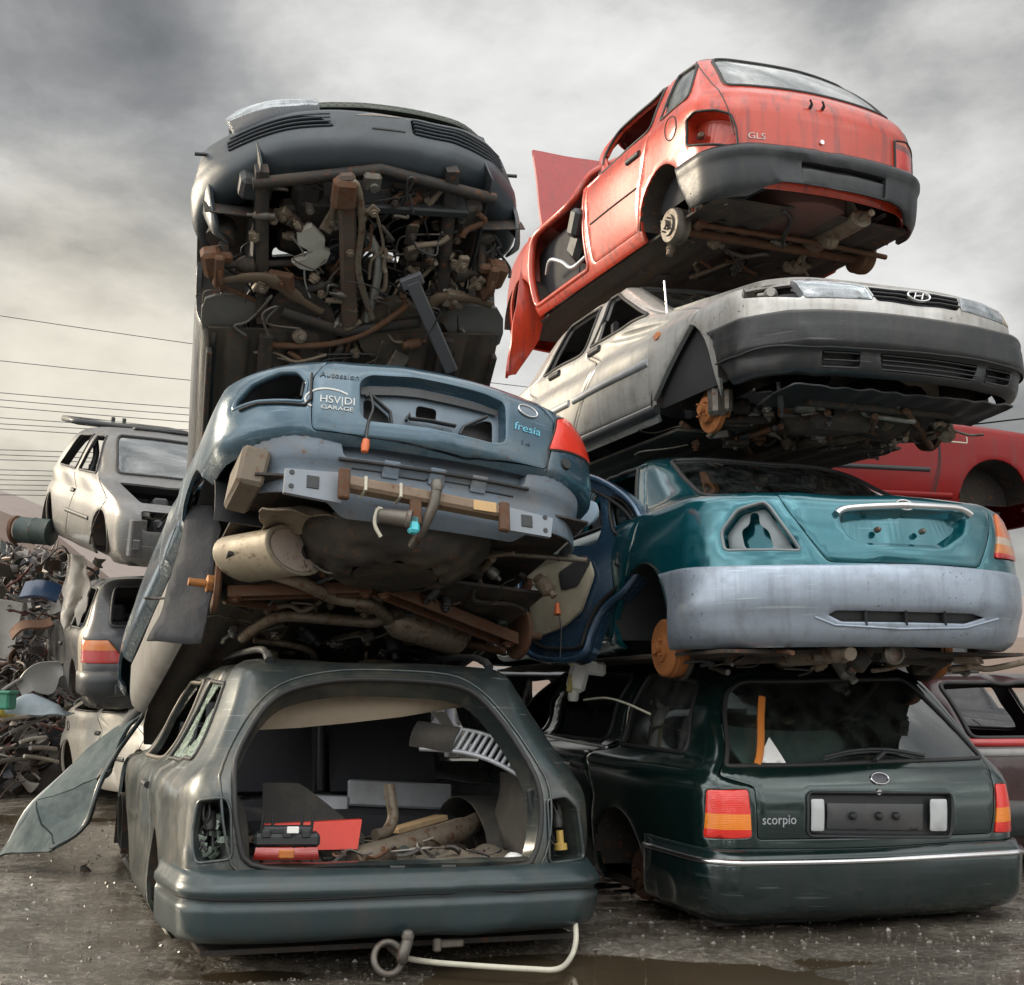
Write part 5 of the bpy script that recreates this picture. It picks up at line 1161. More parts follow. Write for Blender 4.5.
lidB = rnd(B.at(WB, [(312,430),(312,378)]) + [(-.50, .40), (-.52, .66), (.52, .66), (.50, .40)] + B.at(WB, [(555,421),(547,470),(464,460),(419,447),(363,438)]), .02)
prB = rnd(B.at(WB, [(361,414),(360,380),(370,374),(425,380),(486,394),(505,402),(506,442),(493,443),(430,429),(368,420)]), .025)
rdB = {s: rnd(wz(WB, [(1.22, .62), (1.00, .93), (1.36, 1.28), (1.72, 1.32), (1.78, .60)], s), .05) for s in (-1, 1)}
rwB = rnd(wz(WB, [(1.10, .99), (1.40, 1.265), (1.68, 1.30), (1.70, .97)], -1), .05)
bwB = rnd(WB.end([(-.60, .70), (-.48, 1.20), (.48, 1.20), (.60, .70)]), .06)
ARCH_B = [(.86, .35, .36), (3.6, .35, .36)]
def arcB(s):
    o = []
    for y, zc, r in ARCH_B:
        a0 = math.asin((.56 - zc) / r)
        for k in range(13):
            a = a0 + (PI - 2 * a0) * k / 12; o.append((WB.uy(y - r * math.cos(a), vz(WB, max(.56, zc + r * math.sin(a))), s), vz(WB, zc + r * math.sin(a))))
    return o
B.sheet('body_shell', WB, [(-WB.U, 0)] + arcB(-1)[::-1] + arcB(1) + [(WB.U, 0), (WB.U, 1.78), (-WB.U, 1.78)], [lhB, rhB, lidB, bwB, rdB[-1], rdB[1]], P_B, t=.02)
lid = B.sheet('boot_lid', WB, inset(lidB, .004), [prB], P_B, t=.02, res=.035)
B.recess('lid_gap', WB, lidB, .03, M_['black'], back=False, off=-.012)
# lower body: sills and door bottoms below the shell line
WBs = Wrap(.84, 4.45, .30, [(0, .22, .74, .25, .1, .15), (.05, .26, .80, .2, .05, .15), (.15, .36, .83, .15, .02, .15), (.34, .55, .842, .10, .0, .15)], taper=(.05, .9, .12, 1.2), seed=52)
for s in (-1, 1):
    o = [(WBs.uy(1.20, .01, s), .0), (WBs.uy(1.22, .2, s), .20), (WBs.uy(1.16, .33, s), .33), (WBs.uy(3.26, .33, s), .33), (WBs.uy(3.22, .1, s), .0)]
    B.sheet('sill', WBs, rnd(o, .03), [], surf_mat('dirty_grey_sill', (.22, .21, .19), .5, dirt=.5, dirtcol=(.12, .10, .08), coat=.2), t=.02)
wheel_wells(B, WB, [(.86, .35, .36)], M_['black'], depth=.32, sides=(-1,))
d = B.sheet('rear_door', WB, inset(rdB[-1], .005), [rwB], P_B, t=.03); B.strip('window_frame', WB, inset(rwB, -.006), .022, .01, M_['rubber'], parent=d, closed=True)
B.sheet('rear_window', WB, inset(bwB, .002), [], M_['glass_dark'], t=.004, off=-.004, roll=0)
# left lamp hole with torn inner edges, right lamp
sk = B.recess('lamp_socket', WB, lhB, .16, M_['black'], shrink=.015); B.strip('socket_rim', WB, inset(lhB, .004), .022, .016, P_B, parent=sk, closed=True, off=-.012)
st = B.at(WB, [(312,374),(311,399),(305,405),(258,404),(240,411)]); B.strip('lamp_seal', WB, st, .012, .01, M_['rubber'], off=.002)
e0 = B.at(WB, [(303,377),(300,392)]); B.strip('wiring', WB, e0, .02, .03, M_['wire'], parent=sk, off=-.05)
B.sheet('tail_lamp', WB, inset(rhB, .003), [], lamp_mat('saloon_tail_lens', [(0, (.85, .05, .025)), (.93, (.85, .09, .04))]), t=.03, off=.008)
B.strip('lamp_gap', WB, inset(rhB, -.002), .010, .004, M_['rubber'], closed=True); B.strip('corner_gap', WB, B.at(WB, [(549,449),(547,471)]), .008, .003, M_['rubber'])
q = B.at(WB, [(566, 464)])[0]; B.part('reflector', MB().lathe(WB(np.array([q[0]]), np.array([q[1]]))[0], (.3, -1, 0), [(0, .012), (.024, .012), (.03, -.01)], 18), M_['black'])
# plate recess of the lid: inner skin with openings, latch rods and a hanging bulb wire
pc = B.recess('plate_recess', WB, prB, .055, P_B, parent=lid, back=False, shrink=.012)
holes = [rnd(B.at(WB, x), .02) for x in ([(366,392),(372,391),(392,409),(393,421),(366,415)], [(420,399),(441,403),(440,416),(419,412)], [(464,424),(490,414),(499,415),(499,440),(468,433)])]
B.sheet('inner_lid_skin', WB, inset(prB, -.02), holes, surf_mat('matt_blue_grey', (.13, .175, .215), .5, dirt=.3), parent=lid, t=.006, off=-.06)
dk = B.at(WB, [(362,380),(400,381),(470,396),(502,405),(503,412),(470,404),(400,391),(362,389)]); B.sheet('torn_edge', WB, inset(dk, .002), [], M_['black'], parent=pc, t=.004, off=-.035, edge=False)
B.sheet('boot_lining', WB, inset(lidB, .03), [], surf_mat('pale_boot_lining', (.26, .26, .27), .9, dirt=.4), t=.004, off=-.16, edge=False, res=.08)
mb = None
for a in ([(367,392),(373,390),(392,408),(394,424)], [(462,432),(466,424),(490,413)], [(408,417),(411,410),(412,415),(430,418),(458,423)]): mb = B.strip('', WB, B.at(WB, a), .014, .014, None, build=False, mb=mb, off=-.035)
B.part('latch_rods', mb, M_['black'], lid)
for c in ((414, 424), (440, 427)): q = B.at(WB, [(c[0]-7,c[1]-3),(c[0]+7,c[1]-2),(c[0]+6,c[1]+4),(c[0]-8,c[1]+3)]); B.sheet('latch_plate', WB, q, [], M_['black'], parent=lid, t=.008, off=-.045, edge=False)
w_ = [tuple(WB(np.array([u]), np.array([v]), .01)[0]) for u, v in B.at(WB, [(370,393),(373,408),(369,420),(367,430)])]; tip = np.array(w_[-1]) + (-.01, -.02, -.07)
hw_ = B.part('hanging_wire', MB().tube(spl(w_ + [tuple(tip)], 5, False), .006, 6), M_['wire'])
B.part('orange_bulb_holder', MB().lathe(tip, (-.1, 0, -1), [(0, -.01), (.014, -.01), (.018, .02), (.014, .045), (0, .05)], 12), surf_mat('orange_plastic', (.62, .14, .04), .4, dirt=.1), hw_)
# dealer sticker, oval badge, script
LW = surf_mat('white_lettering', (.62, .63, .60), .5, dirt=.15)
sq = B.at(WB, [(334, 401)])[0]
letter_on(B, WB, 'HSV|DI', (sq[0] + .015, sq[1] + .004), .050, LW, 'dealer_sticker', depth=.001)
letter_on(B, WB, 'GARAGE', (sq[0] + .015, sq[1] - .034), .026, LW, 'dealer_sticker', sx=1.35, depth=.001)
arc = [(sq[0] - .02 + .10 * math.cos(t), sq[1] + .005 + .052 * math.sin(t)) for t in np.linspace(.7, 3.9, 20)]; B.strip('sticker_arc', WB, arc, .010, .003, LW, off=.001)
letter_on(B, WB, 'Autosalon', B.at(WB, [(340, 376)])[0], .032, surf_mat('dark_blue_lettering', (.05, .08, .11), .4), 'ghost_lettering', sx=1.3, depth=.001)  # lettering a little darker than the body paint
badge_oval(B, WB, B.at(WB, [(528, 411)])[0], .052, .024, M_['chrome'], surf_mat('grey_enamel', (.16, .20, .24), .3))
letter_on(B, WB, 'fresia', B.at(WB, [(528, 429)])[0], .056, surf_mat('cyan_lettering', (.15, .48, .62), .4, dirt=.1), 'model_script', slant=.25, sx=1.2, depth=.001)
letter_on(B, WB, '1.6', B.at(WB, [(526, 443)])[0], .028, surf_mat('dark_blue_lettering', (.05, .08, .11), .4), 'ghost_lettering', sx=1.6, depth=.001)
# rear valance, chassis ends, crash beam
P_V = surf_mat('primer_valance', (.13, .17, .21), .5, dirt=.45, dirtcol=(.19, .155, .115), rust=.1, bump=.25, dscale=5)
WV = Wrap(.82, 4.2, .30, [(0, .28, .76, .14, 0, .06), (.06, .34, .79, .10, 0, .06), (.20, .48, .80, .085, 0, .06), (.24, .51, .80, .055, 0, .06), (.30, .57, .80, .05, 0, .06), (.34, .61, .80, .045, 0, .06)], taper=(.03, .9, 0, 1), seed=53)
gap = rnd(WV.end([(-.40, .245), (-.42, .325), (.42, .325), (.40, .245)]), .02)
B.sheet('rear_valance', WV, rnd([(WV.uy(.30, .1), .12), (WV.uy(.30, .1), .335), (WV.uy(.50, .1, 1), .335), (WV.uy(.50, .1, 1), .10), (.5, .06), (.42, .0), (-.42, .0), (-.5, .06)], .03), [gap], P_V, t=.015, res=.03)
B.recess('valance_channel', WV, gap, .05, P_V, shrink=.012); B.strip('valance_lip', WV, WV.end([(-.42, .235), (.42, .235)]), .016, .012, M_['rubber'])
for x in (-.20, .0, .19): B.sheet('valance_tab', WV, rnd(WV.end([(x - .035, .175), (x - .035, .25), (x + .035, .25), (x + .035, .175)]), .008), [], P_V, t=.01, off=.012)
B.strip('valance_seam', WV, WV.end([(-.36, .205), (-.24, .205), (-.23, .19), (-.05, .19), (-.03, .205), (.15, .205), (.16, .19), (.36, .19)]), .008, .006, M_['rubber'])
for s, P4, hc in ((-1, [(285,469),(343,474),(340,504),(283,493)], (313, 482)), (1, [(508,508),(552,519),(550,538),(503,530)], (527, 521))):
    pts = [B.plane(x, y, 1, .03) for x, y in P4]
    F = lambda a, b, h: (a, .02 + h, b)
    br = B.part('beam_bracket', MB().prism([(p[0], p[2]) for p in pts], F, .02), surf_mat('grey_bracket', (.22, .25, .28), .5, dirt=.35, dirtcol=(.16, .12, .085)))
    c = B.plane(*hc, 1, .018); B.part('bracket_hole', MB().box((c[0], .019, c[2]), (.05, .006, .055)), M_['black'], br)
    for dx, dz in ((-.085, .03), (-.085, -.03)) if s < 0 else ((.085, .03), (.085, -.03)): B.part('bolt_hole', MB().lathe((c[0] + dx, .02, c[2] + dz), (0, -1, 0), [(0, .004), (.010, .004), (.012, -.004)], 10), M_['black'], br)
    if s < 0: B.part('chassis_end', MB().box((-.745, .30, .46), (.11, .30, .17), Matrix.Rotation(.12, 3, 'Y'), .015).jitter(.012, 8), surf_mat('brown_dusted_metal', (.15, .12, .085), .7, dirt=.4, rust=.2))
bl = [B.plane(x, y, 1, .0) for x, y in ((343,483),(505,514))]
bm = B.part('crash_beam', MB().box((np.array(bl[0]) + bl[1]) / 2, (bl[1][0] - bl[0][0], .07, .055), Matrix.Rotation(-math.atan2(bl[1][2] - bl[0][2], bl[1][0] - bl[0][0]), 3, 'Y'), .012), surf_mat('brown_beam', (.21, .15, .10), .65, dirt=.4, dirtcol=(.12, .085, .06), rust=.25))
for p in ((344, 484), (504, 517)): c = B.plane(*p, 1, -.03); B.part('beam_end_plate', MB().box(c, (.045, .03, .13), None, .006), M_['rust'], bm)
for x in (.12, .33): c = np.array(bl[0]) * (1 - x) + np.array(bl[1]) * x; B.part('beam_band', MB().box(c, (.012, .078, .062), None, .002), M_['cable'], bm)
c = np.array(bl[0]) * .15 + np.array(bl[1]) * .85; B.part('paper_label', MB().box(c + (0, -.036, .0), (.10, .004, .045), None, .001), surf_mat('orange_label', (.55, .36, .17), .7, dirt=.3), bm)
q0, q1 = B.plane(421, 531, 1, .03), B.plane(437, 486, 1, -.06); hb = B.part('tow_bar', MB().tube(spl([q0 + (0, .1, -.02), q0, q0 * .5 + q1 * .5 + (.01, -.02, 0), q1], 5, False), .022, 10).lathe(q1, (0, 0, 1), [(0, -.028), (.02, -.024), (.028, 0), (.02, .022), (0, .028)], 16), M_['steel'])
q0, q1 = B.plane(417, 520, 1, -.02), B.plane(414, 496, 1, -.02); B.part('tow_bracket', MB().box((q0 + q1) / 2, (.05, .02, .14), None, .006), M_['rust'], hb)
q0 = B.plane(409, 524, 1, .0); so_ = B.part('trailer_socket', MB().lathe(q0 + (-.04, .0, .02), (.9, -.4, -.2), [(0, -.08), (.03, -.08), (.034, .03), (.04, .035), (.04, .05), (0, .05)], 16), M_['steel'])
B.part('blue_cap', MB().box(q0 + (.015, -.01, -.005), (.045, .04, .075), None, .01), surf_mat('cyan_plastic', (.08, .55, .62), .35, dirt=.1), so_)
B.part('socket_wire', MB().tube(spl([q0 + (-.08, 0, .01), q0 + (-.12, .02, .06), q0 + (-.13, .04, .0), q0 + (-.10, .05, -.05)], 5, False), .008, 6), M_['cable'])
# underside
def pz(x, y, z): return B.plane(x, y, 2, z)
# spare-wheel well, a ribbed black bowl under the valance
c0 = pz(405, 555, .24)
def bowl(u, v):
    a = 2 * PI * u; r = .40 * (1 - .55 * v ** 1.4); k = .012 * math.sin(18 * a) * v * (1 - v) * 2
    return (c0[0] + (r * 1.08 + k) * math.cos(a), .48 + (r * .86 + k) * math.sin(a), .36 - .17 * math.sin(v * PI / 2) + .02 * mnoise.noise(Vector((3 * math.cos(a), 3 * math.sin(a), 4 * v))))
mb = MB().grid(bowl, 72, 18).grid(lambda u, v: (c0[0] + .19 * (1 - v) * math.cos(2 * PI * u), .48 + .16 * (1 - v) * math.sin(2 * PI * u), .19 + .012 * v), 40, 3)
B.part('spare_wheel_well', mb, surf_mat('black_ribbed_underseal', (.030, .027, .023), .6, dirt=.4, dirtcol=(.11, .08, .045), bump=.4, rust=.15))
floor_pan(B, .74, .62, 4.1, .27)
B.part('inner_floor', MB().grid(lambda u, v: (-.74 + 1.48 * u, .14 + .9 * v, .42 + .02 * math.sin(9 * u)), 16, 10, .01), M_['under'])
# rear silencer: oval can with a pale end and tailpipe hole
ca, cb = pz(287, 560, .30), pz(268, 548, .30)
ax = np.array((.50, -.80, -.12)); ax /= np.linalg.norm(ax); ce = B.plane(296, 550, 2, .27)
u_ = np.cross(ax, (0, 0, 1)); u_ /= np.linalg.norm(u_); w_ = np.cross(u_, ax)
def can(r, h, n=28, k=(1.05, .62)): return [ce + ax * h + r * (k[0] * math.cos(2 * PI * i / n) * u_ + k[1] * math.sin(2 * PI * i / n) * w_) for i in range(n)]
vs, fs, n_ = [], [], 28
prof = [(.0, -.36), (.14, -.36), (.155, -.34), (.155, -.02), (.165, -.015), (.165, .0), (.145, .0), (.135, -.012), (.0, -.012)]
for r, h in prof: vs += can(max(r, 1e-4), h)
for i in range(len(prof) - 1): fs += [(i * n_ + k, i * n_ + (k + 1) % n_, (i + 1) * n_ + (k + 1) % n_, (i + 1) * n_ + k) for k in range(n_)]
B.part('rear_silencer', MB().add(vs, fs), surf_mat('dusty_silencer', (.33, .29, .22), .6, metal=.3, dirt=.4, dirtcol=(.17, .12, .08), rust=.18, bump=.3))
sl_ = bpy.data.objects['rear_silencer']
B.part('silencer_end', MB().add(can(.137, -.006), [tuple(range(n_))], False), surf_mat('pale_silencer_end', (.55, .46, .40), .4, metal=.3, dirt=.35, dirtcol=(.35, .18, .10), rust=.2), sl_)
B.part('outlet', MB().lathe(ce - u_ * .07 + w_ * .015 - ax * .01, ax, [(.030, -.02), (.034, .012), (.028, .014), (.026, .008), (0, .008)], 16), M_['black'], sl_)
hs = [pz(262, 502, .34), pz(290, 497, .36), pz(338, 512, .36), pz(350, 530, .33), pz(300, 540, .37), pz(262, 530, .37)]
B.part('heat_shield', MB().grid(lambda u, v: tuple((hs[0] * (1 - u) + (hs[2]) * u) * (1 - v) + (hs[5] * (1 - u) + hs[3] * u) * v + np.array((0, -.02 * math.sin(PI * v), .05 * math.sin(PI * u) * math.sin(PI * v) - .02))), 18, 10, .006).jitter(.025, 9), surf_mat('crinkled_heat_shield', (.32, .27, .20), .55, metal=.4, dirt=.5, dirtcol=(.13, .09, .06), rust=.2))
def channel(a, b, w, h, mb=None):
    """pressed U-section arm between two points"""
    mb = mb or MB(); a, b = np.array(a), np.array(b); d = b - a; L = np.linalg.norm(d); d /= L; s_ = np.cross(d, (0, 0, 1)); s_ /= np.linalg.norm(s_); t = np.cross(s_, d)
    F = lambda x, y, z: a + d * x + s_ * y + t * z
    prof = [(-w / 2, 0), (-w / 2, -h), (-w / 2 + .008, -h), (-w / 2 + .008, -.008), (w / 2 - .008, -.008), (w / 2 - .008, -h), (w / 2, -h), (w / 2, 0)]; n = len(prof)
    mb.add([F(0, *p) for p in prof] + [F(L, *p) for p in prof], [(i, i + n, (i + 1) % n + n, (i + 1) % n) for i in range(n)] + [tuple(range(n)), tuple(range(n, 2 * n))[::-1]], False)
    for q in (F(.03, 0, -h - .004), F(L - .03, 0, -h - .004)): mb.lathe(q, t * -1, [(0, .012), (.016, .012), (.018, .0), (.03, .0), (.03, -.01)], 10)
    return mb
B.part('suspension_arm', channel(pz(228, 588, .21), pz(372, 584, .25), .06, .05), M_['rust']); B.part('suspension_arm', channel(pz(512, 635, .21), pz(380, 582, .25), .09, .06), M_['rust'], label='brown pressed arm running to the right hub')
for p_, q_ in ((pz(505, 652, .20), pz(450, 640, .24)), (pz(225, 600, .2), pz(300, 610, .26))): B.part('toe_link', MB().tube([p_, q_], .02, 8), M_['rust'])
z = .20
B.part('exhaust_pipe', MB().tube(spl([pz(270, 573, .26), pz(300, 582, z), pz(335, 598, z), pz(365, 603, z), pz(379, 610, z), pz(392, 622, z)], 5, False), .030, 12), M_['exhaust'])
B.part('exhaust_pipe', MB().tube(spl([pz(243, 638, z), pz(262, 624, z), pz(285, 616, z), pz(330, 619, z), pz(372, 622, z), pz(386, 617, z)], 5, False), .028, 12), M_['exhaust'])
B.part('exhaust_pipe', MB().tube(spl([pz(254, 640, z), pz(285, 644, z), pz(310, 651, z), pz(316, 664, z)], 5, False), .018, 10), M_['exhaust'])
a_, b_ = pz(388, 618, .21), pz(462, 640, .21); d_ = b_ - a_; B.part('centre_silencer', MB().lathe(a_, d_, [(0, 0), (.05, .0), (.055, .02), (.065, .03), (.085, .07), (.088, np.linalg.norm(d_) - .04), (.05, np.linalg.norm(d_)), (0, np.linalg.norm(d_))], 20), M_['exhaust'])
for s, c in ((-1, pz(218, 585, .23)), (1, pz(517, 634, .23))):
    c = np.array(c); B.part('brake_backing_plate', MB().lathe(c, (s, .1, 0), [(0, -.01), (.115, -.01), (.128, .0), (.128, .02), (.112, .022), (.06, .01), (0, .01)], 28), M_['rust'])
    B.part('stub_axle', MB().lathe(c, (s, 0, 0), [(.04, .0), (.04, .05), (.018, .055), (.018, .13), (0, .13)], 14), surf_mat('orange_stub', (.40, .17, .05), .6, metal=.3, dirt=.25, rust=.2) if s < 0 else M_['rust'])
    B.part('coil_spring', coil_mb(c + (-s * .16, .02, .03), c + (-s * .20, .02, .32), .055, .010, 5), M_['under']); B.part('damper', MB().tube([c + (-s * .12, -.10, .0), c + (-s * .18, -.08, .34)], .028, 10), surf_mat('green_damper', (.05, .075, .065), .5, dirt=.4))
# torn felt wheel-arch liner hanging on the left
LP = [(188,508),(214,505),(222,530),(218,560),(212,590),(205,620),(196,640),(150,643),(160,610),(176,575),(184,540)]
pl_ = [B.onplane(x, y, (-.72, .9, .3), (-.75, -.62, .1)) for x, y in LP]
mb = MB(); V, E_1, FF, *_ = delaunay_2d_cdt([Vector(p) for p in resample(LP, 8)] + [Vector((x, y)) for x in range(150, 225, 8) for y in range(505, 645, 8) if inside(np.array([[x, y]], float), LP)[0] and seg_dist(np.array([[x, y]], float), LP)[0] > 3], [(i, (i + 1) % len(resample(LP, 8))) for i in range(len(resample(LP, 8)))], [], 1, 1e-4)
mb.add([B.onplane(v[0], v[1], (-.72, .9, .3), (-.75, -.62, .1)) for v in V], [tuple(f) for f in FF]).jitter(.035, 5)
ln = B.part('torn_arch_liner', mb, surf_mat('dark_felt', (.035, .036, .040), .9, dirt=.35, dirtcol=(.08, .07, .06), bump=.5)); m_ = ln.modifiers.new('thickness', 'SOLIDIFY'); m_.thickness = .008
# open right rear door, inner face towards us
th = R(19); hg = np.array((.86, 1.76, 0)); dv = np.array((math.sin(th), -math.cos(th), 0)); dn = np.array((dv[1], -dv[0], 0))   # dn: towards the tail
if dn[1] > 0: dn = -dn
def dpx(pts): return [((lambda p: ((p - hg) @ dv, p[2]))(B.onplane(x, y, hg, dn))) for x, y in pts]
def DF(o): return lambda a, b, h: tuple(hg + dv * a + dn * (o + h) + np.array((0, 0, b)))
class DoorS:
    """flat-ish door surface, bowed a little, as a sheet support"""
    U = 2.; v0 = -1.; v1 = 2.
    def base(s, u, v): u = np.asarray(u, float); v = np.asarray(v, float); w = -.05 * np.clip((v - .5), 0, 2) ** 2 - .03 * (u - .6) ** 2; return hg + u[..., None] * dv + w[..., None] * dn * -1 + v[..., None] * np.array((0, 0, 1.))
    def normal(s, u, v): return np.broadcast_to(dn, np.shape(u) + (3,))
    def __call__(s, u, v, off=0.): return s.base(u, v) + dn * off
DS = DoorS()
oD = spl(dpx([(560,474),(597,477),(622,489),(641,505),(650,524),(653,547),(648,570),(631,594),(610,612),(599,631),(589,657),(564,664),(529,654),(520,600),(528,540)]), 4)
qD = rnd(dpx([(613,496),(627,503),(637,517),(636,529),(624,537),(615,533),(611,512)]), .03)
mD = rnd(dpx([(540,490),(590,486),(601,500),(603,528),(596,545),(540,548)]), .04)
P_BD = paint('dark_blue_door_paint', (.035, .085, .15), rough=.25, metal=.4, coat=.8, dirt=.2)
dr = B.sheet('rear_door', DS, oD, [qD, mD], P_BD, t=.05, res=.05, label='right rear door swung wide open, inner side showing')
B.strip('door_seal', DS, inset(oD, .015), .035, .03, P_BD, parent=dr, closed=True, off=.02); B.strip('inner_ridge', DS, inset(oD, .075), .022, .02, M_['rubber'], parent=dr, closed=True, off=.005)
B.sheet('quarter_glass', DS, inset(qD, -.003), [], M_['glass_dark'], parent=dr, t=.004, off=-.02, edge=False); B.strip('quarter_seal', DS, qD, .018, .014, M_['rubber'], parent=dr, closed=True)
cD = rnd(dpx([(530,556),(560,552),(592,560),(597,575),(584,612),(566,628),(535,640)]), .03)
B.sheet('door_card', DS, cD, [], surf_mat('beige_door_card', (.42, .38, .28), .8, dirt=.4, dirtcol=(.12, .10, .07)), parent=dr, t=.02, off=.03)
sD = rnd(dpx([(563,574),(590,556),(596,562),(582,588),(566,592)]), .02); B.sheet('speaker_hole', DS, sD, [], M_['dark_in'], parent=dr, t=.006, off=.037)
pD = dpx([(552,571),(568,573),(566,589),(551,587)]); B.sheet('white_paper', DS, dpx([(529,586),(551,584),(551,596),(529,597)]), [], M_['white'], parent=dr, t=.003, off=.038, edge=False)
for k in range(4): B.sheet('glass_bracket', DS, dpx([(540+8*k,560-k*3),(556+8*k,555-k*3),(555+8*k,562-k*3),(540+8*k,566-k*3)]), [], surf_mat('pale_green_metal', (.20, .30, .29), .5, dirt=.3), parent=dr, t=.004, off=.05, edge=False)
B.sheet('pale_latch', DS, spl(dpx([(580,527),(592,506),(602,505),(604,518),(594,528)]), 3), [], surf_mat('pale_blue_plastic', (.42, .55, .66), .5, dirt=.2), parent=dr, t=.02, off=.05, edge=False)
pp = [DF(.04)(a, b, 0) for a, b in dpx([(628,560),(624,556),(622,566),(628,568)])]; B.part('door_latch', MB().tube(pp, .012, 8), M_['black'], dr)
pp = [DF(.03)(a, b, 0) for a, b in dpx([(626,556),(639,557)])]; B.part('latch_pin', MB().tube(pp, .008, 8), M_['chrome'], dr)
pp = [DF(.07)(a, b, 0) for a, b in dpx([(567,612),(571,632),(570,660)])]; B.part('hanging_wire', MB().tube(spl(pp, 4, False), .004, 6), M_['wire'], dr); p = DF(.07)(*dpx([(567, 612)])[0], 0); B.part('orange_bulb_holder', MB().lathe(p, (0, 0, 1), [(0, -.03), (.02, -.03), (.014, .0), (.012, .03), (0, .03)], 10), MATS['orange_plastic'], dr)
# interior lumps so the cabin is not hollow
for s in (-1, 1): B.part('seat', seat_mb((s * .36, 1.75, .42), .5, .55), M_['seat'])
B.part('dashboard', MB().box((0, 3.2, .8), (1.2, .35, .28), None, .06), M_['dark_in'])
# ================================================================== dark car standing nose up
C = Thing('hatchback_car', 'dark car tipped nose up behind the blue grey saloon, its engine bay open underneath', 'car', (-.545, 5.34, 3.435), (15.5, -36.5, -5.0))
WC = Wrap(.85, 4.2, .34, [(0, .22, .76, .22, .1, .16), (.06, .26, .82, .15, .05, .16), (.20, .42, .845, .06, .0, .16), (.30, .52, .845, .05, .0, .16), (.40, .62, .835, .06, .05, .16), (.52, .735, .80, .10, .12, .16), (.56, .765, .77, .15, .14, .15),
    (.72, .83, .755, .5, .16, .13), (.92, .92, .745, 1.02, .2, .10), (1.0, .96, .73, 1.15, .22, .09), (1.24, 1.15, .67, 1.50, .30, .09), (1.44, 1.29, .60, 1.80, .40, .08), (1.52, 1.34, .54, 1.95, .48, .07), (1.58, 1.365, .48, 2.05, .56, .06), (1.70, 1.385, .35, 2.2, .75, .04), (2.0, 1.39, .02, 2.5, 1.4, 0)], taper=(.06, .8, .08, 1.2), seed=61)
ARCH_C = [(.78, .33, .33), (3.4, .33, .33)]
P_C = paint('dark_blue_grey_paint', (.028, .036, .042), rough=.35, metal=.3, coat=.4, dirt=.45, dirtcol=(.09, .08, .065))
cowl = rnd(WC.end([(-.40, .895), (-.40, .93), (.34, .94), (.34, .90)]), .02)
front = rnd(WC.end([(-.64, .38), (-.66, .585), (.66, .585), (.64, .38)]), .03)
wsC = rnd(WC.end([(-.60, 1.02), (-.48, 1.47), (.48, 1.47), (.60, 1.02)]), .05)
dC = {s: rnd(WC.side([(y, v) for y, v in ((1.28, .10), (1.3, .96), (1.98, 1.46), (2.35, 1.47), (2.4, .10))], s), .04) for s in (-1, 1)}
C.sheet('body_shell', WC, shell_outline(WC, ARCH_C, 0., 2., .36), [cowl, front, wsC, dC[-1], dC[1]], P_C, t=.02)
for s in (-1, 1):
    w2 = rnd(WC.side([(y, v) for y, v in ((1.42, 1.0), (2.02, 1.42), (2.30, 1.43), (2.34, 1.0))], s), .05)
    C.sheet('front_door', WC, inset(dC[s], .005), [w2], P_C, t=.03)
C.sheet('windscreen', WC, inset(wsC, .002), [], M_['glass_dark'], t=.004, off=-.003, roll=0)
# bonnet standing slightly proud, dark green
WCb = Wrap(.85, 4.2, .40, [(0, .74, .80, .0, .1, .17), (.03, .775, .80, -.01, .1, .17), (.06, .80, .785, .03, .1, .17), (.40, .90, .76, .42, .1, .15), (.80, .965, .745, .86, .1, .12)], taper=(.0, .8, 0, 1), seed=62)
bn = rnd(WCb.end([(-.70, .0), (-.70, .78), (.70, .78), (.74, .0)]), [.06, .02, .02, .06])
C.sheet('bonnet', WCb, bn, [], paint('dark_green_bonnet_paint', (.022, .034, .016), rough=.4, metal=.2, coat=.3, dirt=.3, dirtcol=(.06, .06, .04)), t=.03, off=.0)
# headlamp on the left; the right one is missing
hl_ = rnd(WC.end([(-.70, .445), (-.69, .55), (-.27, .555), (-.27, .47)]), .03)
r_ = C.recess('headlamp', WC, [(u, v) for u, v in hl_], .08, REFL, shrink=.015, off=.012); C.sheet('lens', WC, inset(hl_, .0), [], HL, parent=r_, t=.006, off=.014)
C.part('lamp_carrier', MB().grid(lambda u, v: (-.26 + .92 * u, .14 + .05 * v + .12 * (2 * u - 1) ** 2, .60 + .14 * v), 16, 4, .02).jitter(.008, 8), M_['black'])
# bumper: round face, two grilles, deep lip
WCu = Wrap(.86, 4.2, .46, [(0, .335, .74, .24, 0, .22), (.06, .325, .80, .15, 0, .22), (.12, .335, .85, .07, 0, .22), (.18, .365, .87, .02, 0, .22), (.24, .40, .877, -.01, 0, .22), (.29, .44, .878, -.02, 0, .22), (.34, .485, .866, -.012, 0, .22), (.44, .58, .85, .0, 0, .22), (.52, .655, .835, .03, 0, .22), (.545, .668, .80, .10, 0, .22)], taper=(.05, .8, 0, 1), seed=64,
    crown=[(0, .0), (.44, .0), (.52, -.02), (.545, -.02)], drop=[(0, .12), (.20, .08), (.32, .0), (.545, .0)])
o = [(WCu.uy(.50, .2), .05), (WCu.uy(.54, .2), .20), (WCu.uy(.50, .3), .28), (WCu.uy(.38, .4), .40), (WCu.uy(.36, .4), .535)]; o = o + [(-u, v) for u, v in o[::-1]]
gl_ = rnd(WCu.end([(-.72, .37), (-.72, .45), (-.52, .475), (-.30, .445), (-.22, .375)]), .02); gr_ = rnd(WCu.end([(.17, .36), (.17, .475), (.45, .485), (.73, .465), (.73, .385), (.60, .36)]), .02)
b_ = C.sheet('bumper', WCu, rnd(o, .04), [gl_, gr_], surf_mat('blue_grey_bumper_plastic', (.038, .050, .060), .42, dirt=.3, dirtcol=(.08, .075, .065), streak=.2, bump=.15), t=.02, res=.03)
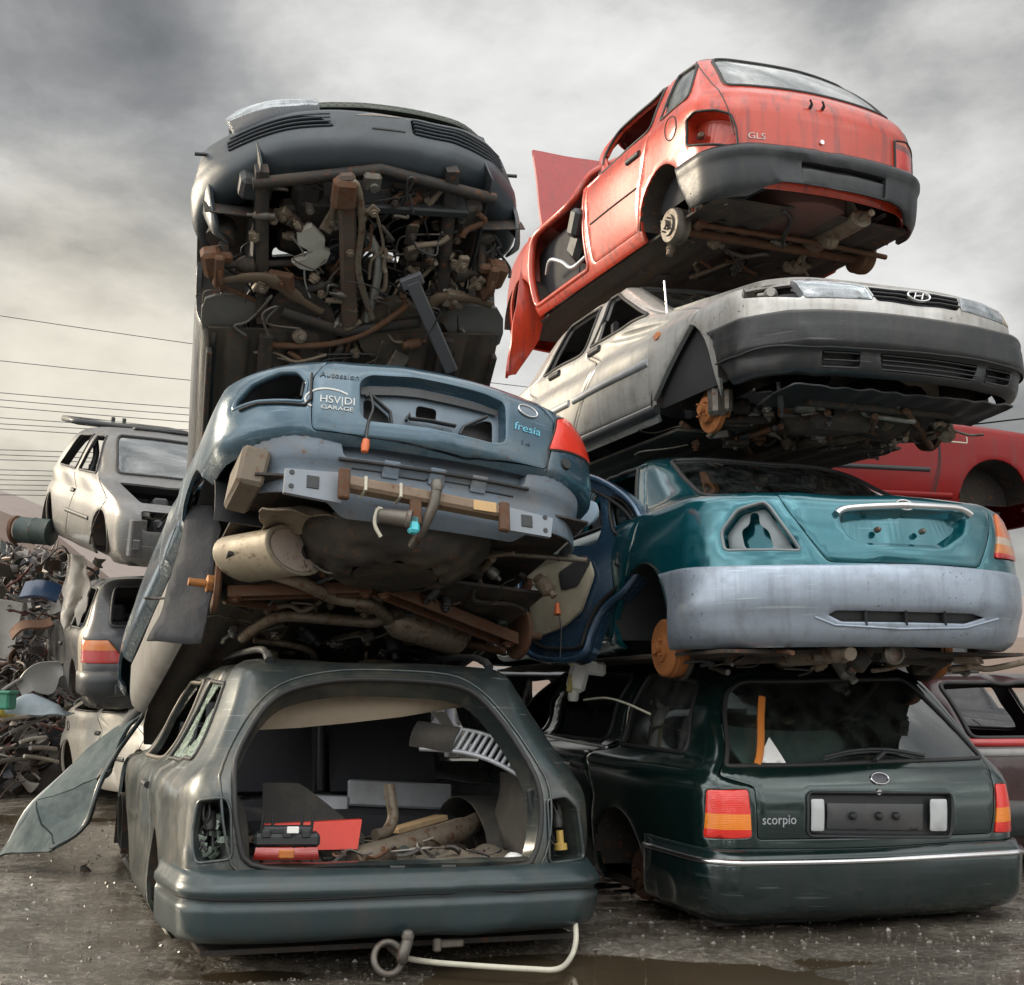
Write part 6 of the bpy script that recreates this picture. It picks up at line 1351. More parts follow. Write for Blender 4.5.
for h, n_ in ((gl_, 4), (gr_, 5)):
    r_ = C.recess('grille', WCu, h, .05, M_['black'], parent=b_, shrink=.006); us = [p[0] for p in h]; vs_ = [p[1] for p in h]
    for k in range(n_):
        v = min(vs_) + (max(vs_) - min(vs_)) * (k + .5) / n_; C.strip('grille_slat', WCu, [(min(us) + .015, v), ((min(us) + max(us)) / 2, v), (max(us) - .015, v)], .009, .012, MATS['blue_grey_bumper_plastic'], parent=r_, off=-.006)
C.strip('bumper_slot', WCu, WCu.end([(-.04, .37), (.13, .37)]), .014, .004, M_['rubber'], parent=b_)
C.sheet('bare_patch', WCu, rnd(WCu.end([(-.12, .45), (-.02, .495), (.15, .50), (.10, .475)]), .01), [], surf_mat('dusty_bare_metal', (.25, .22, .19), .6, dirt=.4), parent=b_, t=.004, off=.004)
for s in (-1, 1):
    p = WCu(np.array([WCu.uy(.30, .45, s)]), np.array([.45]))[0]; C.part('bumper_pin', MB().tube([p, p + (s * .06, 0, 0)], .010, 8), M_['black'])
# --- engine bay and underside, seen from below
def cz(x, y, z=.24): return C.plane(x, y, 2, z)
wheel_wells(C, WC, [(.78, .33, .33)], M_['under'], depth=.26)
C.part('bay_side', MB().grid(lambda u, v: (-.58, .15 + 1.0 * u, .30 + .42 * v), 8, 5, .01), M_['black']); C.part('bay_side', MB().grid(lambda u, v: (.58, .15 + 1.0 * u, .30 + .42 * v), 8, 5, .01, flip=True), M_['black'])
C.part('bulkhead', MB().grid(lambda u, v: (-.6 + 1.2 * u, 1.16 + .10 * v, .25 + .42 * v), 12, 6, .01), M_['under'])
for s, xs_ in ((-1, (262, 262)), (1, (452, 440))):
    a, b = cz(xs_[0], 168, .34), cz(xs_[1], 320, .26); C.part('chassis_rail', MB().tube([a, a * .5 + b * .5 + (0, 0, .03), b], .045, 4, sq=1.3), M_['under'])
C.part('front_crossmember', MB().tube([(-.62, .26, .30), (0, .14, .31), (.62, .26, .30)], .030, 6), M_['under'])
C.part('radiator', MB().box((.18, .33, .46), (.62, .05, .38), Matrix.Rotation(.1, 3, 'X'), .01), M_['black'])
# big central member with the rusty pipe, running back to the subframe
a, b = cz(346, 172, .24), cz(350, 328, .20)
C.part('centre_member', MB().box((a + b) / 2, (.085, np.linalg.norm(b - a), .06), np.array(Matrix.Rotation(math.atan2(-(b - a)[0], (b - a)[1]), 3, 'Z')), .015), surf_mat('dark_brown_member', (.075, .052, .038), .7, dirt=.4, rust=.35, bump=.4))
C.part('mount_block', MB().box(a + (0, .10, -.03), (.12, .16, .09), None, .02), M_['rust'])
C.part('downpipe', MB().tube(spl([cz(332, 222, .30), cz(338, 190, .22), cz(356, 184, .20), cz(362, 225, .20), cz(358, 270, .20), cz(372, 318, .22)], 6, False), .018, 10), M_['exhaust'])
C.part('flexi_pipe', MB().tube(spl([cz(368, 235, .24), cz(378, 255, .22), cz(376, 285, .22), cz(366, 320, .24)], 6, False), .022, 10), M_['alloy'])
p = [(cz(x, y, .25)[0], cz(x, y, .25)[1]) for x, y in ((297,232),(312,226),(325,238),(324,248),(330,252),(326,262),(312,270),(300,268),(292,262),(306,258),(309,250),(298,244))]
C.part('gearbox_bracket', MB().prism(p, lambda a, b, h: (a, b, .24 + h), .04).jitter(.004, 12), surf_mat('pale_alloy', (.46, .44, .38), .5, metal=.2, dirt=.35, dirtcol=(.2, .17, .12), bump=.4))
C.part('engine_block', MB().box(cz(318, 215, .5) , (.30, .34, .26), None, .04).box(cz(306, 196, .45), (.16, .2, .14), None, .03), surf_mat('dark_engine', (.05, .046, .040), .6, metal=.3, dirt=.4, rust=.1)); C.part('gearbox_casing', MB().lathe(cz(300, 236, .46), (1, 0, .1), [(0, -.12), (.08, -.11), (.10, -.02), (.07, .04), (.05, .12), (0, .13)], 16, False).jitter(.015, 8), M_['under'])
rr = random.Random(5)
mb = MB()
for k in range(10):
    x0, y0 = rr.uniform(250, 500), rr.uniform(180, 300); q = cz(x0, y0, rr.uniform(.28, .45)); pts = [q]
    for j in range(4): pts.append(pts[-1] + (rr.uniform(-.10, .10), rr.uniform(.0, .12), rr.uniform(-.05, .05)))
    mb.tube(spl(pts, 4, False), rr.choice((.006, .009, .013)), 6)
C.part('hoses', mb, M_['wire'])
for x, y, w_, h_, d__ in ((255,185,.16,.12,.14),(420,200,.2,.10,.12),(470,215,.14,.16,.12),(400,180,.09,.10,.06),(385,195,.08,.06,.05),(440,255,.16,.12,.1),(288,212,.08,.12,.1)):
    C.part('engine_part', MB().box(cz(x, y, .40), (w_, h_, d__), Matrix.Rotation(rr.uniform(-.4, .4), 3, 'Z'), .02), rr.choice((M_['black'], M_['under'], M_['steel'], M_['under'])))
q = cz(372, 182, .27); C.part('towing_eye_plate', MB().box(q, (.09, .09, .05), None, .012).lathe(q + (.01, .02, -.03), (0, 0, -1), [(0, .004), (.022, .004), (.03, -.01)], 14), M_['steel'])
# suspension: struts, discs, calipers, wishbones, subframe plates, liners
for s, cal, w0, w1, w2, hubp in ((-1, (212, 262), (214, 283), (272, 280), (322, 312), (212, 268)), (1, (496, 274), (492, 305), (440, 298), (420, 312), (492, 276))):
    c = cz(*cal, .24); C.part('brake_caliper', MB().box(c, (.10, .15, .10), Matrix.Rotation(.2 * s, 3, 'Z'), .02).box(c + (-s * .03, .02, -.05), (.05, .18, .04), None, .01).box(c + (-s * .06, -.03, .0), (.08, .05, .05), None, .012), M_['rust'])
    C.part('brake_disc', MB().lathe(c + (-s * .03, .06, .03), (s, .15, 0), [(0, .04), (.06, .04), (.065, .0), (.118, .0), (.118, -.02), (.05, -.022), (0, -.03)], 28), M_['rust'])
    a, b, d = cz(*w0, .20), cz(*w1, .22), cz(*w2, .22)
    C.part('wishbone', MB().tube(spl([a, a * .5 + b * .5 + (0, -.02, 0), b, b * .4 + d * .6 + (0, .01, 0), d], 5, False), [.022] * 5 + [.03] * 5 + [.036] * 5 + [.022] * 6, 10, sq=.55), surf_mat('brown_wishbone', (.10, .07, .042), .65, dirt=.4, dirtcol=(.09, .065, .04), rust=.25))
    C.part('drive_shaft', MB().tube([c + (-s * .05, .05, .05), cz(330 if s < 0 else 400, 262, .34)], .02, 8).lathe(c + (-s * .16, .05, .06), (s, 0, 0), [(.02, -.07), (.05, -.05), (.044, -.03), (.05, -.01), (.04, .01), (.02, .04)], 14), M_['under'])
    sp = cz(225 if s < 0 else 478, 225, .45); C.part('suspension_strut', MB().tube([c + (-s * .06, .02, .05), sp], .028, 10).lathe(sp, sp - c, [(.0, -.1), (.075, -.1), (.07, -.02), (.05, .02), (0, .03)], 18), M_['under'])
    lp = [(cz(x, y, .25)[0], cz(x, y, .25)[1]) for x, y in (((206,300),(240,297),(258,302),(252,318),(235,332),(218,336),(203,330)) if s < 0 else ((444,312),(498,310),(500,345),(470,352),(450,335)))]
    C.part('arch_liner', MB().prism(spl(lp, 3), lambda a, b, h: (a, b + .05 * h, .26 + h), .02), surf_mat('grey_liner', (.13, .125, .115), .7, dirt=.4, dirtcol=(.08, .07, .055)))
    C.part('tie_rod', MB().tube([c + (-s * .04, .14, .0), cz(300 if s < 0 else 405, 318, .27)], .012, 8), M_['rust'])
lp = [(cz(x, y, .25)[0], cz(x, y, .25)[1]) for x, y in ((280,288),(300,284),(330,306),(336,340),(300,350),(276,344),(268,312))]
C.part('subframe', MB().prism(spl(lp, 3), lambda a, b, h: (a, b, .23 + h), .06), M_['under'])
lp = [(cz(x, y, .25)[0], cz(x, y, .25)[1]) for x, y in ((362,312),(400,300),(424,318),(420,345),(380,356),(360,345))]
C.part('subframe', MB().prism(spl(lp, 3), lambda a, b, h: (a, b, .235 + h), .06), surf_mat('brown_subframe', (.085, .065, .045), .7, dirt=.45, rust=.25, bump=.4))
C.part('subframe_beam', MB().tube([cz(282, 312, .22), cz(345, 332, .21), cz(420, 322, .22)], .034, 6, sq=.6), M_['under'])
C.part('anti_roll_bar', MB().tube(spl([cz(262, 338, .20), cz(275, 345, .20), cz(330, 344, .20), cz(372, 330, .20), cz(408, 305, .20)], 5, False), .018, 8), M_['rust'])
# loose grey strap lying across
a, b = cz(412, 281, .17), cz(452, 372, .16); d_ = b - a; C.part('hanging_strap', MB().box((a + b) / 2, (.075, np.linalg.norm(d_), .025), np.array(Matrix.Rotation(math.atan2(-d_[0], d_[1]), 3, 'Z')), .008).box(a, (.12, .07, .03), np.array(Matrix.Rotation(math.atan2(-d_[0], d_[1]), 3, 'Z')), .006), surf_mat('grey_strap', (.12, .125, .135), .5, dirt=.3))
ribbed_floor(C, 'floor_pan', -.80, .80, 1.08, 3.9, .24, surf_mat('brown_floor_pan', (.055, .046, .036), .7, dirt=.5, dirtcol=(.09, .07, .048), rust=.25, bump=.4), ribs=8, amp=.018)
for s in (-1, 1): C.part('sill_seam', MB().box((s * .79, 2.2, .20), (.03, 2.0, .06), None, .006), M_['under']); C.part('jacking_rail', MB().tube([(s * .50, 1.1, .20), (s * .46, 3.6, .21)], .05, 4, sq=.6), M_['under'])
C.part('tunnel', MB().grid(lambda u, v: (-.14 + .28 * u, 1.1 + 2.5 * v, .27 + .10 * math.sin(PI * u)), 10, 8, .01), M_['exhaust'])

# the crash bent the whole nose down: turn bumper and lamp about the bonnet lock
Rn = Matrix.Translation((0, .12, .50)) @ Matrix.Rotation(R(27), 4, 'X') @ Matrix.Translation((0, -.12, -.50))
for o in C.o.children:
    if o.name.split('.')[0] in ('bumper', 'headlamp', 'lens', 'lamp_carrier', 'bumper_pin'): o.matrix_local = Rn
    if o.name.startswith('bonnet'): o.matrix_local = Matrix.Translation((0, .3, .80)) @ Matrix.Rotation(R(9), 4, 'X') @ Matrix.Translation((0, -.3, -.80))
def clutter(T, n_, x, y, z, seed, mats=None, big=1.):
    """small underbody fittings: pipes, brackets, bolts, clips, cables"""
    r_ = random.Random(seed); mats = mats or [M_['under'], M_['rust'], M_['steel'], M_['black'], M_['exhaust'], M_['under']]
    for k in range(n_):
        c = np.array((r_.uniform(*x), r_.uniform(*y), r_.uniform(*z))); t = r_.random(); m = r_.choice(mats); ro = Matrix.Rotation(r_.uniform(-1.6, 1.6), 3, 'Z') @ Matrix.Rotation(r_.gauss(0, .25), 3, 'X')
        if t < .28:
            L = r_.uniform(.12, .5) * big; a = r_.uniform(0, 3.1); d = np.array((math.cos(a), math.sin(a), r_.gauss(0, .15))) * L
            T.part('pipe', MB().tube(spl([c - d * .5, c - d * .1 + (r_.gauss(0, .03), r_.gauss(0, .03), r_.gauss(0, .02)), c + d * .2, c + d * .5], 4, False), r_.uniform(.006, .018), 8), m)
        elif t < .58:
            w_, l_ = r_.uniform(.04, .13) * big, r_.uniform(.05, .2) * big
            mb = MB().box(c, (w_, l_, r_.uniform(.012, .05)), ro, .006)
            mb.lathe(c + (0, 0, -.03), (0, 0, -1), [(0, .012), (.012, .012), (.013, 0), (.022, 0), (.022, -.01)], 8)
            mb.box(c + (r_.uniform(-.03, .03), r_.uniform(-.03, .03), .03), (w_ * .5, l_ * .4, .05), ro, .006); T.part('bracket', mb, m)
        elif t < .78:
            r0, h0 = r_.uniform(.02, .055) * big, r_.uniform(.03, .10); ax = (r_.gauss(0, 1), r_.gauss(0, .5), r_.gauss(0, .6) - .4)
            T.part('housing', MB().lathe(c, ax, [(0, -h0), (r0 * .7, -h0), (r0 * .75, -h0 * .6), (r0, -h0 * .5), (r0, h0 * .4), (r0 * .8, h0 * .5), (r0 * .4, h0 * .6), (r0 * .4, h0), (0, h0)], 14), m)
        else:
            pts = [c]; 
            for j in range(4): pts.append(pts[-1] + np.array((r_.gauss(0, .09), r_.gauss(.02, .09), r_.gauss(0, .02))))
            T.part('cable', MB().tube(spl(pts, 4, False), r_.uniform(.004, .008), 6), r_.choice([M_['wire'], M_['wire'], M_['steel']]))
light_u = surf_mat('dusty_brown_steel', (.20, .16, .115), .7, metal=.2, dirt=.4, dirtcol=(.10, .075, .05), rust=.2, bump=.4)
UM = [M_['under'], M_['rust'], M_['steel'], M_['black'], light_u, M_['alloy'], M_['exhaust'], light_u]
clutter(C, 60, (-.60, .60), (.30, 1.22), (.20, .36), 101, UM, .8); clutter(C, 120, (-.56, .56), (.28, 1.3), (.19, .42), 111, UM, .45); clutter(C, 18, (-.62, .62), (1.2, 1.9), (.19, .23), 102, UM)
clutter(B, 36, (-.55, .60), (.55, 1.7), (.20, .30), 103, UM); clutter(B, 50, (-.56, .56), (.6, 1.9), (.21, .28), 113, UM, .5); clutter(B, 7, (-.74, -.40), (.85, 1.3), (.24, .40), 104, UM); clutter(B, 10, (.35, .74), (.35, 1.1), (.24, .40), 109, UM)
clutter(E_, 60, (-.64, .64), (.35, 1.3), (.15, .24), 115, UM, .5); clutter(E_, 40, (-.62, .62), (.40, 1.25), (.15, .26), 105, UM); clutter(D_, 28, (-.62, .62), (.30, 1.3), (.22, .31), 106, UM); clutter(F_, 26, (-.68, .75), (.22, 1.1), (.20, .28), 107, UM)
# ================================================================== other wrecks of the yard
REAR_ROWS = lambda zs=1.: [(0, .26, .74, .12, .10, .10), (.07, .33, .79, .05, .05, .10), (.34, .60, .82, .02, .0, .10), (.55, .81, .82, .03, .06, .10), (.66, .92, .80, .06, .25, .10), (.72, .96, .77, .09, 1.0, .10),
    (.95, .96 + .22 * zs, .69, .28, 1.40, .09), (1.10, .96 + .34 * zs, .62, .45, 1.70, .08), (1.17, .96 + .39 * zs, .57, .52, 1.82, .07), (1.22, .96 + .42 * zs, .51, .60, 1.92, .06), (1.34, .96 + .44 * zs, .38, .75, 2.05, .04), (1.75, .96 + .45 * zs, .02, 1.2, 2.4, 0)]
FRONT_ROWS = lambda zs=1.: [(0, .26, .74, .12, .10, .10), (.07, .33, .79, .05, .05, .10), (.34, .60, .82, .02, .0, .10), (.46, .72, .81, .05, .03, .10), (.50, .755, .79, .12, .04, .10), (.66, .84, .78, .60, .06, .10), (.82, .91, .77, 1.02, .08, .10), (.88, .94, .755, 1.12, .10, .10),
    (1.10, .94 + .20 * zs, .69, 1.40, .28, .09), (1.28, .94 + .34 * zs, .62, 1.66, .42, .08), (1.35, .94 + .39 * zs, .57, 1.78, .50, .07), (1.41, .94 + .42 * zs, .51, 1.88, .58, .06), (1.52, .94 + .44 * zs, .38, 2.05, .72, .04), (1.85, .94 + .45 * zs, .02, 2.3, 1.2, 0)]
def wreck(label, cat, pos, ypr, P, front, name='hatchback_car', zs=1., wins=(), end_hole=None, lamps=None, far_glass=None, bumper=True, extra=None, doors=True, A=.82, L=3.9, holes=()):
    T = Thing(name, label, cat, pos, ypr); W = Wrap(A, L, .22, (FRONT_ROWS if front else REAR_ROWS)(zs), taper=(.05, .8, .10, 1.1), seed=len(label))
    AR = [(.78, .34, .33), (3.20, .34, .33)]; top = W.v1
    hs = []; wn = {}
    for s in (-1, 1):
        for k, w_ in enumerate(wins): wn[(s, k)] = rnd(W.side(w_, s), .05); hs.append(wn[(s, k)])
    if end_hole: eh = rnd(W.end(end_hole), .06); hs.append(eh)
    if far_glass: fg = rnd([(-W.U + a, v) for a, v in far_glass], .05); hs.append(fg)
    hs += [rnd(W.end(h), .03) for h in holes]
    lm = [rnd(W.end(l), .015) for l in (lamps or [])]; hs += lm
    T.sheet('body_shell', W, shell_outline(W, AR, 0., top), hs, P, t=.02, res=.06)
    wheel_wells(T, W, AR, M_['under']); floor_pan(T, .68, .2, 3.4, .28)
    for key, o in wn.items(): T.strip('window_seal', W, o, .02, .012, M_['rubber'], closed=True, res=.06)
    if end_hole: T.strip('window_seal', W, eh, .03, .014, M_['rubber'], closed=True, res=.06)
    if bumper:
        Wb = Wrap(A + .02, L, .24, [(0, .36, A - .03, .03, 0, .10), (.05, .40, A + .01, -.02, 0, .10), (.20, .55, A + .015, -.04, 0, .10), (.26, .60, A - .01, .02, 0, .10)], taper=(.05, .8, 0, 1), seed=3)
        o = [(Wb.uy(.42, .1), .02), (Wb.uy(.42, .1), .25), (Wb.uy(.42, .1, 1), .25), (Wb.uy(.42, .1, 1), .02)]; T.sheet('bumper', Wb, rnd(o, .03), [], M_['bumper'], t=.02, res=.05)
    if doors:
        d = (1.2, 2.25) if front else (1.55, 2.6)
        for s in (-1, 1):
            y0, y1 = d
            T.strip('door_gap', W, W.side([(y0, .08), (y0, vz(W, .92))], s), .010, .003, M_['rubber']); T.strip('door_gap', W, W.side([(y1, .08), (y1, vz(W, .92))], s), .010, .003, M_['rubber'])
            T.strip('door_handle', W, W.side([(y1 - .22 if front else y0 + .08, .50), (y1 - .07 if front else y0 + .22, .50)], s), .045, .02, M_['black'])
            T.strip('side_moulding', W, W.side([(y0, .30), (y1, .30)], s), .04, .012, M_['black'])
    for s in (-1, 1): T.part('seat', seat_mb((s * .34, 2.2 if front else 1.9, .42), .48, .5), M_['seat'])
    return T, W, dict(wins=wn, lamps=lm)
fw_ = [[(1.38, .90), (1.78, 1.30), (2.14, 1.30), (2.18, .90)], [(2.32, .90), (2.30, 1.30), (2.85, 1.28), (3.15, .92)]]
rw_ = [[(.52, .70), (.74, 1.10), (1.28, 1.12), (1.32, .70)], [(1.48, .70), (1.44, 1.12), (2.0, 1.10), (2.40, .72)]]
# silver grey hatchback with raised tailgate (left background, top)
H, WH, hh = wreck('silver grey hatchback without a bonnet, tailgate raised, top of the left background stack', 'car', (-2.448, 9.896, 1.738), (31.5, 11.6, .2), paint('dusty_silver_paint', (.17, .168, .162), rough=.4, metal=.3, coat=.3, dirt=.4, dirtcol=(.17, .14, .10), streak=.2), True,
    wins=fw_, end_hole=[(-.60, .925), (-.50, 1.32), (.50, 1.32), (.60, .925)], far_glass=[(.12, .85), (.12, 1.25), (.62, 1.24), (.70, .85)], bumper=False, holes=[[(-.62, .53), (-.62, .80), (.62, .80), (.62, .53)], [(-.62, .30), (-.64, .46), (.64, .46), (.62, .30)]])
H.sheet('windscreen', WH, rnd(WH.end([(-.60, .925), (-.50, 1.32), (.50, 1.32), (.60, .925)]), .06), [], M_['glass'], t=.004, off=-.004, roll=0)
H.part('tailgate', MB().grid(lambda u, v: (-.55 + 1.1 * u, 3.38 + .72 * v, 1.41 + .02 * v + .04 * math.sin(PI * u)), 10, 8, .03), M_['glass_dirty'])
H.part('tailgate_frame', MB().tube([(-.56, 3.36, 1.41), (-.58, 4.12, 1.44), (.58, 4.12, 1.44), (.56, 3.36, 1.41)], .035, 8, closed=True), M_['bumper'])
for x in (-.06, .06): H.part('tailgate_hinge', MB().box((x, 4.1, 1.49), (.04, .06, .05), None, .01), M_['black'])
H.part('roof_opening', MB().box((0.1, 2.1, 1.395), (.8, .10, .03), None, .01), M_['black'])
H.part('seat_belt', MB().tube(spl([(-.62, 2.22, 1.25), (-.60, 2.2, 1.1), (-.64, 2.18, .92)], 4, False), .03, 6).box((-.62, 2.2, .92), (.07, .07, .2), None, .02), M_['black'])
H.part('dashboard', MB().box((0, 1.5, .86), (1.2, .35, .2), None, .05), M_['dark_in'])
rr = random.Random(11); 
for k in range(14): H.part('engine_part', MB().box((rr.uniform(-.5, .5), rr.uniform(.15, .95), rr.uniform(.45, .78)), (rr.uniform(.1, .3), rr.uniform(.08, .25), rr.uniform(.06, .2)), Matrix.Rotation(rr.uniform(-1, 1), 3, rr.choice('XYZ')), .02), rr.choice([M_['under'], M_['black'], M_['alloy'], M_['steel']]))
mb = MB()
for k in range(8):
    q = np.array((rr.uniform(-.5, .3), rr.uniform(.1, .6), rr.uniform(.5, .8))); mb.tube(spl([q, q + (rr.uniform(.1, .3), .1, .08), q + (rr.uniform(.2, .5), .05, -.1)], 4, False), .014, 6)
H.part('hoses', mb, M_['wire']); H.part('front_panel', MB().box((-.66, .10, .50), (.16, .05, .30), Matrix.Rotation(.5, 3, 'Z'), .01).box((-.67, .06, .45), (.06, .03, .08)), MATS['dusty_silver_paint'])
# dark hatchback below it, tail towards us
I_, WI, ii = wreck('dark grey hatchback with one orange and red tail lamp, middle of the left background stack', 'car', (-2.936, 10.81, .64), (26.8, 5.0, -2.7), paint('dark_grey_side_paint', (.042, .045, .05), rough=.4, coat=.3, dirt=.35, dirtcol=(.12, .10, .08)), False,
    wins=rw_, end_hole=[(-.58, .74), (-.48, 1.12), (.48, 1.12), (.58, .74)], lamps=[[(-.80, .40), (-.80, .60), (-.60, .60), (-.44, .40)], [(.44, .40), (.60, .60), (.80, .60), (.80, .40)]])
for o in ii['lamps']: I_.sheet('tail_lamp', WI, inset(o, .003), [], lamp_mat('hatch_lens', [(0, (.42, .02, .018)), (.77, (.62, .18, .02)), (.9, (.5, .5, .45))]), t=.03, off=.006)
I_.part('plate_hole', MB().box((-.45, .0, .44), (.22, .06, .09), None, .01), M_['black'])
I_.sheet('pale_flank', WI, rnd(WI.side([(.20, .10), (.22, .62), (.70, 1.10), (.40, .70), (.36, .12)], -1), .02), [], surf_mat('pale_tan_flank', (.36, .31, .22), .45, dirt=.35, coat=.2), t=.01, off=.004, res=.06)  # pale tan sheet laid over part of the left flank
# white hatchback crushed at the bottom
J, WJ, jj = wreck('dirty white hatchback with a flattened roof, bottom of the left background stack', 'car', (-1.97, 9.95, -.10), (34, 0, 0), paint('dirty_white_paint', (.56, .53, .46), rough=.35, metal=0, coat=.3, dirt=.3, dirtcol=(.30, .25, .18), streak=.25), True, zs=.42, wins=fw_, end_hole=[(-.60, .925), (-.50, 1.32), (.50, 1.32), (.60, .925)])
q = WJ.side([(3.35, .58)], -1)[0]; P_ = [(q[0] + .09 * math.cos(t), q[1] + .085 * math.sin(t)) for t in np.linspace(0, 2 * PI, 17)[:-1]]; J.strip('fuel_flap', WJ, P_, .012, .008, M_['rubber'], closed=True, res=.04)
# red saloon side-on behind the right stack
K, WK, kk = wreck('dark red car standing side on behind the silver saloon, level with its bumper', 'car', (.60, 9.55, 2.22), (-76, 0, 0), paint('dark_red_paint', (.24, .006, .005), rough=.3, metal=.0, coat=.0, spec=.25, scuff=.05, dirt=.10, dirtcol=(.10, .05, .04), streak=.35), False, name='saloon_car', wins=rw_, far_glass=[(.12, .85), (.12, 1.1), (.62, 1.1), (.70, .85)], A=.84, L=4.2)
K.strip('pale_scratch', WK, WK.side([(2.72, .54), (2.95, .53), (2.95, .58)], 1), .012, .003, M_['cable']); K.strip('front_door_gap', WK, WK.side([(2.62, .04), (2.60, .66)], 1), .014, .004, M_['rubber']); K.strip('sill_moulding', WK, WK.side([(1.2, .10), (2.8, .10)], 1), .05, .012, MATS['dark_red_paint'])
# car under it, whose roof it stands on
K2, WK2, k2 = wreck('black van at the back carrying the dark red car', 'van', (.9, 9.75, -.10), (-76, 0, 0), paint('black_paint', (.012, .013, .016), rough=.3, coat=.6, dirt=.25), False, name='delivery_van', wins=[], A=.84, L=4.2, zs=3.2)
# red hatchback at the right edge behind the dark green estate
L_, WL, ll = wreck('red hatchback with an empty rear window, at the right edge beyond the dark green estate', 'car', (3.42, 7.35, -.18), (19, 0, 0), paint('wine_red_paint', (.035, .006, .007), rough=.3, metal=.1, coat=.5, dirt=.3, dirtcol=(.09, .05, .04)), False, wins=rw_, end_hole=[(-.66, .70), (-.54, 1.14), (.54, 1.14), (.66, .70)], zs=.85)
L_.strip('red_boot_edge', WL, WL.end([(-.70, .66), (.70, .66)]), .05, .02, surf_mat('bright_red_paint', (.48, .02, .02), .3, coat=.5, dirt=.15)); L_.strip('pale_sill', WL, WL.end([(-.72, .60), (.72, .60)]), .05, .014, surf_mat('pale_grey_sill', (.32, .31, .30), .5, dirt=.3))
L_.part('dashboard', MB().box((0, 2.7, .84), (1.2, .35, .2), None, .05), M_['dark_in'])
# car between the dark green estate and what stands behind it
M2, WM2, mm = wreck('dark blue hatchback half hidden behind the open estate and the dark green estate', 'car', (.25, 9.6, -.16), (19, 0, 0), paint('dark_blue_paint', (.014, .02, .034), rough=.3, coat=.6, dirt=.3), False, wins=rw_, end_hole=[(-.66, .70), (-.54, 1.14), (.54, 1.14), (.66, .70)])
# white washer bottle propped on the dark green estate's front pillar
o_ = depth_at(580, 690, 6.55); e = bpy.data.objects.new('washer_bottle', None); COL.objects.link(e); e.location = o_; tag(e, 'white plastic washer bottle perched on the front pillar of the dark green estate', 'bottle')
mb = MB().box((-.01, 0, .07), (.105, .09, .16), Matrix.Rotation(.25, 3, 'Y'), .02).box((.075, 0, .115), (.13, .08, .075), Matrix.Rotation(.12, 3, 'Y'), .015).box((.0, .0, .165), (.07, .07, .05), None, .015); mb.jitter(.006, 12)
mb.build('tank', M_['white'], e); MB().lathe((-.035, 0, -.02), (-.1, 0, -1), [(0, -.02), (.03, -.02), (.03, .03), (.022, .04), (0, .04)], 14).build('neck', M_['white'], e); MB().lathe((-.05, -.03, .05), (-.2, -.2, -1), [(0, -.03), (.016, -.03), (.016, .06), (0, .06)], 12).build('pump', surf_mat('yellowed_plastic', (.50, .42, .15), .5, dirt=.2), e)
pts = [depth_at(x, y, Y) for x, y, Y in ((584,700,6.5),(605,698,6.3),(625,703,6.1),(650,714,5.9))]; MB().tube(spl(pts, 5, False), .006, 6).build('washer_hose', M_['cable'], None, 'thin pale hose trailing from the white washer bottle', 'hose')

# ------------------------------------------------------------------ scrap heap
def heap_mat():
    m, nt = newmat('mixed_scrap'); n = N(nt); geo = n('ShaderNodeNewGeometry'); tc = n('ShaderNodeTexCoord')
    r = n('ShaderNodeValToRGB', {'Fac': geo.outputs['Random Per Island']}); e = r.color_ramp.elements; r.color_ramp.interpolation = 'CONSTANT'
    cols = [(.03, .03, .03), (.10, .06, .035), (.05, .05, .052), (.16, .15, .14), (.022, .022, .025), (.20, .075, .03), (.035, .05, .075), (.28, .26, .23), (.045, .036, .028), (.02, .05, .055), (.12, .11, .10), (.40, .38, .34), (.06, .055, .05), (.16, .03, .025)]
    e[0].position = 0; e[0].color = c4(cols[0]); e[1].position = 1 / len(cols); e[1].color = c4(cols[1])
    for k, c in enumerate(cols[2:], 2): x = e.new(k / len(cols)); x.color = c4(c)
    ns = n('ShaderNodeTexNoise', {'Vector': tc.outputs['Object'], 'Scale': 6., 'Detail': 7., 'Roughness': .7}); col = mixc(n, math_(n, 'MULTIPLY', ns.outputs[0], .9), r.outputs[0], (.055, .04, .028))
    b = n('ShaderNodeBsdfPrincipled', {'Base Color': col, 'Roughness': .55, 'Metallic': .15}); o = n('ShaderNodeOutputMaterial'); nt.links.new(b.outputs[0], o.inputs[0]); return m
HM = heap_mat(); rr = random.Random(3); mb = MB()
def heap_h(x, y):
    """ridge of scrap along the left, dropping towards the yard"""
    d = (y - 12.6) / 4.5; a = math.exp(-((x + 6.6 + .18 * (y - 14)) / 2.0) ** 2)
    return max(0, min(1, d)) * (2.6 * a + .35) + .05
mb.grid(lambda u, v: (-14 + 11.5 * u, 12.2 + 9 * v, heap_h(-14 + 11.5 * u, 12.2 + 9 * v) - .12 + .25 * mnoise.noise(Vector((u * 22, v * 18, 0)))), 60, 40)
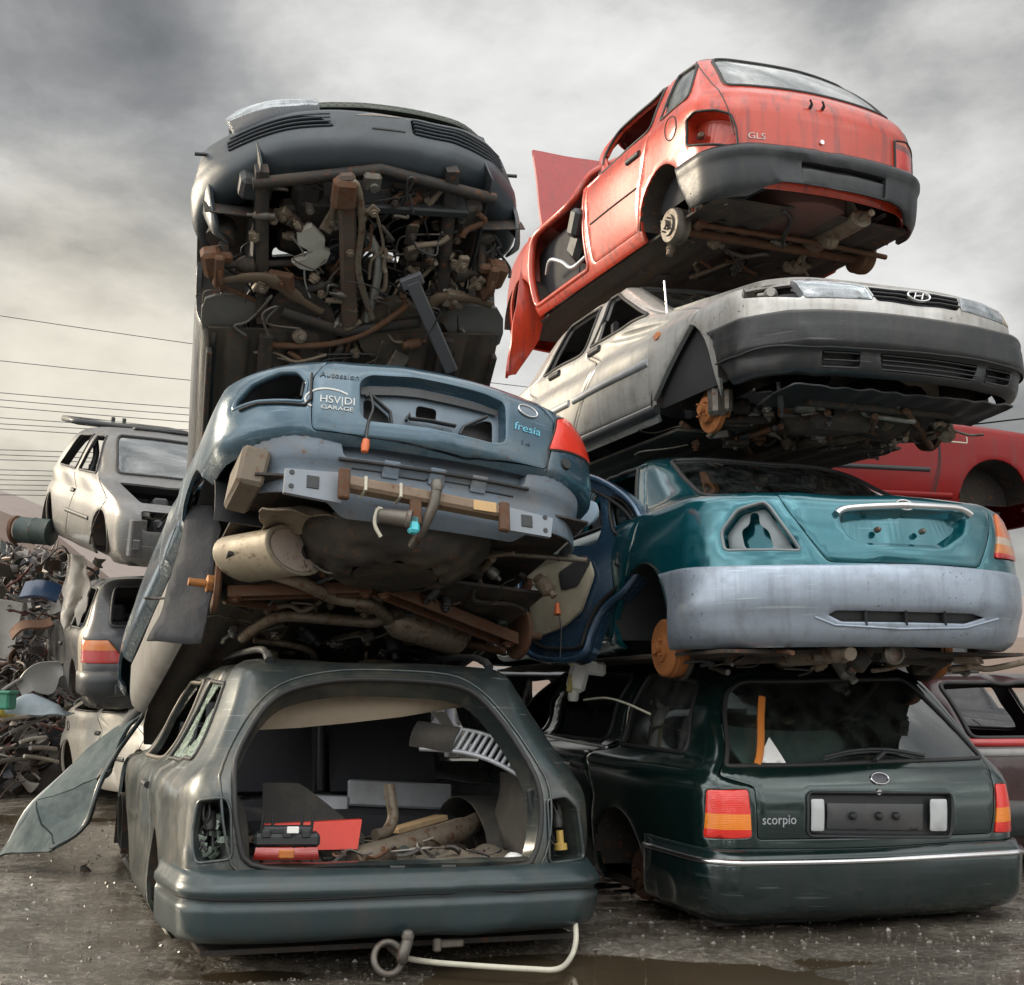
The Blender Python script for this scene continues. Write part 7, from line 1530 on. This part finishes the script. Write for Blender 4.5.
def scrap(mb, c, s):
    t = rr.random(); st = len(mb.v); rot = Matrix.Rotation(rr.uniform(0, 6.3), 3, 'Z') @ Matrix.Rotation(rr.gauss(0, .7), 3, 'X') @ Matrix.Rotation(rr.gauss(0, .7), 3, 'Y')
    if t < .45:
        a, b, k1, k2 = rr.uniform(.2, .8) * s, rr.uniform(.1, .4) * s, rr.uniform(-.10, .10) * s, rr.uniform(-.12, .12) * s
        mb.grid(lambda u, v: ((u - .5) * a, (v - .5) * b * (1 - .4 * u), k1 * math.sin(PI * u) + k2 * (v - .5) ** 2), 5, 4, .01)
    elif t < .72:
        L = rr.uniform(.4, 1.5) * s; k = rr.uniform(-.25, .25) * L; mb.tube(spl([(-L / 2, 0, 0), (-L / 6, k, k * .4), (L / 5, k * .3, -k * .3), (L / 2, 0, 0)], 3, False), rr.uniform(.012, .04) * s, 6)
    elif t < .9: mb.box((0, 0, 0), (rr.uniform(.1, .5) * s, rr.uniform(.08, .3) * s, rr.uniform(.05, .2) * s), None, .01)
    else: mb.lathe((0, 0, 0), (0, 0, 1), [(.10 * s, -.05 * s), (.17 * s, -.04 * s), (.18 * s, .04 * s), (.10 * s, .06 * s), (.05 * s, .0)], 12)
    R_ = np.array(rot); V = np.array(mb.v[st:]) @ R_.T + np.array(c); 
    q = V + .05 * s * np.sin(V[:, [1, 2, 0]] * 23.0); mb.v[st:] = [tuple(p) for p in q]
for k in range(3600):
    x, y = rr.uniform(-12.5, -3.2), 12.4 + 7.5 * rr.random() ** 1.3; z = heap_h(x, y) + rr.uniform(-.1, .18)
    if y > 10.5 and -5.0 < x and y < 13.4: continue
    scrap(mb, (x, y, z), rr.uniform(.28, .7))
for k in range(420):      # the tangle standing up under the raised hatchback
    a = rr.random(); x, y = -5.35 + .75 * rr.gauss(0, .6), 12.9 + rr.gauss(0, .35); scrap(mb, (x, y, .3 + 2.1 * rr.random()), rr.uniform(.25, .55))
mb.build('scrap_heap', HM, None, 'tangled heap of car scrap, pipes and torn panels at the far left', 'scrap heap', kind='stuff')
# pieces one can tell apart
def piece(name, mbf, mat, label, cat, px, py, Y, group=None, rot=None):
    mb = MB(); mbf(mb); o = mb.build(name, mat, None, label, cat, group); o.location = depth_at(px, py, Y)
    if rot: o.rotation_euler = rot
    return o
dm = bpy.data.objects.new('steel_drum', None); COL.objects.link(dm); dm.location = depth_at(35, 531, 11.9); dm.rotation_euler = (.15, .1, -.15); tag(dm, 'dark green cylinder drum lying on its side on top of the scrap heap', 'drum')
MB().lathe((-.17, 0, 0), (1, 0, 0), [(0, 0), (.125, 0), (.135, .01), (.13, .02), (.13, .16), (.136, .17), (.13, .18), (.13, .34), (.136, .35), (.12, .36), (0, .36)], 24).build('body', surf_mat('dark_green_drum', (.02, .04, .035), .45, dirt=.3, rust=.1), dm); MB().lathe((-.22, 0, 0), (1, 0, 0), [(.11, 0), (.134, .0), (.134, .03), (.11, .04)], 24).jitter(.02, 8).build('bent_rim', M_['rust'], dm)
piece('car_wing', lambda m: m.grid(lambda u, v: (-.22 + .44 * u, .05 * math.sin(2 * v), .09 * math.sin(PI * u) * v + .12 * v - .11 * (math.sin(PI * min(1, max(0, (u - .25) / .6))) if .25 < u < .85 else 0) * (1 - v)), 24, 8, .02), surf_mat('pale_grey_wing', (.20, .195, .18), .4, dirt=.35), 'pale grey car wing with its wheel arch cut, lying on the scrap heap', 'car wing', 44, 685, 11.7, rot=(.3, -.5, .2))
piece('car_bonnet', lambda m: m.grid(lambda u, v: (-.18 + .36 * u, -.12 + .24 * v, .04 * math.sin(PI * u) + .06 * v), 12, 6, .03), surf_mat('blue_bonnet_paint', (.025, .05, .10), .3, coat=.5, dirt=.25), 'crumpled dark blue bonnet halfway up the scrap heap', 'bonnet', 41, 594, 12.0, rot=(.5, .1, .2))
piece('torn_panel', lambda m: m.grid(lambda u, v: (-.2 + .4 * u, -.1 + .2 * v, .05 * math.sin(5 * u)), 10, 6, .02), M_['rust'], 'rusty orange torn panel on the scrap heap, below the blue bonnet', 'panel', 30, 626, 11.9, rot=(.5, -.5, .3))
piece('foam_sheet', lambda m: m.grid(lambda u, v: (-.08 + (.16 + .10 * math.sin(3 * v)) * u, .03 * math.sin(9 * u + 3 * v), -.62 * v - .1 * math.sin(7 * u) * v), 16, 18, .012).jitter(.035, 11), surf_mat('dirty_foam', (.52, .47, .40), .9, dirt=.35), 'torn strip of pale foam hanging below the silver grey hatchback', 'foam', 74, 555, 11.5)
piece('plastic_panel', lambda m: m.grid(lambda u, v: (-.12 + .24 * u, .03 * math.sin(3 * u), -.3 + .6 * v), 6, 8, .02), surf_mat('offwhite_panel', (.42, .41, .37), .5, dirt=.3), 'off white panel standing at the left edge of the scrap heap', 'panel', 5, 630, 12.4, rot=(.2, .15, .3))
piece('green_crate', lambda m: m.box((0, 0, 0), (.22, .2, .16), None, .02).box((0, 0, .08), (.25, .23, .03), None, .01), surf_mat('green_plastic', (.05, .25, .16), .5, dirt=.3), 'small green plastic crate at the left edge of the scrap heap', 'crate', 1, 701, 11.3)
piece('yellow_rag', lambda m: m.grid(lambda u, v: (-.12 + .24 * u, -.08 + .16 * v, .05 * math.sin(6 * u) * math.sin(4 * v)), 8, 6, .01), surf_mat('yellow_cloth', (.45, .34, .06), .9, dirt=.3), 'yellow rag among the pipes in front of the scrap heap', 'rag', 8, 714, 11.5)
piece('blue_tarpaulin', lambda m: m.grid(lambda u, v: (-.35 + .7 * u, -.15 + .3 * v, .16 * math.sin(PI * u) * math.sin(PI * v)), 10, 8, .01).jitter(.05, 5), surf_mat('pale_blue_sheet', (.26, .31, .34), .6, dirt=.35), 'pale blue crumpled sheet at the foot of the scrap heap', 'sheet', 33, 714, 11.6)
PIPES = [((20,742),(46,737),.03,(.33,.31,.27),'pale thick pipe lying on top of the pipe pile'), ((24,756),(58,762),.03,(.26,.24,.2),'grey pipe at the bottom right of the pipe pile'), ((-8,754),(14,747),.03,(.16,.14,.12),'dark pipe at the left end of the pipe pile'), ((10,733),(62,711),.03,(.20,.19,.18),'long grey pipe slanting up to the white hatchback'), ((-5,722),(30,716),.035,(.30,.26,.22),'beige pipe behind the pipe pile'), ((30,748),(56,749),.035,(.22,.2,.18),'short grey pipe in the middle of the pipe pile'), ((2,691),(27,676),.03,(.24,.23,.21),'thin pale bar leaning on the scrap heap'), ((-5,763),(26,759),.035,(.12,.11,.1),'blackened pipe along the ground before the pipe pile')]
for k, (a, b, r, c, lab) in enumerate(PIPES):
    Y = 11.2 + .12 * (k % 4); p, q = depth_at(*a, Y), depth_at(*b, Y + .3); m = (p + q) / 2 + (0, 0, .02)
    o = MB().tube(spl([p - m, (p - m) * .3 + (q - m) * .3, q - m], 5, False), r * .6, 10).build('scrap_pipe', surf_mat('pipe_%d' % k, c, .6, metal=.2, dirt=.45, rust=.15, bump=.3), None, lab, 'pipe', 'loose pipes before the scrap heap'); o.location = m
# concrete slab edge on the ground
p = ground_at(45, 778); MB().box((0, 0, .06), (6.2, .55, .16), None, .02).jitter(.015, 2).build('concrete_kerb', surf_mat('old_concrete', (.17, .16, .14), .85, dirt=.5, dirtcol=(.08, .07, .06), bump=.5), None, 'low weathered concrete kerb slab across the yard before the scrap heap', 'kerb').location = (p[0] - 2.6, p[1], 0)
for px, py, sx, lab in ((173, 930, .05, 'small pale stone beside the open estate rear bumper'), (85, 812 + 60, .03, 'small dark stone on the wet ground left of the open estate')):
    q = ground_at(px, py); MB().lathe((0, 0, 0), (0, 0, 1), [(0, -.02), (sx * .8, -.01), (sx, sx * .3), (sx * .6, sx * .8), (0, sx)], 9, False).jitter(.02, 20).build('stone', M_['cable'] if sx > .04 else M_['under'], None, lab, 'stone').location = q

# ------------------------------------------------------------------ hills, mist field, bushes, wires
def hill(name, Y, prof, mat, depth):
    xs_ = [p[0] for p in prof]; f = pchip(xs_, [p[1] for p in prof]); mb = MB()
    x0, x1 = min(xs_), max(xs_)
    def F(u, v):
        px = x0 + (x1 - x0) * u; p = depth_at(px, float(f(px)), Y); k = math.sin(PI / 2 * min(1, v * 1.25)); return (p[0] * (1 + .0 * v), Y - depth * (1 - v), (p[2]) * k + 6 * mnoise.noise(Vector((u * 30, v * 6, 0))) * k)
    mb.grid(F, 80, 14); return mb.build(name, mat, kind='structure')
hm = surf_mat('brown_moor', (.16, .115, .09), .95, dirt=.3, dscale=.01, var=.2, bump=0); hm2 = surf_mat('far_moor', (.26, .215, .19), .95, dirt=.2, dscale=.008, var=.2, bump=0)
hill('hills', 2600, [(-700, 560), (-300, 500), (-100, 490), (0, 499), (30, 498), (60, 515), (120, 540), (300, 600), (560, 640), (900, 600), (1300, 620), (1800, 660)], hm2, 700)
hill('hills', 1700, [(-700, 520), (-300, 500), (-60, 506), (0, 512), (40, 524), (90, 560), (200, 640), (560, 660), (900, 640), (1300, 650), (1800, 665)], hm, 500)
# pale steam or mist lying on the slope below the hills
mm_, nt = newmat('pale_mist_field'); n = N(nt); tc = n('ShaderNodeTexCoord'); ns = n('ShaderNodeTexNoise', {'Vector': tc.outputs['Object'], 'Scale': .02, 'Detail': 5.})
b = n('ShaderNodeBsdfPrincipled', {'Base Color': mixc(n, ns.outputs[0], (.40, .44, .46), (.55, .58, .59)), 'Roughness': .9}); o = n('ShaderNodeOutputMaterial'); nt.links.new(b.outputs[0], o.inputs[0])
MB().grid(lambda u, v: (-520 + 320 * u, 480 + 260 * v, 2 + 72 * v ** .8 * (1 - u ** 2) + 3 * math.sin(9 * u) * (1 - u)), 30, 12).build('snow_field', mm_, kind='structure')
def bush(label, px, py, Y, h, wd, seed):
    r_ = random.Random(seed); p = depth_at(px, py, Y); t = bpy.data.objects.new('bare_bush', None); COL.objects.link(t); t.location = (p[0], Y, 0); tag(t, label, 'bush', 'bare bushes beyond the scrap heap')
    st, tw = MB(), MB()
    for k in range(14):
        a = r_.uniform(-1, 1); st.tube(spl([(a * .2, r_.uniform(-.2, .2), 0), (a * wd * .4, r_.uniform(-.4, .4), h * .5), (a * wd, r_.uniform(-.6, .6), h * r_.uniform(.75, 1))], 4, False), [.05] * 4 + [.03] * 4 + [.012], 5)
    for k in range(520):
        a, z = r_.gauss(0, .45) * wd, h * (.25 + .75 * r_.random() ** .8); q = np.array((a, r_.gauss(0, .4), z)); d = np.array((r_.gauss(0, .25), r_.gauss(0, .2), r_.uniform(.1, .45))); tw.tube([q, q + d], [.014, .006], 3, caps=False)
    st.build('branches', surf_mat('bark', (.07, .055, .04), .9), t); tw.build('twigs', surf_mat('dry_twigs', (.14, .11, .07), .9, var=.3), t)
for k, (px, Y, h, wd) in enumerate(((-30, 30, 3.2, 2.2), (6, 34, 3.4, 2.4), (40, 32, 2.6, 2.0))):
    bush(['bare brown bush at the far left edge beyond the scrap heap', 'tallest bare brown bush behind the off white panel of the scrap heap', 'low bare brown bush behind the dark blue bonnet of the scrap heap'][k], px, 640, Y, h, wd, k)
# overhead wires
WIRES = [(316, 343), (361, 380), (393, 408), (400, 415), (407, 422), (418, 430), (424, 434), (429, 440), (450, 455), (455, 461), (460, 464), (470, 474), (475, 479), (480, 483), (485, 487), (490, 492), (495, 497)]
wm = surf_mat('dark_wire', (.05, .05, .055), .6, dirt=.1)
for k, (ya, yb) in enumerate(WIRES):
    Y = 130; pa, pb = depth_at(0, ya, Y), depth_at(185, yb, Y); d = (pb - pa); pts = []
    for j in range(25):
        t = -3 + 9 * j / 24; q = pa + d * t; q[2] += .02 * ((t - .5) * 5) ** 2 * .25; pts.append(tuple(q))
    MB().tube(pts, .045, 5).build('power_line', wm, None, 'thin dark overhead power line crossing the grey sky at the left', 'power line', 'overhead power lines in the left sky')
# ------------------------------------------------------------------ ground
def ground_mat():
    m, nt = newmat('wet_yard_ground'); n = N(nt)
    tc = n('ShaderNodeTexCoord'); P = tc.outputs['Object']
    big = n('ShaderNodeTexNoise', {'Vector': P, 'Scale': .55, 'Detail': 8., 'Roughness': .62})
    mid = n('ShaderNodeTexNoise', {'Vector': P, 'Scale': 4.5, 'Detail': 8., 'Roughness': .7})
    grit = n('ShaderNodeTexNoise', {'Vector': P, 'Scale': 38., 'Detail': 5., 'Roughness': .7})
    vor = n('ShaderNodeTexVoronoi', {'Vector': P, 'Scale': 26.})
    col = mixc(n, mid.outputs[0], (.055, .046, .036), (.20, .175, .14))
    col = mixc(n, ramp(n, grit.outputs[0], [(.50, 0.), (.62, 1.)]), col, (.27, .245, .20))
    wet = ramp(n, math_(n, 'ADD', math_(n, 'MULTIPLY', big.outputs[0], .6), math_(n, 'MULTIPLY', mid.outputs[0], .4)), [(.485, 1.), (.60, 0.)])
    col = mixc(n, math_(n, 'MULTIPLY', wet, .6), col, (.034, .028, .021))
    rg = math_(n, 'ADD', .42, math_(n, 'MULTIPLY', wet, -.40)); rg = math_(n, 'ADD', rg, math_(n, 'MULTIPLY', grit.outputs[0], .12))
    h = math_(n, 'ADD', math_(n, 'MULTIPLY', grit.outputs[0], .7), math_(n, 'MULTIPLY', vor.outputs['Distance'], .5)); h = math_(n, 'ADD', h, math_(n, 'MULTIPLY', mid.outputs[0], 1.6))
    st = math_(n, 'ADD', .9, math_(n, 'MULTIPLY', wet, -.72))
    bp = n('ShaderNodeBump', {'Height': h, 'Strength': st, 'Distance': .028})
    b = n('ShaderNodeBsdfPrincipled', {'Base Color': col, 'Roughness': rg, 'Normal': bp.outputs[0], 'Specular IOR Level': .8})
    o = n('ShaderNodeOutputMaterial'); nt.links.new(b.outputs[0], o.inputs[0]); return m
def lerp_axis(a, b, na, far, sgn):
    return list(np.linspace(a, b, na))
xs = [-3000, -800, -200, -60, -25] + list(np.arange(-12, -4, .15)) + list(np.arange(-4, 4.5, .05)) + list(np.arange(4.5, 12.01, .15)) + [25, 60, 200, 800, 3000]
ys = [-200, -40, -10, 0] + list(np.arange(2, 8, .05)) + list(np.arange(8, 20.01, .15)) + [30, 60, 150, 500, 1500, 5000]
PUD = [(ground_at(640, 965), .75, .34, .075), (ground_at(560, 955), .4, .2, .06), (ground_at(690, 985), .6, .25, .06), (ground_at(30, 815), 1.2, .5, .05), (ground_at(230, 965), .5, .15, .04), (ground_at(860, 950), .4, .12, .035)]
def GZ(x, y):
    z = .026 * mnoise.noise(Vector((x * .5, y * .5, 0))) + .016 * mnoise.noise(Vector((x * 2.6, y * 2.6, 3))) + .008 * mnoise.noise(Vector((x * 7, y * 7, 5))) - .012
    for p, a, b, d in PUD: z -= d * math.exp(-((x - p[0]) / a) ** 2 - ((y - p[1]) / b) ** 2)
    return z
vs = []
for x in xs:
    for y in ys:
        z = 0
        if -12.5 < x < 12.5 and 1.5 < y < 20.5: z = .035 * mnoise.noise(Vector((x * .5, y * .5, 0))) + .014 * mnoise.noise(Vector((x * 2.6, y * 2.6, 3)))
        vs.append((x, y, GZ(x, y) if -12.5 < x < 12.5 and 1.5 < y < 20.5 else -.015))
ny = len(ys)
fs = [(i * ny + j, (i + 1) * ny + j, (i + 1) * ny + j + 1, i * ny + j + 1) for i in range(len(xs) - 1) for j in range(ny - 1)]
MB().add(vs, fs).build('ground', ground_mat(), kind='structure')

# puddle: muddy water lying in a hollow between the two estates
pm, nt = newmat('muddy_water'); n = N(nt); tc = n('ShaderNodeTexCoord'); ns = n('ShaderNodeTexNoise', {'Vector': tc.outputs['Object'], 'Scale': 3., 'Detail': 6.}); nw = n('ShaderNodeTexNoise', {'Vector': tc.outputs['Object'], 'Scale': 14., 'Detail': 2.})
bp = n('ShaderNodeBump', {'Height': nw.outputs[0], 'Strength': .05, 'Distance': .02})
b = n('ShaderNodeBsdfPrincipled', {'Base Color': mixc(n, ns.outputs[0], (.045, .034, .021), (.075, .056, .034)), 'Roughness': .04, 'Normal': bp.outputs[0], 'Specular IOR Level': .6}); o = n('ShaderNodeOutputMaterial'); nt.links.new(b.outputs[0], o.inputs[0])
MB().grid(lambda u, v: (-11 + 22 * u, 3 + 9 * v, -.044), 8, 8).build('puddle', pm, kind='structure')
# loose grit and litter
rr = random.Random(77); mb = MB()
for k in range(15000):
    y = 3.2 + 7.5 * rr.random() ** 1.7; x = (rr.random() - .5) * (1.1 * y + .8); s = rr.choice((.004, .005, .006, .008, .011, .015)) * rr.uniform(.7, 1.2)
    a = rr.uniform(0, 6.3); P_ = [(s * math.cos(a + q * 2.1) * rr.uniform(.7, 1.2), s * math.sin(a + q * 2.1) * rr.uniform(.7, 1.2), 0) for q in range(3)]; top = (rr.uniform(-.3, .3) * s, rr.uniform(-.3, .3) * s, s * rr.uniform(.5, .9))
    z = GZ(x, y) - .002
    mb.add([(p[0] + x, p[1] + y, z) for p in P_] + [(top[0] + x, top[1] + y, z + top[2])], [(0, 1, 3), (1, 2, 3), (2, 0, 3)], False)
gm, nt = newmat('wet_grit'); n = N(nt); geo = n('ShaderNodeNewGeometry'); r = ramp(n, geo.outputs['Random Per Island'], [(0, (.03, .026, .02)), (.5, (.10, .085, .065)), (.85, (.16, .14, .11)), (.985, (.34, .32, .29))]); b = n('ShaderNodeBsdfPrincipled', {'Base Color': r, 'Roughness': .3}); o = n('ShaderNodeOutputMaterial'); nt.links.new(b.outputs[0], o.inputs[0])
mb.build('grit', gm, None, 'wet grit and crumbs of glass strewn over the yard', 'grit', kind='stuff')
# small broken bits lying about in the open boot
mb = MB(); rr = random.Random(9)
for k in range(80): scrap(mb, (rr.uniform(-.55, .5), .16 + 1.0 * rr.random() ** 1.3, .61 + .03 * rr.random()), rr.uniform(.05, .16))
for k in range(10):
    q = np.array((rr.uniform(-.5, .4), rr.uniform(.2, .9), .63)); pts = [q]
    for j in range(5): pts.append(pts[-1] + np.array((rr.gauss(0, .07), rr.gauss(0, .05), rr.gauss(0, .015))))
    mb.tube(spl(pts, 4, False), .004, 5)
mb.v = [tuple(A.l2w(np.array(p))) for p in mb.v]; mb.build('boot_litter', HM, None, 'broken bits of plastic, glass and wire littering the open boot floor', 'litter', kind='stuff')

# what stands behind the photographer and shows as reflections in paint and glass: a belt of trees and a pale shed
mb = MB(); rr = random.Random(21)
for k in range(900):
    x = rr.uniform(-45, 45); h = 5.5 + 2.5 * mnoise.noise(Vector((x * .12, 0, 0))) + 1.2 * mnoise.noise(Vector((x * .5, 3, 0))); z = h * rr.random() ** .7; c = np.array((x, -24 + rr.gauss(0, 1.2), z)); s = rr.uniform(.5, 1.3)
    for j in range(3):
        q = c + np.array([rr.gauss(0, .5), rr.gauss(0, .5), rr.gauss(0, .4)]); d1 = np.array([rr.gauss(0, 1), rr.gauss(0, 1), rr.gauss(0, .6)]) * s * .5; d2 = np.array([rr.gauss(0, 1), rr.gauss(0, 1), rr.gauss(0, .6)]) * s * .5
        mb.add([q - d1, q + d2, q + d1, q - d2], [(0, 1, 2, 3)], False)
mb.build('tree_belt', surf_mat('dark_foliage', (.045, .06, .03), .8, dirt=.2, bump=0), None, 'belt of dark trees along the far side of the yard, behind the photographer', 'trees', kind='stuff')
e = bpy.data.objects.new('shed', None); COL.objects.link(e); e.location = (13, -17, 0); tag(e, 'pale metal shed at the edge of the yard, behind the photographer', 'shed')
MB().box((0, 0, 2.0), (9, 4, 4.0), None, .05).build('wall', surf_mat('pale_cladding', (.55, .57, .58), .5, dirt=.2), e); MB().prism([(-2.3, 0), (2.3, 0), (0, .9)], lambda a, b, h: (-4.7 + h, a, 4.02 + b), 9.4).build('roof', surf_mat('grey_roof', (.2, .2, .2), .6), e)
MB().box((-1, 2.03, 1.3), (2.4, .05, 2.6), None, .01).build('door', surf_mat('dark_door', (.06, .07, .09), .5), e)
